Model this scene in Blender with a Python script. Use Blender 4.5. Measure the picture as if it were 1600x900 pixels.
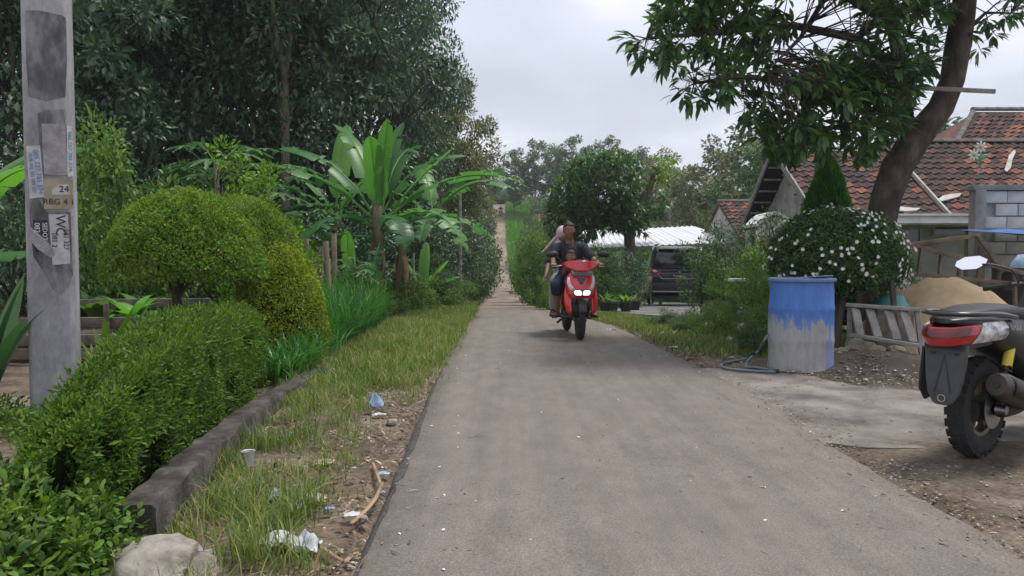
import bpy, bmesh, math, random
import numpy as np
from mathutils import Vector, Matrix, Euler
rad = math.radians
scene = bpy.context.scene
for o in list(bpy.data.objects): bpy.data.objects.remove(o)
COL = scene.collection
# ------------------------------------------------------------------ camera
CAMH, F, HOR = 1.12, 1200.0, 400.0           # height, focal length in photo pixels, horizon row
PITCH = math.atan((450 - HOR) / F)
cam_d = bpy.data.cameras.new('camera'); cam_d.sensor_width = 36; cam_d.lens = 36 * F / 1600
cam_d.clip_start = .05; cam_d.clip_end = 5000
cam = bpy.data.objects.new('camera', cam_d); COL.objects.link(cam)
cam.location = (0, 0, CAMH); cam.rotation_euler = (math.pi / 2 - PITCH, 0, 0)
scene.camera = cam
scene.cycles.max_bounces = 4; scene.cycles.diffuse_bounces = 2; scene.cycles.volume_bounces = 0; scene.cycles.transmission_bounces = 3; scene.cycles.glossy_bounces = 3
# ------------------------------------------------------------------ world, sun, exposure
SUNV = Vector((.30, .16, .94)).normalized()
w = bpy.data.worlds.new('World'); scene.world = w; w.use_nodes = True
nt = w.node_tree; nt.nodes.clear()
def N(t, **k):
    n = nt.nodes.new(t)
    for a, b in k.items(): setattr(n, a, b)
    return n
L = nt.links.new
sky = N('ShaderNodeTexSky'); sky.sky_type = 'NISHITA'; sky.sun_disc = False
sky.sun_elevation = math.asin(SUNV.z); sky.sun_rotation = math.atan2(SUNV.x, SUNV.y)
sky.dust_density = 3.0; sky.air_density = 1.2
bg1 = N('ShaderNodeBackground'); bg1.inputs[1].default_value = .085
L(sky.outputs[0], bg1.inputs[0])
tc = N('ShaderNodeTexCoord'); sep = N('ShaderNodeSeparateXYZ'); L(tc.outputs['Generated'], sep.inputs[0])
mz = N('ShaderNodeMath', operation='ADD'); L(sep.outputs[2], mz.inputs[0]); mz.inputs[1].default_value = .18
mz2 = N('ShaderNodeMath', operation='MAXIMUM'); L(mz.outputs[0], mz2.inputs[0]); mz2.inputs[1].default_value = .1
dv = N('ShaderNodeVectorMath', operation='DIVIDE'); L(tc.outputs['Generated'], dv.inputs[0])
cb = N('ShaderNodeCombineXYZ')
for i in range(3): L(mz2.outputs[0], cb.inputs[i])
L(cb.outputs[0], dv.inputs[1])
mp = N('ShaderNodeMapping'); L(dv.outputs[0], mp.inputs[0]); mp.inputs['Location'].default_value = (3.35, 1.1, 0)
mp.inputs['Scale'].default_value = (1, .8, 1)
nz = N('ShaderNodeTexNoise'); L(mp.outputs[0], nz.inputs['Vector'])
nz.inputs['Scale'].default_value = 1.35; nz.inputs['Detail'].default_value = 5; nz.inputs['Roughness'].default_value = .46
rp = N('ShaderNodeValToRGB'); L(nz.outputs[0], rp.inputs[0])
e = rp.color_ramp.elements
e[0].position = .36; e[0].color = (.50, .525, .585, 1)
e[1].position = .64; e[1].color = (.92, .86, .89, 1)
e2 = e.new(.46); e2.color = (.57, .60, .68, 1)
e3 = e.new(.55); e3.color = (.68, .70, .79, 1)
bg2 = N('ShaderNodeBackground'); L(rp.outputs[0], bg2.inputs[0]); bg2.inputs[1].default_value = .65
mx = N('ShaderNodeMixShader'); mx.inputs[0].default_value = .86
L(bg1.outputs[0], mx.inputs[1]); L(bg2.outputs[0], mx.inputs[2])
wo = N('ShaderNodeOutputWorld'); L(mx.outputs[0], wo.inputs[0])
sd = bpy.data.lights.new('sun', 'SUN'); sd.energy = 1.5; sd.angle = rad(14); sd.color = (1, .96, .9)
so = bpy.data.objects.new('sun', sd); COL.objects.link(so)
so.rotation_euler = (-SUNV).to_track_quat('-Z', 'Y').to_euler()
so.location = (0, 0, 30)
vs = scene.view_settings; vs.view_transform = 'Standard'; vs.look = 'None'; vs.exposure = 1.08; vs.gamma = 1; vs.use_curve_mapping = False
# ------------------------------------------------------------------ pixels to points
_f = Vector((0, math.cos(PITCH), -math.sin(PITCH))); _u = Vector((0, math.sin(PITCH), math.cos(PITCH)))
def ray(px, py): return Vector((1, 0, 0)) * ((px - 800) / F) + _f + _u * ((450 - py) / F)
def at(px, py, Y):                       # the point of that pixel at distance Y
    d = ray(px, py); return Vector((0, 0, CAMH)) + d * (Y / d.y)
def gp(px, py, z=0):                     # the point of that pixel at height z
    d = ray(px, py); return Vector((0, 0, CAMH)) + d * ((z - CAMH) / d.z)
# ------------------------------------------------------------------ terrain profile
_ky = [-60, 0, 12, 16, 20, 25, 30, 40, 55, 65, 80, 100, 120, 128, 136, 160, 260, 900]
_kz = [0, 0, 0, -.03, -.22, -.5, -.78, -1.15, -1.35, -1.1, .3, 4.2, 8.6, 9.7, 9.9, 9.3, 6, 5]
_dy = np.arange(-60, 900, .5); _dz = np.interp(_dy, _ky, _kz)
_k = np.hanning(13); _k /= _k.sum(); _dz = np.convolve(np.pad(_dz, 6, mode='edge'), _k, mode='valid')
def sst(a, b, x):
    t = np.clip((x - a) / (b - a), 0, 1); return t * t * (3 - 2 * t)
def H(x, y):
    x = np.asarray(x, float); y = np.asarray(y, float)
    z = np.interp(y, _dy, _dz)
    z = z + .9 * sst(1.5, 6, x) * sst(45, 80, y) * (1 - sst(150, 200, y)) + .8 * sst(-5, -10, x) * sst(40, 80, y)
    z = z + .5 * sst(-2.2, -4.5, x) * sst(16, 30, y) * (1 - sst(35, 60, y))
    return z
def Hf(x, y): return float(H(x, y))
def on(px, Y, dz=0): # ground point below pixel column px at distance Y
    x = (px - 800) / F * Y; return Vector((x, Y, Hf(x, Y) + dz))
# ------------------------------------------------------------------ object helpers
def link(o, parent=None):
    COL.objects.link(o)
    if parent is not None: o.parent = parent
    return o
def tag(o, label=None, cat=None, group=None, kind=None):
    for k, v in (('label', label), ('category', cat), ('group', group), ('kind', kind)):
        if v: o[k] = v
    return o
def thing(name, label, cat, loc=(0, 0, 0), rz=0, group=None):
    o = bpy.data.objects.new(name, None); o.empty_display_size = .1; link(o)
    o.location = loc; o.rotation_euler = (0, 0, rz)
    return tag(o, label, cat, group)
def dup(o, parent=None):
    c = o.copy(); link(c, parent)
    for ch in list(o.children): dup(ch, c)
    return c
def np_mesh(name, V, F_, mats=(), smooth=False):
    V = np.asarray(V, np.float32); F_ = np.asarray(F_, np.int32)
    me = bpy.data.meshes.new(name); n, k = F_.shape
    me.vertices.add(len(V)); me.vertices.foreach_set('co', V.ravel())
    me.loops.add(n * k); me.loops.foreach_set('vertex_index', F_.ravel())
    me.polygons.add(n); me.polygons.foreach_set('loop_start', np.arange(0, n * k, k, dtype=np.int32))
    me.polygons.foreach_set('loop_total', np.full(n, k, np.int32))
    if smooth: me.polygons.foreach_set('use_smooth', np.ones(n, bool))
    me.update(); me.validate()
    for m in mats: me.materials.append(m)
    return me
def mobj(name, me, parent=None, loc=None, rz=0, scale=None):
    o = bpy.data.objects.new(name, me); link(o, parent)
    if loc is not None: o.location = loc
    if rz: o.rotation_euler = (0, 0, rz)
    if scale is not None: o.scale = (scale,) * 3 if not hasattr(scale, '__len__') else scale
    return o
def basis(d, up=(0, 0, 1)):
    d = Vector(d).normalized(); u = Vector(up)
    if abs(d.dot(u)) > .98: u = Vector((0, 1, 0))
    a = d.cross(u).normalized(); return a, a.cross(d).normalized()
class MB:
    def __init__(s): s.v = []; s.f = []; s.m = []
    def add(s, vs, fs, mi=0):
        n = len(s.v); s.v += [Vector(v) for v in vs]; s.f += [[i + n for i in f] for f in fs]; s.m += [mi] * len(fs); return s
    def box(s, c, sz, R=None, mi=0, taper=1.0):
        vs = []
        for x in (-1, 1):
            for y in (-1, 1):
                for z in (-1, 1):
                    t = taper if z > 0 else 1
                    p = Vector((x * sz[0] / 2 * t, y * sz[1] / 2 * t, z * sz[2] / 2))
                    if R is not None: p = R @ p
                    vs.append(p + Vector(c))
        return s.add(vs, [(0, 1, 3, 2), (4, 6, 7, 5), (0, 4, 5, 1), (2, 3, 7, 6), (0, 2, 6, 4), (1, 5, 7, 3)], mi)
    def bar(s, a, b, wd, th, up=(0, 0, 1), mi=0):
        a, b = Vector(a), Vector(b); d = (b - a); r, u = basis(d, up)
        vs = [p + r * (sx * wd / 2) + u * (sy * th / 2) for p in (a, b) for sx, sy in ((-1, -1), (1, -1), (1, 1), (-1, 1))]
        return s.add(vs, [(3, 2, 1, 0), (4, 5, 6, 7), (0, 1, 5, 4), (1, 2, 6, 5), (2, 3, 7, 6), (3, 0, 4, 7)], mi)
    def tube(s, pts, rads, n=8, cap=True, mi=0, flat=1.0, up=(0, 0, 1)):
        pts = [Vector(p) for p in pts]
        if not hasattr(rads, '__len__'): rads = [rads] * len(pts)
        rings = []; pr = None
        for i, p in enumerate(pts):
            d = (pts[min(i + 1, len(pts) - 1)] - pts[max(i - 1, 0)])
            d = d.normalized() if d.length > 1e-9 else Vector((0, 0, 1))
            if pr is None: r, u = basis(d, up)
            else:
                r = (pr - d * pr.dot(d)); r = r.normalized() if r.length > 1e-6 else basis(d, up)[0]
                u = r.cross(d)
            pr = r
            rings.append([p + (r * math.cos(2 * math.pi * k / n) + u * math.sin(2 * math.pi * k / n) * flat) * rads[i] for k in range(n)])
        return s.loft(rings, cap, mi)
    def loft(s, rings, cap=True, mi=0, closed=True):
        n = len(rings[0]); vs = [p for r in rings for p in r]; fs = []
        for i in range(len(rings) - 1):
            for k in range(n if closed else n - 1):
                a = i * n + k; b = i * n + (k + 1) % n; fs.append((a, b, b + n, a + n))
        if cap and closed: fs.append(tuple(range(n))[::-1]); fs.append(tuple((len(rings) - 1) * n + k for k in range(n)))
        return s.add(vs, fs, mi)
    def lathe(s, prof, n=24, M=None, mi=0, cap=False):
        M = M or Matrix(); rings = [[M @ Vector((r * math.cos(2 * math.pi * k / n), r * math.sin(2 * math.pi * k / n), z)) for k in range(n)] for r, z in prof]
        return s.loft(rings, cap, mi)
    def prism(s, pts, ext, mi=0):
        pts = [Vector(p) for p in pts]; ext = Vector(ext); n = len(pts)
        vs = pts + [p + ext for p in pts]
        return s.add(vs, [tuple(range(n))[::-1], tuple(range(n, 2 * n))] + [(k, (k + 1) % n, n + (k + 1) % n, n + k) for k in range(n)], mi)
    def grid(s, nu, nv, fn, mi=0):
        vs = [fn(i / nu, j / nv) for i in range(nu + 1) for j in range(nv + 1)]
        return s.add(vs, [(i * (nv + 1) + j, (i + 1) * (nv + 1) + j, (i + 1) * (nv + 1) + j + 1, i * (nv + 1) + j + 1) for i in range(nu) for j in range(nv)], mi)
    def ell(s, c, r, nu=14, nv=9, R=None, mi=0):
        rings = []
        for j in range(nv + 1):
            t = math.pi * (j + .001) / (nv + .002); ring = []
            for k in range(nu):
                p = Vector((math.cos(2 * math.pi * k / nu) * math.sin(t) * r[0], math.sin(2 * math.pi * k / nu) * math.sin(t) * r[1], -math.cos(t) * r[2]))
                ring.append((R @ p if R is not None else p) + Vector(c))
            rings.append(ring)
        return s.loft(rings, True, mi)
    def xf(s, M, start=0):
        for i in range(start, len(s.v)): s.v[i] = M @ s.v[i]
        return s
    def mesh(s, name, mats, smooth=None, bevel=0, seg=2, recalc=True):
        me = bpy.data.meshes.new(name); me.from_pydata(s.v, [], s.f)
        mats = mats if isinstance(mats, (list, tuple)) else [mats]
        for m in mats: me.materials.append(m)
        me.polygons.foreach_set('material_index', s.m)
        if recalc or bevel:
            bm = bmesh.new(); bm.from_mesh(me)
            if recalc: bmesh.ops.recalc_face_normals(bm, faces=bm.faces)
            if bevel:
                es = [e for e in bm.edges if len(e.link_faces) == 2 and e.calc_face_angle(0) > .5]
                bmesh.ops.bevel(bm, geom=es, offset=bevel, segments=seg, affect='EDGES', clamp_overlap=True, profile=.5)
            bm.to_mesh(me); bm.free()
        if smooth is None and bevel: smooth = 40
        if smooth:
            me.polygons.foreach_set('use_smooth', [True] * len(me.polygons))
            if smooth < 180: me.set_sharp_from_angle(angle=rad(smooth))
        me.update(); return me
    def build(s, name, mats, parent=None, loc=None, **k):
        return mobj(name, s.mesh(name, mats, **k), parent, loc)
def text(name, body, size, mat, parent, M, spacing=1.0, ext=.0006):
    c = bpy.data.curves.new('t', 'FONT'); c.body = body; c.size = size; c.align_x = 'CENTER'; c.align_y = 'CENTER'; c.extrude = ext; c.space_character = spacing
    c.resolution_u = 3
    o = bpy.data.objects.new('t', c); COL.objects.link(o)
    dg = bpy.context.evaluated_depsgraph_get()
    me = bpy.data.meshes.new_from_object(o.evaluated_get(dg)); bpy.data.objects.remove(o)
    me.transform(M); me.materials.clear(); me.materials.append(mat)
    return mobj(name, me, parent)
def frame(o, x, y, z=None):          # matrix from origin and two axes
    x = Vector(x).normalized(); y = Vector(y).normalized(); z = x.cross(y)
    return Matrix(((x.x, y.x, z.x, o[0]), (x.y, y.y, z.y, o[1]), (x.z, y.z, z.z, o[2]), (0, 0, 0, 1)))
def blob(name, caps, mat, parent, voxel=.012, smooth=3, extra=None):
    """one continuous skin over tapered bones: caps = [(a, ra, b, rb), ...]"""
    mb = MB()
    for a, ra, b, rb in caps:
        a, b = Vector(a), Vector(b); mb.ell(a, (ra,) * 3, 12, 8); mb.ell(b, (rb,) * 3, 12, 8)
        if (b - a).length > 1e-4: mb.tube([a, b], [ra, rb], 12)
    if extra: extra(mb)
    o = mb.build(name, mat, None)
    m = o.modifiers.new('r', 'REMESH'); m.mode = 'VOXEL'; m.voxel_size = voxel
    s = o.modifiers.new('s', 'SMOOTH'); s.factor = .5; s.iterations = smooth
    dg = bpy.context.evaluated_depsgraph_get()
    me = bpy.data.meshes.new_from_object(o.evaluated_get(dg)); bpy.data.objects.remove(o)
    me.polygons.foreach_set('use_smooth', [True] * len(me.polygons)); me.name = name
    return mobj(name, me, parent)
# ------------------------------------------------------------------ materials
def new_mat(name):
    m = bpy.data.materials.new(name); m.use_nodes = True; nt = m.node_tree; b = nt.nodes['Principled BSDF']
    return m, nt, b
def ramp(nt, src, stops):
    r = nt.nodes.new('ShaderNodeValToRGB'); nt.links.new(src, r.inputs[0]); el = r.color_ramp.elements
    el[0].position = stops[0][0]; el[0].color = (*stops[0][1], 1); el[1].position = stops[-1][0]; el[1].color = (*stops[-1][1], 1)
    for p, c in stops[1:-1]: q = el.new(p); q.color = (*c, 1)
    return r
def noise(nt, scale, detail=4, rough=.6, vec=None, stretch=None, world=False):
    n = nt.nodes.new('ShaderNodeTexNoise'); n.inputs['Scale'].default_value = scale; n.inputs['Detail'].default_value = detail; n.inputs['Roughness'].default_value = rough
    if vec is None:
        if world: t = nt.nodes.new('ShaderNodeNewGeometry'); vec = t.outputs['Position']
        else: t = nt.nodes.new('ShaderNodeTexCoord'); vec = t.outputs['Object']
    if stretch:
        mp = nt.nodes.new('ShaderNodeMapping'); nt.links.new(vec, mp.inputs[0]); mp.inputs['Scale'].default_value = stretch; vec = mp.outputs[0]
    nt.links.new(vec, n.inputs['Vector']); return n
def bump(nt, b, h, strength, dist=.01):
    n = nt.nodes.new('ShaderNodeBump'); n.inputs['Strength'].default_value = strength; n.inputs['Distance'].default_value = dist
    nt.links.new(h, n.inputs['Height']); nt.links.new(n.outputs[0], b.inputs['Normal']); return n
def mixc(nt, f, a, b, mode='MIX'):
    m = nt.nodes.new('ShaderNodeMix'); m.data_type = 'RGBA'; m.blend_type = mode
    for s, i in ((f, 0), (a, 6), (b, 7)):
        if hasattr(s, 'links'): nt.links.new(s, m.inputs[i])
        elif isinstance(s, (int, float)): m.inputs[i].default_value = s
        else: m.inputs[i].default_value = (*s, 1)
    return m.outputs[2]
def pmat(name, c1, c2=None, scale=8, rough=.6, metal=0, bmp=.0, bscale=None, coat=0, spec=.5, stretch=None, world=False, c3=None):
    m, nt, b = new_mat(name); b.inputs['Roughness'].default_value = rough; b.inputs['Metallic'].default_value = metal
    b.inputs['Coat Weight'].default_value = coat; b.inputs['Specular IOR Level'].default_value = spec
    if c2 is None: c2 = tuple(x * .75 for x in c1)
    n = noise(nt, scale, 6, .62, stretch=stretch, world=world)
    st = [(.36, c2), (.62, c1)] if c3 is None else [(.36, c2), (.5, c1), (.65, c3)]
    r = ramp(nt, n.outputs[0], st); nt.links.new(r.outputs[0], b.inputs['Base Color'])
    if bmp:
        n2 = noise(nt, bscale or scale * 4, 6, .65, stretch=stretch, world=world); bump(nt, b, n2.outputs[0], bmp, .02)
    return m
def leafmat(name, cols, transl=.3, rough=.5, spec=.35, nscale=1.2, yellow=None, ymin=.9, island=True):
    """cols dark to light; each leaf (mesh island) takes its own tone, clumps drift with a slow noise"""
    k_ = {'lf_dark': 1.95, 'lf_mango': 1.6, 'lf_hedge': 1.3, 'lf_yellow': 1.05, 'lf_dome': 1.5, 'lf_banana': 1.6, 'lf_banana_new': 1.75, 'lf_cypress': 1.5, 'lf_strap': 1.2}.get(name, 1.25 if name.startswith('lf_') or 'grass' in name else 1.0)
    cols = [tuple(v * k_ for v in c) for c in cols]
    m, nt, b = new_mat(name); g = nt.nodes.new('ShaderNodeNewGeometry')
    n = noise(nt, nscale, 2, .5)
    mth = nt.nodes.new('ShaderNodeMath'); mth.operation = 'MULTIPLY_ADD'; nt.links.new(n.outputs[0], mth.inputs[0]); mth.inputs[1].default_value = .9; mth.inputs[2].default_value = -.45
    ad = nt.nodes.new('ShaderNodeMath'); ad.operation = 'ADD'; ad.use_clamp = True
    oi = nt.nodes.new('ShaderNodeObjectInfo'); nt.links.new(g.outputs['Random Per Island'] if island else oi.outputs['Random'], ad.inputs[0]); nt.links.new(mth.outputs[0], ad.inputs[1])
    st = [(i / (len(cols) - 1) * ymin, c) for i, c in enumerate(cols)]
    if yellow: st.append((1.0, yellow))
    r = ramp(nt, ad.outputs[0], st); col = r.outputs[0]
    nt.links.new(col, b.inputs['Base Color']); b.inputs['Roughness'].default_value = rough; b.inputs['Specular IOR Level'].default_value = spec
    t = nt.nodes.new('ShaderNodeBsdfTranslucent'); hs = nt.nodes.new('ShaderNodeHueSaturation'); hs.inputs['Value'].default_value = 1.6; hs.inputs['Saturation'].default_value = 1.15
    nt.links.new(col, hs.inputs['Color']); nt.links.new(hs.outputs[0], t.inputs[0])
    mx = nt.nodes.new('ShaderNodeMixShader'); mx.inputs[0].default_value = transl
    nt.links.new(b.outputs[0], mx.inputs[1]); nt.links.new(t.outputs[0], mx.inputs[2])
    nt.links.new(mx.outputs[0], nt.nodes['Material Output'].inputs[0]); return m
M = {}
M['asphalt_edge'] = pmat('asphalt_edge', (.085, .08, .075), (.035, .033, .032), 24, .9, bmp=.6, bscale=80)
M['concrete'] = pmat('concrete', (.30, .29, .275), (.2, .19, .18), 3, .9, bmp=.35, bscale=40)
M['kerb'] = pmat('kerb', (.062, .053, .046), (.022, .021, .017), 6, .95, bmp=1.0, bscale=22, c3=(.125, .107, .093))
M['stone'] = pmat('stone', (.30, .27, .23), (.17, .15, .125), 5, .9, bmp=.7, bscale=14, c3=(.42, .38, .33))
M['palestone'] = pmat('palestone', (.5, .44, .33), (.27, .23, .17), 7, .9, bmp=.7, bscale=18)
M['rubber'] = pmat('rubber', (.03, .03, .031), (.017, .017, .018), 20, .85, bmp=.3)
M['black_plastic'] = pmat('black_plastic', (.022, .022, .024), (.015, .015, .016), 14, .5)
M['grey_plastic'] = pmat('grey_plastic', (.075, .08, .088), (.055, .058, .063), 10, .6, bmp=.1, bscale=140)
M['black_paint'] = pmat('black_paint', (.012, .0135, .0155), (.009, .01, .011), 5, .3, coat=.5)
M['matte_black'] = pmat('matte_black', (.02, .0215, .025), (.014, .015, .0175), 4, .42, coat=.1)
M['red_paint'] = pmat('red_paint', (.62, .018, .022), (.5, .012, .016), 5, .25, coat=.7)
M['metal'] = pmat('metal', (.4, .4, .41), (.28, .28, .29), 10, .38, metal=1)
M['dark_metal'] = pmat('dark_metal', (.12, .115, .11), (.07, .065, .06), 14, .5, metal=.8, bmp=.1)
M['exhaust'] = pmat('exhaust', (.085, .072, .062), (.05, .043, .038), 12, .6, metal=.4)
M['bronze'] = pmat('bronze', (.20, .145, .085), (.13, .095, .06), 10, .5, metal=.7)
M['gold'] = pmat('gold', (.8, .62, .06), (.65, .48, .04), 10, .4)
M['mirror_glass'] = pmat('mirror_glass', (.92, .92, .94), (.9, .9, .92), 1, .04, metal=1)
M['white_paint'] = pmat('white_paint', (.72, .72, .70), (.56, .55, .52), 4, .6, bmp=.1)
M['dirty_white'] = pmat('dirty_white', (.5, .49, .46), (.3, .285, .26), 3, .8, bmp=.2)
M['lamp_clear'] = pmat('lamp_clear', (.45, .45, .47), (.16, .16, .18), 22, .15, coat=.6, c3=(.75, .75, .77))
M['clear_plastic'] = pmat('clear_plastic', (.62, .64, .66), (.5, .52, .54), 20, .3)
M['red_lens'] = pmat('red_lens', (.48, .012, .018), (.35, .008, .012), 14, .15, coat=.8)
M['dark_red_lens'] = pmat('dark_red_lens', (.16, .01, .014), (.1, .008, .01), 14, .2, coat=.5)
M['wood'] = pmat('wood', (.22, .165, .115), (.12, .088, .06), 5, .85, bmp=.4, stretch=(1, 1, 1))
M['grey_wood'] = pmat('grey_wood', (.31, .295, .275), (.19, .18, .165), 5, .9, bmp=.4)
M['old_wood'] = pmat('old_wood', (.20, .17, .14), (.10, .085, .07), 9, .9, bmp=.6)
M['bark'] = pmat('bark', (.072, .056, .046), (.028, .022, .019), 5, .95, bmp=1.0, bscale=11, stretch=(1, 1, .5), c3=(.135, .112, .095))
M['pale_bark'] = pmat('pale_bark', (.22, .175, .14), (.11, .085, .068), 6, .95, bmp=.8, bscale=14, stretch=(1, 1, .4))
M['core'] = pmat('core', (.022, .027, .012), (.012, .014, .008), 12, 1, spec=0)  # near-black green standing in for shade inside foliage; also pot soil
M['sand'] = pmat('sand', (.44, .325, .20), (.33, .235, .14), 3, .95, bmp=.5, bscale=60)
M['skin'] = pmat('skin', (.25, .125, .08), (.2, .095, .06), 8, .5, spec=.4)
M['skin2'] = pmat('skin2', (.27, .135, .085), (.21, .10, .062), 8, .5, spec=.4)
M['hair'] = pmat('hair', (.012, .011, .011), (.007, .006, .006), 40, .6, bmp=.4, bscale=150)
M['lip'] = pmat('lip', (.15, .055, .045), (.12, .045, .036), 20, .5)
M['eye_white'] = pmat('eye_white', (.6, .57, .54), (.55, .52, .5), 20, .3)
M['navy'] = pmat('navy', (.028, .03, .043), (.018, .02, .03), 14, .9, bmp=.25, bscale=30)
M['denim'] = pmat('denim', (.018, .028, .058), (.012, .018, .04), 18, .9, bmp=.25, bscale=30)
M['pink_cloth'] = pmat('pink_cloth', (.56, .42, .44), (.44, .31, .34), 6, .85, bmp=.3, bscale=16)
M['grey_cloth'] = pmat('grey_cloth', (.36, .36, .39), (.24, .24, .27), 8, .9, bmp=.3, bscale=24)
M['dark_cloth'] = pmat('dark_cloth', (.05, .045, .05), (.03, .028, .03), 10, .9)
M['kid_cloth'] = pmat('kid_cloth', (.19, .022, .036), (.13, .015, .025), 10, .9)
M['sandal'] = pmat('sandal', (.035, .03, .027), (.02, .018, .016), 20, .8)
M['blue_tarp'] = pmat('blue_tarp', (.05, .16, .42), (.03, .1, .29), 4, .55, bmp=.3, bscale=9)
M['teal'] = pmat('teal', (.06, .25, .235), (.045, .18, .17), 6, .5)
M['cream'] = pmat('cream', (.52, .44, .29), (.38, .31, .2), 5, .6)
M['yellow'] = pmat('yellow', (.62, .42, .02), (.45, .29, .015), 6, .6)
M['pot'] = pmat('pot', (.10, .10, .095), (.06, .06, .057), 14, .9, bmp=.3)
M['black_pot'] = pmat('black_pot', (.03, .03, .032), (.02, .02, .021), 14, .7)
M['terracotta'] = pmat('terracotta', (.2, .13, .085), (.12, .08, .055), 8, .9)
M['print_black'] = pmat('print_black', (.03, .03, .033), (.02, .02, .022), 30, .8)
M['print_white'] = pmat('print_white', (.7, .7, .7), (.6, .6, .6), 30, .7)
M['print_blue'] = pmat('print_blue', (.10, .28, .55), (.07, .2, .42), 30, .8)
M['paper'] = pmat('paper', (.52, .51, .52), (.38, .37, .38), 14, .9, bmp=.2)
M['old_paper'] = pmat('old_paper', (.34, .33, .34), (.22, .21, .215), 16, .95, bmp=.3)
M['tan_tape'] = pmat('tan_tape', (.36, .31, .22), (.27, .225, .155), 12, .8)
M['bag'] = pmat('bag', (.62, .63, .65), (.5, .5, .51), 9, .4, bmp=.5, bscale=30)
M['bag_blue'] = pmat('bag_blue', (.36, .48, .66), (.25, .36, .52), 9, .4, bmp=.5, bscale=30)
M['dry'] = pmat('dry', (.36, .25, .15), (.2, .135, .08), 6, .9, bmp=.3)
M['bamboo'] = pmat('bamboo', (.33, .27, .18), (.2, .16, .11), 6, .8, bmp=.3)
M['glass_dark'] = pmat('glass_dark', (.018, .021, .026), (.012, .014, .018), 2, .08, spec=.7)
M['house_wall'] = pmat('house_wall', (.42, .41, .385), (.29, .28, .26), 2, .9, bmp=.15)
M['fascia'] = pmat('fascia', (.66, .66, .65), (.5, .5, .49), 3, .7)
M['metal_roof'] = pmat('metal_roof', (.74, .75, .78), (.66, .67, .7), 1.2, .4)
M['gravel_paving'] = pmat('gravel_paving', (.16, .155, .15), (.085, .083, .08), 2, .95, bmp=.5, bscale=30, c3=(.25, .245, .235))
M['hose'] = pmat('hose', (.16, .22, .25), (.1, .14, .17), 12, .5)
# foliage
M['lf_hedge'] = leafmat('lf_hedge', [(.026, .055, .014), (.06, .118, .02), (.115, .2, .03)], .3, rough=.62, spec=.22, nscale=2.6, yellow=(.18, .25, .04))
M['lf_dome'] = leafmat('lf_dome', [(.044, .084, .016), (.09, .162, .022), (.155, .245, .034)], .3, nscale=2.0, yellow=(.25, .25, .06))
M['lf_yellow'] = leafmat('lf_yellow', [(.1, .145, .016), (.2, .275, .022), (.3, .39, .032)], .3, nscale=3, yellow=(.3, .26, .05))
M['lf_dark'] = leafmat('lf_dark', [(.017, .036, .022), (.034, .064, .034), (.062, .102, .048)], .18, rough=.42, spec=.5, nscale=.5, yellow=(.1, .14, .05), ymin=.97)
M['lf_mid'] = leafmat('lf_mid', [(.026, .054, .022), (.05, .1, .03), (.085, .15, .04)], .25, nscale=.7, yellow=(.15, .2, .04), ymin=.97)
M['lf_light'] = leafmat('lf_light', [(.045, .09, .022), (.08, .155, .03), (.13, .22, .04)], .3, nscale=1.2, yellow=(.22, .26, .04), ymin=.96)
M['lf_lime'] = leafmat('lf_lime', [(.06, .12, .015), (.11, .21, .02), (.17, .3, .03)], .35, nscale=1.5, yellow=(.28, .34, .04), ymin=.96)
M['lf_olive'] = leafmat('lf_olive', [(.055, .072, .03), (.10, .118, .045), (.165, .17, .065)], .25, nscale=.6, yellow=(.36, .29, .13), ymin=.85)
M['lf_far'] = leafmat('lf_far', [(.055, .09, .04), (.09, .135, .056), (.135, .18, .072)], .25, nscale=.3, yellow=(.2, .21, .09), ymin=.96)
M['lf_mango'] = leafmat('lf_mango', [(.018, .042, .018), (.038, .082, .027), (.07, .13, .036)], .3, rough=.38, spec=.5, nscale=1.0, yellow=(.11, .17, .03), ymin=.97)
M['lf_bush'] = leafmat('lf_bush', [(.018, .048, .016), (.038, .088, .024), (.075, .145, .034)], .28, rough=.4, spec=.5, nscale=1.6, yellow=(.14, .2, .04), ymin=.95)
M['lf_papaya'] = leafmat('lf_papaya', [(.05, .11, .045), (.08, .16, .06), (.11, .21, .075)], .25, nscale=1)
M['lf_banana'] = leafmat('lf_banana', [(.03, .085, .03), (.048, .12, .04), (.07, .16, .045)], .35, rough=.38, nscale=2.5, island=False)
M['lf_banana_new'] = leafmat('lf_banana_new', [(.06, .15, .03), (.08, .185, .035), (.1, .22, .045)], .4, rough=.38, nscale=2.5, island=False)
M['lf_cypress'] = leafmat('lf_cypress', [(.018, .06, .018), (.032, .1, .025), (.055, .145, .032)], .2, nscale=2)
M['lf_strap'] = leafmat('lf_strap', [(.03, .075, .026), (.045, .105, .033), (.06, .135, .04)], .3, rough=.4, island=False)
M['petal'] = leafmat('petal', [(.7, .7, .68), (.78, .78, .76), (.84, .84, .82)], .25)
M['grass'] = leafmat('grass', [(.045, .09, .02), (.09, .15, .03), (.15, .21, .045)], .3, nscale=1.0, yellow=(.36, .29, .13), ymin=.85)
M['grass_dry'] = leafmat('grass_dry', [(.055, .12, .022), (.105, .17, .032), (.18, .21, .05)], .3, nscale=1.0, yellow=(.42, .33, .18), ymin=.8)
M['tallgrass'] = leafmat('tallgrass', [(.025, .085, .022), (.045, .14, .03), (.08, .21, .04)], .3, rough=.4, nscale=1.5, yellow=(.16, .25, .07), ymin=.95)
M['bank_grass'] = leafmat('bank_grass', [(.05, .13, .022), (.085, .2, .03), (.13, .27, .04)], .3, nscale=.3)
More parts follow.
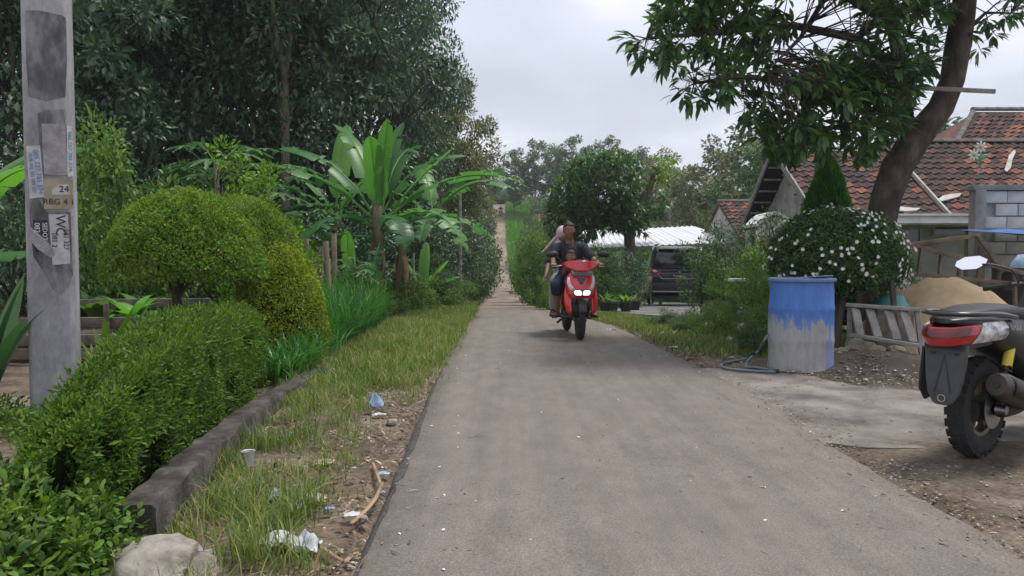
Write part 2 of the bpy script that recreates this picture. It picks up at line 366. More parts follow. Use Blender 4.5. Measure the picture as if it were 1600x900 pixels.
# ================================================================== setting
rng = np.random.default_rng(7); random.seed(7)
def vnoise(x, y, s=1.0, seed=0):        # smooth value noise in numpy
    x = np.asarray(x, float) / s; y = np.asarray(y, float) / s
    xi = np.floor(x).astype(int); yi = np.floor(y).astype(int); fx = x - xi; fy = y - yi
    def h(a, b):
        n = (a * 374761393 + b * 668265263 + seed * 974711) & 0x7fffffff
        n = ((n ^ (n >> 13)) * 1274126177) & 0x7fffffff
        return ((n ^ (n >> 16)) & 0xffff) / 65535.0
    fx = fx * fx * (3 - 2 * fx); fy = fy * fy * (3 - 2 * fy)
    return (h(xi, yi) * (1 - fx) + h(xi + 1, yi) * fx) * (1 - fy) + (h(xi, yi + 1) * (1 - fx) + h(xi + 1, yi + 1) * fx) * fy
RL = ([-8, 2.69, 6.72, 14.9, 16.6, 18.5], [-.42, -.54, -.67, -.745, -.76, -.80])
RR = ([-8, 2.99, 4.62, 5.65, 7.59, 9.6, 12.2, 12.9, 16.6, 18.5], [1.86, 1.89, 1.86, 1.93, 1.9, 1.76, 1.63, 1.5, .82, .72])
TL = ([16, 22, 30, 40, 65, 80, 100, 126, 135, 170], [-.78, -.95, -1.2, -1.43, -2.0, -2.4, -2.83, -3.36, -3.5, -3.5])
TR = ([16, 22, 30, 40, 65, 80, 100, 126, 135, 170], [.85, .64, .65, .60, 0, -.47, -.75, -1.05, -1.1, -1.1])
KX = ([2.0, 2.9, 3.58, 5.38, 9.27, 12.5], [-1.22, -1.36, -1.47, -1.70, -1.89, -1.95])     # foot of the kerb, road side
def rl(y): return np.where(np.asarray(y) < 17, np.interp(y, *RL), np.interp(y, *TL))
def rr(y): return np.where(np.asarray(y) < 17, np.interp(y, *RR), np.interp(y, *TR))
def axis(lo, hi, f0, f1, step, grow):
    a = list(np.arange(f0, f1, step)); s = step; v = f0; b = []
    while v > lo: s *= grow; v -= s; b.append(v)
    s = step; v = a[-1]; c = []
    while v < hi: s = min(s * grow, 30); v += s; c.append(v)
    return np.array(b[::-1] + a + c)
gx = axis(-350, 350, -3.2, 5.2, .085, 1.13)
gy = np.concatenate([np.arange(-14, 1.6, .8), np.arange(1.6, 14, .085), np.arange(14, 136, .9), axis(136, 900, 136, 138, 1, 1.2)])
X, Y = np.meshgrid(gx, gy, indexing='ij')
road = sst(.06, -.02, np.maximum(rl(Y) - X, X - rr(Y))) * (Y < 170)
near = sst(16, 12, Y) * sst(-3.4, -2.8, X) * sst(6, 5, X)
Z = H(X, Y) - .018 - .05 * road
rough_ = (vnoise(X, Y, .5, 1) * .02 + vnoise(X, Y, .17, 2) * .017 + vnoise(X, Y, .09, 3) * .008 - .018)
apr = ((X > 1.75) & (Y > 4.6) & (Y < 7.2) & (X < 6.0)).astype(float)
Z += .016 * sst(4.0, 4.25, Y) * sst(4.75, 4.55, Y) * sst(1.8, 2.0, X) * sst(6.2, 5.8, X)
Z += near * rough_ * (1 - road) * (1 - apr * .9) - apr * .03 * (1 - road)
# soil heap below the flower bush and ladder
Z += .19 * np.exp(-(((X - 3.6) / .75) ** 2 + ((Y - 7.75) / .5) ** 2)) * (.7 + .6 * vnoise(X, Y, .2, 8))
nx, ny = X.shape
V = np.stack([X, Y, Z], -1).reshape(-1, 3)
ii, jj = np.meshgrid(np.arange(nx - 1), np.arange(ny - 1), indexing='ij'); a = (ii * ny + jj).ravel()
me = np_mesh('ground', V, np.stack([a, a + ny, a + ny + 1, a + 1], 1), smooth=True)
green = np.clip(sst(-2.0, -2.6, X) * sst(9, 12, Y) + sst(7.5, 10, Y) * sst(.1, .5, X - rr(Y)) * .8 + sst(16, 22, Y), 0, 1)
green *= 1 - sst(.5, -.3, np.maximum(rl(Y) - X, X - rr(Y))) * .5
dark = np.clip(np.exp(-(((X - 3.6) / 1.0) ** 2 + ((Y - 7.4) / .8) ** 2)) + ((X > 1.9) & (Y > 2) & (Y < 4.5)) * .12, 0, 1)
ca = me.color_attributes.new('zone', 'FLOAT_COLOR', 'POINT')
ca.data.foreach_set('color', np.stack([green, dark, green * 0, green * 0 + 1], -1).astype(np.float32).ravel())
m, nt, b = new_mat('ground'); b.inputs['Roughness'].default_value = .95; b.inputs['Specular IOR Level'].default_value = .2
at_ = nt.nodes.new('ShaderNodeVertexColor'); at_.layer_name = 'zone'; sp = nt.nodes.new('ShaderNodeSeparateColor'); nt.links.new(at_.outputs[0], sp.inputs[0])
n1 = noise(nt, 1.6, 8, .7, world=True); n2 = noise(nt, 28, 5, .7, world=True); n3 = noise(nt, .35, 5, .6, world=True); n4 = noise(nt, 90, 3, .7, world=True)
soil = ramp(nt, n1.outputs[0], [(.36, (.12, .092, .068)), (.5, (.2, .158, .12)), (.64, (.3, .245, .19))]).outputs[0]
fle = ramp(nt, n2.outputs[0], [(.35, (.45, .42, .38)), (.55, (1, 1, 1)), (.75, (1.5, 1.4, 1.25))]).outputs[0]
soil = mixc(nt, .75, soil, fle, 'MULTIPLY')
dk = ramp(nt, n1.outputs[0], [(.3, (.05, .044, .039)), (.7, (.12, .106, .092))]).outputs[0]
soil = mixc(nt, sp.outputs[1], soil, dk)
gr = ramp(nt, n3.outputs[0], [(.3, (.035, .07, .018)), (.55, (.06, .115, .025)), (.75, (.12, .15, .045))]).outputs[0]
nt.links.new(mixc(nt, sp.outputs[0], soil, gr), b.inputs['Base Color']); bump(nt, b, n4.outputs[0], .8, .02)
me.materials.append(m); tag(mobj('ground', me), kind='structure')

def strip(name, ys, fl, fr, dz, nc, jag, mat, skirt=.05, jl=None):
    nr = len(ys); jl = jag if jl is None else jl
    j1 = (vnoise(ys, ys * 0, .33, 4) - .5) * 2 * jl + (vnoise(ys, ys * 0, .09, 5) - .5) * jl
    j2 = (vnoise(ys, ys * 0, .4, 6) - .5) * 2 * jag + (vnoise(ys, ys * 0, .1, 7) - .5) * jag
    l = fl(ys) + j1; r = fr(ys) + j2; V = []
    for i, y in enumerate(ys):
        xs = np.linspace(l[i], r[i], nc); row = [(x, y, Hf(x, y) + dz + (.006 * (vnoise(x, y, .8, 9) - .5) if 0 < k < nc - 1 else -.004)) for k, x in enumerate(xs)]
        V += [(row[0][0] - .02, y, row[0][2] - skirt)] + row + [(row[-1][0] + .02, y, row[-1][2] - skirt)]
    n = nc + 2; Fs = [(i * n + k, i * n + k + 1, (i + 1) * n + k + 1, (i + 1) * n + k) for i in range(nr - 1) for k in range(n - 1)]
    me = np_mesh(name, V, Fs, [mat], smooth=True); return tag(mobj(name, me), kind='structure')
# asphalt, dusty and patched
m, nt, b = new_mat('road'); b.inputs['Roughness'].default_value = .9; b.inputs['Specular IOR Level'].default_value = .25
big = noise(nt, .8, 6, .6, world=True, stretch=(1, .3, 1)); mid = noise(nt, 5, 7, .68, world=True, stretch=(1, .55, 1)); fine = noise(nt, 130, 3, .75, world=True); streak = noise(nt, 6, 5, .6, world=True, stretch=(1, .05, 1))
base = ramp(nt, mid.outputs[0], [(.34, (.157, .138, .121)), (.5, (.179, .158, .139)), (.66, (.203, .18, .16))]).outputs[0]
base = mixc(nt, .6, base, ramp(nt, streak.outputs[0], [(.38, (.86, .86, .87)), (.62, (1.13, 1.12, 1.1))]).outputs[0], 'MULTIPLY')
base = mixc(nt, .25, base, ramp(nt, big.outputs[0], [(.38, (.9, .9, .91)), (.62, (1.1, 1.09, 1.07))]).outputs[0], 'MULTIPLY')
base = mixc(nt, .5, base, ramp(nt, fine.outputs[0], [(.38, (.45, .45, .47)), (.5, (1, 1, 1)), (.63, (1.7, 1.64, 1.55))]).outputs[0], 'MULTIPLY')
vo = nt.nodes.new('ShaderNodeTexVoronoi'); vo.inputs['Scale'].default_value = 26; g = nt.nodes.new('ShaderNodeNewGeometry'); nt.links.new(g.outputs['Position'], vo.inputs['Vector'])
spk = ramp(nt, vo.outputs['Distance'], [(.045, (1, 1, 1)), (.075, (0, 0, 0))]).outputs[0]
sel = noise(nt, 9, 2, .5, world=True); sm = ramp(nt, sel.outputs[0], [(.52, (0, 0, 0)), (.62, (.75, .75, .75))]).outputs[0]
mm = nt.nodes.new('ShaderNodeMath'); mm.operation = 'MULTIPLY'; nt.links.new(spk, mm.inputs[0]); nt.links.new(sm, mm.inputs[1])
base = mixc(nt, mm.outputs[0], base, (.42, .39, .36))
nt.links.new(base, b.inputs['Base Color'])
hb = mixc(nt, .5, mid.outputs[0], fine.outputs[0]); bump(nt, b, hb, .55, .012)
M['road'] = m
strip('road', np.arange(-8, 18.4, .06), rl, rr, .014, 14, .03, m, jl=.018)
# a darker crumbled strip of old asphalt along the left edge
strip('road_edge', np.arange(.5, 7.5, .06), lambda y: rl(y) - .005, lambda y: rl(y) + .004 + .034 * sst(.35, .75, vnoise(y, y * 0, .3, 12)) * sst(7.5, 3, y), .0185, 3, .005, M['asphalt_edge'], .025)
m = pmat('dirt_road', (.215, .168, .128), (.14, .108, .082), .9, .95, bmp=.5, bscale=6, world=True, stretch=(1, .25, 1), c3=(.285, .23, .18)); M['dirt_road'] = m
strip('dirt_road', np.concatenate([np.arange(17.6, 60, .5), np.arange(60, 170, .8)]), lambda y: np.interp(y, *TL), lambda y: np.interp(y, *TR), .0195, 8, .07, m, .09)

from mathutils.geometry import delaunay_2d_cdt
def sheet(name, outline, mat, dz, step=.2, jag=.03, kind='structure', zf=None):
    pts = []; n = len(outline); rr_ = random.Random(len(name))
    for i in range(n):
        a, c = Vector(outline[i]), Vector(outline[(i + 1) % n]); k = max(1, int((c - a).length / .07)) if step < .5 else max(1, int((c - a).length / step))
        for t in range(k):
            p = a.lerp(c, t / k); pts.append(p + Vector((rr_.uniform(-1, 1), rr_.uniform(-1, 1))) * jag)
    no = len(pts); xs = [p.x for p in pts]; ys = [p.y for p in pts]
    def ins(x, y):
        c = False
        for i in range(n):
            x1, y1 = outline[i]; x2, y2 = outline[(i + 1) % n]
            if (y1 > y) != (y2 > y) and x < (x2 - x1) * (y - y1) / (y2 - y1) + x1: c = not c
        return c
    y = min(ys) + step / 2
    while y < max(ys):
        x = min(xs) + step / 2
        while x < max(xs):
            if ins(x, y): pts.append(Vector((x, y)))
            x += step
        y += step
    r = delaunay_2d_cdt(pts, [], [list(range(no))], 1, 1e-5)
    zf = zf or Hf
    me = bpy.data.meshes.new(name); me.from_pydata([(v.x, v.y, zf(v.x, v.y) + dz) for v in r[0]], [], r[2]); me.materials.append(mat)
    bm = bmesh.new(); bm.from_mesh(me); bmesh.ops.recalc_face_normals(bm, faces=bm.faces)
    if sum(f.normal.z for f in bm.faces) < 0: bmesh.ops.reverse_faces(bm, faces=bm.faces)
    ext = [e for e in bm.edges if e.is_boundary]
    q = bmesh.ops.extrude_edge_only(bm, edges=ext)
    for v in q['geom']:
        if isinstance(v, bmesh.types.BMVert): v.co.z -= .06
    bm.to_mesh(me); bm.free()
    return tag(mobj(name, me), kind=kind)
M['apron'] = pmat('apron', (.185, .162, .142), (.095, .084, .074), 2.2, .9, bmp=.6, bscale=45, world=True, c3=(.27, .243, .215))
sheet('concrete_apron', [(1.86, 7.6), (1.7, 6.9), (1.7, 5.5), (1.7, 4.62), (1.95, 4.52), (2.1, 4.47), (2.31, 4.44), (2.94, 4.4), (6, 4.2), (6.2, 6.0), (3.6, 6.25), (2.95, 6.6), (2.75, 7.3), (2.3, 7.62)], M['apron'], .001, .2, .03)
sheet('yard_paving', [(1.75, 15.7), (3.2, 13.9), (6, 13.8), (7, 18), (7, 32), (2.9, 32), (2.7, 20), (2.3, 17.5)], M['gravel_paving'], .02, .5, .06)
# hills far behind
def hillz(x): return 44 + 16 * vnoise(x, x * 0, 90, 3) + 5 * vnoise(x, x * 0, 22, 4)
hb = MB(); hx = np.arange(-700, 720, 12)
hb.grid(len(hx) - 1, 6, lambda u, v: (-700 + u * 1420, 620 + v * 160, -5 + (float(hillz(-700 + u * 1420)) + 5) * math.sin(min(v * 1.3, 1) * math.pi / 2)))
tag(hb.build('hills', pmat('hills', (.085, .12, .075), (.05, .075, .05), .05, 1, world=True), smooth=180), kind='structure')
# kerb
def rect_ring(c, r, wd, h, z0, ch=.018, j=0.0):
    o = []
    for s, z in ((-1, 0), (1, 0), (1, h - ch), (1 - 2 * ch / wd, h), (-1 + 2 * ch / wd, h), (-1, h - ch)):
        o.append(Vector((c[0], c[1], z0 + z)) + Vector(r) * (s * wd / 2) + Vector((random.uniform(-j, j), random.uniform(-j, j), random.uniform(-j, j))))
    return o
kb = MB(); rings = []
for y in np.arange(2.9, 12.5, .11):
    x = np.interp(y, *KX); wd = .155; hgt = np.interp(y, [2.9, 4, 5.4, 7, 9, 12.5], [.185, .165, .115, .07, .035, -.02])
    d = Vector((np.interp(y + .2, *KX) - x, .2, 0)).normalized()
    rings.append(rect_ring((x - wd / 2, y), Vector((d.y, -d.x, 0)), wd, hgt + .05, -.06, .018, .008))
kb.loft(rings)
tag(kb.build('concrete_kerb', M['kerb'], smooth=40), 'long dark weathered concrete kerb between the hedge and the grassy road verge', 'kerb')

# ------------------------------------------------------------------ blades, pebbles, leaves in bulk
def blades(P, h, w_, bend, az=None, secs=(0, .4, .75, 1), seed=1, fold=0.0):
    r = np.random.default_rng(seed); n = len(P); P = np.asarray(P, float)
    h = np.broadcast_to(h, n); bend = np.broadcast_to(bend, n); w_ = np.broadcast_to(w_, n)
    az = r.uniform(0, 2 * np.pi, n) if az is None else az
    D = np.stack([np.cos(az), np.sin(az), 0 * az], 1); S = np.stack([-np.sin(az), np.cos(az), 0 * az], 1); U = np.array([0, 0, 1.])
    vs = []
    for t in secs:
        c = P + U * (h * (t - .55 * bend * t * t))[:, None] + D * (h * bend * t ** 1.8)[:, None]
        ww = (w_ * (1 - t) ** .6 * (.55 + .9 * min(t, .4)))[:, None]
        if t < 1: vs += [c - S * ww, c + S * ww]
        else: vs += [c]
    k = len(vs); V = np.stack(vs, 1).reshape(-1, 3); ts = []
    for i in range(len(secs) - 2): ts += [(2 * i, 2 * i + 1, 2 * i + 3), (2 * i, 2 * i + 3, 2 * i + 2)]
    ts.append((k - 3, k - 2, k - 1))
    Fc = (np.arange(n)[:, None, None] * k + np.array(ts)[None]).reshape(-1, 3)
    return V, Fc
def scatter(n, x0, x1, y0, y1, keep, seed):
    r = np.random.default_rng(seed); out = []; c = 0
    while c < n:
        x = r.uniform(x0, x1, n * 3); y = r.uniform(y0, y1, n * 3); k = r.uniform(0, 1, n * 3) < keep(x, y)
        out.append(np.stack([x[k], y[k]], 1)); c += k.sum()
    q = np.concatenate(out)[:n]; return np.concatenate([q, (H(q[:, 0], q[:, 1]) - .012)[:, None]], 1)
def tufts(centers, per, spread, seed):
    r = np.random.default_rng(seed); n = len(centers); P = np.repeat(centers, per, 0); P[:, :2] += r.normal(0, spread, (n * per, 2)); return P
DIA = (np.array([[0, 0, 0], [.5, .5, .1], [1, 0, 0], [.5, -.5, .1]]), [(0, 1, 2), (0, 2, 3)])
LAN = (np.array([[0, 0, 0], [.33, .5, .05], [.33, -.5, .05], [.68, .42, -.02], [.68, -.42, -.02], [1, 0, -.16]]), [(0, 1, 2), (1, 3, 4), (1, 4, 2), (3, 5, 4)])
OVA = (np.array([[0, 0, 0], [.3, .45, .06], [.3, -.45, .06], [.7, .4, .04], [.7, -.4, .04], [1, 0, -.06]]), [(0, 1, 2), (1, 3, 4), (1, 4, 2), (3, 5, 4)])
def leaves(P, D, U, Ln, Wd, tpl=DIA):
    P = np.asarray(P, float); n = len(P); D = D / (np.linalg.norm(D, axis=1, keepdims=True) + 1e-9)
    B = np.cross(U, D); B /= (np.linalg.norm(B, axis=1, keepdims=True) + 1e-9); Nn = np.cross(D, B)
    T, fs = tpl; Ln = np.broadcast_to(Ln, n)[:, None, None]; Wd = np.broadcast_to(Wd, n)[:, None, None]
    V = P[:, None] + D[:, None] * T[None, :, 0:1] * Ln + B[:, None] * T[None, :, 1:2] * Wd + Nn[:, None] * T[None, :, 2:3] * Ln
    k = len(T); return V.reshape(-1, 3), (np.arange(n)[:, None, None] * k + np.array(fs)[None]).reshape(-1, 3)
def rdir(r, n):
    v = r.normal(0, 1, (n, 3)); return v / np.linalg.norm(v, axis=1, keepdims=True)
def merge(parts):
    Vs, Fs, o = [], [], 0
    for v, f in parts: Vs.append(v); Fs.append(f + o); o += len(v)
    return np.concatenate(Vs), np.concatenate(Fs)
OCT = (np.array([[1, 0, 0], [.3, .9, .1], [-.8, .5, 0], [-.7, -.6, .1], [.4, -.9, 0], [.1, .1, .75], [-.1, 0, -.6]]), [(0, 1, 5), (1, 2, 5), (2, 3, 5), (3, 4, 5), (4, 0, 5), (1, 0, 6), (2, 1, 6), (3, 2, 6), (4, 3, 6), (0, 4, 6)])
def pebbles(P, s, seed):
    r = np.random.default_rng(seed); n = len(P); az = r.uniform(0, 6.28, n); T, fs = OCT; s = np.broadcast_to(s, n)
    jit = r.uniform(.7, 1.3, (n, len(T), 3)); Q = T[None] * jit * s[:, None, None]; Q[..., 2] *= .6
    c, sn = np.cos(az)[:, None], np.sin(az)[:, None]
    V = np.stack([Q[..., 0] * c - Q[..., 1] * sn, Q[..., 0] * sn + Q[..., 1] * c, Q[..., 2]], -1) + P[:, None]
    return V.reshape(-1, 3), (np.arange(n)[:, None, None] * len(T) + np.array(fs)[None]).reshape(-1, 3)
def stuff(name, VF, mats, label, cat, smooth=False):
    return tag(mobj(name, np_mesh(name, *VF, mats if isinstance(mats, (list, tuple)) else [mats], smooth)), label, cat, kind='stuff')
# ================================================================== verge grass and litter of leaves
def kx(y): return np.interp(y, *KX)
def keep_l(x, y):
    a = (x - kx(y)) / (rl(y) - kx(y))                 # 0 at the kerb, 1 at the road
    inside = (a > np.where(y > 5.6, -.16, .02)) & (a < .99)
    near_ = np.clip(1.0 - 1.15 * a, 0, 1) * (vnoise(x, y, .35, 21) > .48)
    far_ = np.clip(1.7 - 1.5 * a * sst(12, 6, y), 0, 1) * (.4 + .6 * (vnoise(x, y, .3, 22) > .35))
    return inside * (near_ * sst(8.5, 5.2, y) + far_ * sst(5.0, 8.5, y))
c1 = scatter(560, -2.0, -.5, 2.2, 7.5, keep_l, 31); P1 = tufts(c1, 13, .035, 32)
r = np.random.default_rng(33)
g1 = blades(P1, r.uniform(.04, .17, len(P1)), .0032, r.uniform(.2, .9, len(P1)), seed=34)
c2 = scatter(3300, -2.0, -.6, 6.5, 17.5, keep_l, 35); P2 = tufts(c2, 8, .05, 36)
g2 = blades(P2, r.uniform(.05, .2, len(P2)), .006, r.uniform(.15, .8, len(P2)), seed=37)
stuff('verge_grass', merge([g1, g2]), M['grass_dry'], 'patchy short yellowing grass on the left verge between kerb and road', 'grass')
# greener big tufts in the foreground
big = [gp(470, 800), gp(430, 830), gp(400, 860), gp(350, 790), gp(370, 880), gp(450, 890), gp(340, 740), gp(380, 700), gp(420, 780), gp(500, 640), gp(560, 620), gp(590, 600), gp(540, 660), gp(430, 700), gp(395, 820), gp(360, 730), gp(480, 680), gp(455, 815), gp(415, 880)]
Pb = tufts(np.array([tuple(p) for p in big]), 75, .06, 38)
g3 = blades(Pb, r.uniform(.07, .24, len(Pb)), .0035, r.uniform(.2, .9, len(Pb)), seed=39)
stuff('verge_grass_tuft', g3, M['grass'], 'longer green grass tufts in the foreground of the left verge', 'grass')
def keep_r(x, y):
    a = x - rr(y); return ((a > .12) & (y < 15.6) & (x < 4.6) & (y < 13.4)) * (.25 + .75 * (vnoise(x, y, .5, 41) > .4)) * sst(8.2, 9.6, y + .35 * (x - 2))
c4 = scatter(2000, 1.2, 4.6, 8.3, 15.6, keep_r, 42); P4 = tufts(c4, 9, .05, 43)
stuff('right_verge_grass', blades(P4, r.uniform(.04, .15, len(P4)), .006, r.uniform(.2, .8, len(P4)), seed=44), M['grass'], 'green grass strip between the road and the parking yard on the right', 'grass')
c5 = scatter(700, 1.0, 2.9, 11.4, 14.6, lambda x, y: ((x - rr(y) > .1) & (x - rr(y) < .9)) * 1., 45); P5 = tufts(c5, 9, .05, 46)
stuff('right_verge_dry_grass', blades(P5, r.uniform(.05, .18, len(P5)), .006, r.uniform(.15, .6, len(P5)), seed=47), M['grass_dry'], 'yellowish grass at the right road edge behind the red scooter', 'grass')
# bright bank right of the far dirt road, rough grass on its left
def keep_bank(x, y): return ((x > rr(y) + .1) & (x < rr(y) + np.interp(y, [18, 40, 60, 125], [2.5, 3.0, 3.6, 5.5]))) * 1.
c6 = scatter(9000, -1.5, 6.5, 18.5, 128, keep_bank, 48); P6 = tufts(c6, 4, .12, 49)
h6 = np.interp(P6[:, 1], [18, 60, 128], [.3, .6, 1.0]) * r.uniform(.4, 1, len(P6))
stuff('bank_grass', blades(P6, h6, np.interp(P6[:, 1], [18, 60, 128], [.012, .03, .06]), r.uniform(.1, .6, len(P6)), seed=50), M['bank_grass'], 'bright green grass bank along the right side of the far dirt road', 'grass')
c7 = scatter(5200, -8, -.7, 17, 128, lambda x, y: ((x < rl(y) - .15) & (x > rl(y) - 3.2)) * np.clip(1.1 - (rl(y) - x) / 4, .1, 1), 51); P7 = tufts(c7, 4, .12, 52)
h7 = np.interp(P7[:, 1], [18, 60, 128], [.28, .5, .9]) * r.uniform(.4, 1, len(P7))
stuff('rough_grass', blades(P7, h7, np.interp(P7[:, 1], [18, 60, 128], [.012, .028, .05]), r.uniform(.1, .6, len(P7)), seed=53), M['grass_dry'], 'rough grass along the left side of the far dirt road', 'grass')
# dry leaves, chips and pebbles
def keep_lit(x, y):
    a = (x - kx(y)) / (rl(y) - kx(y)); return ((a > .05) & (a < 1.0)) * (.3 + .7 * (vnoise(x, y, .25, 55) > .45)) * sst(10, 7, y)
q = scatter(4600, -2, -.5, 2.2, 9, keep_lit, 56); q[:, 2] += .008
d = rdir(r, len(q)); d[:, 2] *= .25
lv = leaves(q, d, np.array([0, 0, 1.]) + rdir(r, len(q)) * .4, r.uniform(.012, .06, len(q)), r.uniform(.004, .018, len(q)), OVA)
q2 = scatter(1500, 1.3, 3.2, 7.6, 13.5, lambda x, y: sst(.9, .1, x - rr(y)) * (x > rr(y) - .05) * sst(7.5, 8.2, y), 57); q2[:, 2] += .012
d2 = rdir(r, len(q2)); d2[:, 2] *= .25
qs = scatter(900, -2, -.5, 2.2, 8, keep_lit, 156); qs[:, 2] += .014; ds = rdir(r, len(qs)); ds[:, 2] *= .12
lvs = leaves(qs, ds, np.array([0, 0, 1.]) + rdir(r, len(qs)) * .3, r.uniform(.06, .16, len(qs)), r.uniform(.003, .006, len(qs)), OVA)
lv2 = leaves(q2, d2, np.array([0, 0, 1.]) + rdir(r, len(q2)) * .4, r.uniform(.02, .1, len(q2)), r.uniform(.008, .03, len(q2)), OVA)
M['leaf_litter'] = leafmat('leaf_litter', [(.08, .055, .035), (.19, .135, .085), (.34, .26, .17)], .1, rough=.9, nscale=4, yellow=(.5, .44, .36), ymin=.9)
qd = scatter(420, -.7, 2.0, 2.1, 14, lambda x, y: ((x > rl(y)) & (x < rr(y))) * (.25 + .75 * sst(.45, .1, np.minimum(x - rl(y), rr(y) - x))), 157); qd[:, 2] += .03; dd = rdir(r, len(qd)); dd[:, 2] *= .15
lvd = leaves(qd, dd, np.array([0, 0, 1.]) + rdir(r, len(qd)) * .3, r.gamma(2, .011, len(qd)) + .006, r.uniform(.003, .014, len(qd)), OVA)
qe = scatter(900, 1.6, 2.6, 2.1, 8, lambda x, y: sst(.3, .0, np.abs(x - rr(y) - .05)), 158); qe[:, 2] += .022; de = rdir(r, len(qe)); de[:, 2] *= .2
lve = leaves(qe, de, np.array([0, 0, 1.]) + rdir(r, len(qe)) * .4, r.uniform(.008, .04, len(qe)), r.uniform(.003, .012, len(qe)), OVA)
stuff('leaf_litter', merge([lv, lv2, lvs, lvd, lve]), M['leaf_litter'], 'dry brown leaves and husks scattered over both verges', 'leaf litter')
q3 = scatter(900, -2, -.4, 2.2, 9, lambda x, y: keep_lit(x, y) + ((x > rl(y) - .12) & (x < rl(y) + .12)) * .8, 58)
q4 = scatter(1500, 2.6, 5.0, 6.4, 8.4, lambda x, y: np.exp(-(((x - 3.6) / .8) ** 2 + ((y - 7.2) / .7) ** 2)), 59); q4[:, 2] += .15 * np.exp(-(((q4[:, 0] - 3.6) / .75) ** 2 + ((q4[:, 1] - 7.75) / .5) ** 2)) + .01
q5 = scatter(2600, 1.85, 4.2, 2.2, 4.6, lambda x, y: ((x > rr(y) - .03) & (y < 4.6 - .1 * (x - 1.9))) * (.25 + .75 * (vnoise(x, y, .3, 60) > .5)), 61)
q9 = scatter(1500, 1.5, 2.8, 2.1, 8, lambda x, y: sst(.35, .0, np.abs(x - rr(y) - .04)), 159); q9[:, 2] += .012
q6 = scatter(300, -.6, 1.9, 2.2, 12, lambda x, y: ((x > rl(y)) & (x < rr(y))) * 1., 62); q6[:, 2] += .026
q7 = scatter(260, 1.9, 4.5, 4.5, 7, lambda x, y: 1. + 0 * x, 63); q7[:, 2] += .014
M['pebble'] = leafmat('pebble', [(.1, .085, .07), (.24, .2, .165), (.42, .36, .29)], 0, rough=.95, nscale=3, yellow=(.55, .52, .48), ymin=.92)
stuff('gravel', merge([pebbles(q3, r.uniform(.003, .014, len(q3)), 64), pebbles(q4, r.gamma(2, .0042, len(q4)) + .002, 65), pebbles(q5, r.uniform(.003, .013, len(q5)), 66),
      pebbles(q9, r.uniform(.002, .011, len(q9)), 167), pebbles(q6, r.uniform(.002, .008, len(q6)), 67), pebbles(q7, r.uniform(.003, .012, len(q7)), 68)]), M['pebble'], 'small stones and chips on the road edges and the soil heap', 'gravel')
q8 = scatter(95, -1.6, 3.0, 2.2, 9.5, lambda x, y: sst(.5, .0, np.abs(x - rl(y))) + .12 * ((x > rl(y)) & (x < rr(y))), 69); q8[:, 2] += .03
d8 = rdir(r, len(q8)); d8[:, 2] *= .2
M['scrap'] = leafmat('scrap', [(.5, .5, .5), (.66, .66, .66), (.78, .78, .78)], .1, rough=.6, nscale=4)
stuff('paper_scraps', leaves(q8, d8, np.array([0, 0, 1.]) + rdir(r, len(q8)) * .3, r.uniform(.008, .03, len(q8)), r.uniform(.005, .016, len(q8)), OVA), M['scrap'], 'tiny white scraps of paper and plastic strewn along the road', 'litter')

# ================================================================== clipped hedge and topiary
def shell_leaves(S, Nrm, seed, ln, wd, depth, lift=.55, tpl=DIA):
    r = np.random.default_rng(seed); n = len(S)
    P = S - Nrm * (r.random((n, 1)) ** 1.6) * depth
    D = Nrm * lift + rdir(r, n) * .75; D[:, 2] += .12
    U = Nrm * .8 + rdir(r, n) * .6
    return leaves(P, D, U, r.uniform(*ln, n), r.uniform(*wd, n), tpl)
HY = [2.75, 3.1, 4.0, 5.4, 6.5, 6.85]
def hl(y): return np.interp(y, HY, [-1.85, -1.92, -2.22, -2.72, -2.98, -2.85])
def hr(y): return np.interp(y, HY, [-1.66, -1.56, -1.68, -1.92, -2.10, -2.2])
def hh(y): return np.interp(y, [2.7, 3.1, 3.8, 5, 6.85], [.42, .54, .65, .70, .70])
def hedge_pts(n, seed, shrink=0.0):
    r = np.random.default_rng(seed); y = r.uniform(2.7, 6.9, n); s = r.random(n)
    c = (hl(y) + hr(y)) / 2; hw = (hr(y) - hl(y)) / 2; h = hh(y)
    end = np.clip(np.minimum((y - 2.68) / .22, (6.92 - y) / .16), 0, 1) ** .5
    th = np.pi * (s * 1.12 - .06); p = 4.2
    cx = np.sign(np.cos(th)) * np.abs(np.cos(th)) ** (2 / p); cz = np.sign(np.sin(th)) * np.abs(np.sin(th)) ** (2 / p)
    bumpy = 1 + .10 * (vnoise(y, s * 3, .22, 71) - .5) + .08 * (vnoise(y, s * 3, .5, 72) - .5)
    hw_ = hw * end * bumpy - shrink; hz = h * (.6 + .4 * end) * (1 + .07 * (vnoise(y, c + cx, .3, 73) - .5)) - shrink
    z = np.where(cz > 0, cz * hz, 0) ; z = np.clip(z, .02, 9)
    x = c + cx * hw_
    nx = np.abs(cx) ** (p - 1) * np.sign(cx) / np.maximum(hw, .1); nz = np.abs(cz) ** (p - 1) * np.sign(cz) / h
    Nn = np.stack([nx, np.where(y > 6.6, 1.5, np.where(y < 2.95, -1.5, 0)), np.maximum(nz, 0)], 1); Nn /= np.linalg.norm(Nn, axis=1, keepdims=True) + 1e-9
    return np.stack([x, y, z], 1), Nn
S, Nn = hedge_pts(190000, 74); _k = (vnoise(S[:, 1] + S[:, 0], S[:, 2] * 1.3 + S[:, 0] * .7, .16, 176) > .33) | (Nn[:, 2] > .6); S, Nn = S[_k], Nn[_k]  # gaps on the sides bare the dark core, so the faces read shaded
t = thing('clipped_hedge', 'low clipped green hedge running beside the concrete pole and kerb', 'hedge')
VF = shell_leaves(S, Nn, 75, (.014, .031), (.007, .0135), .11)
S2, N2 = hedge_pts(1500, 77)                                 # loose shoots
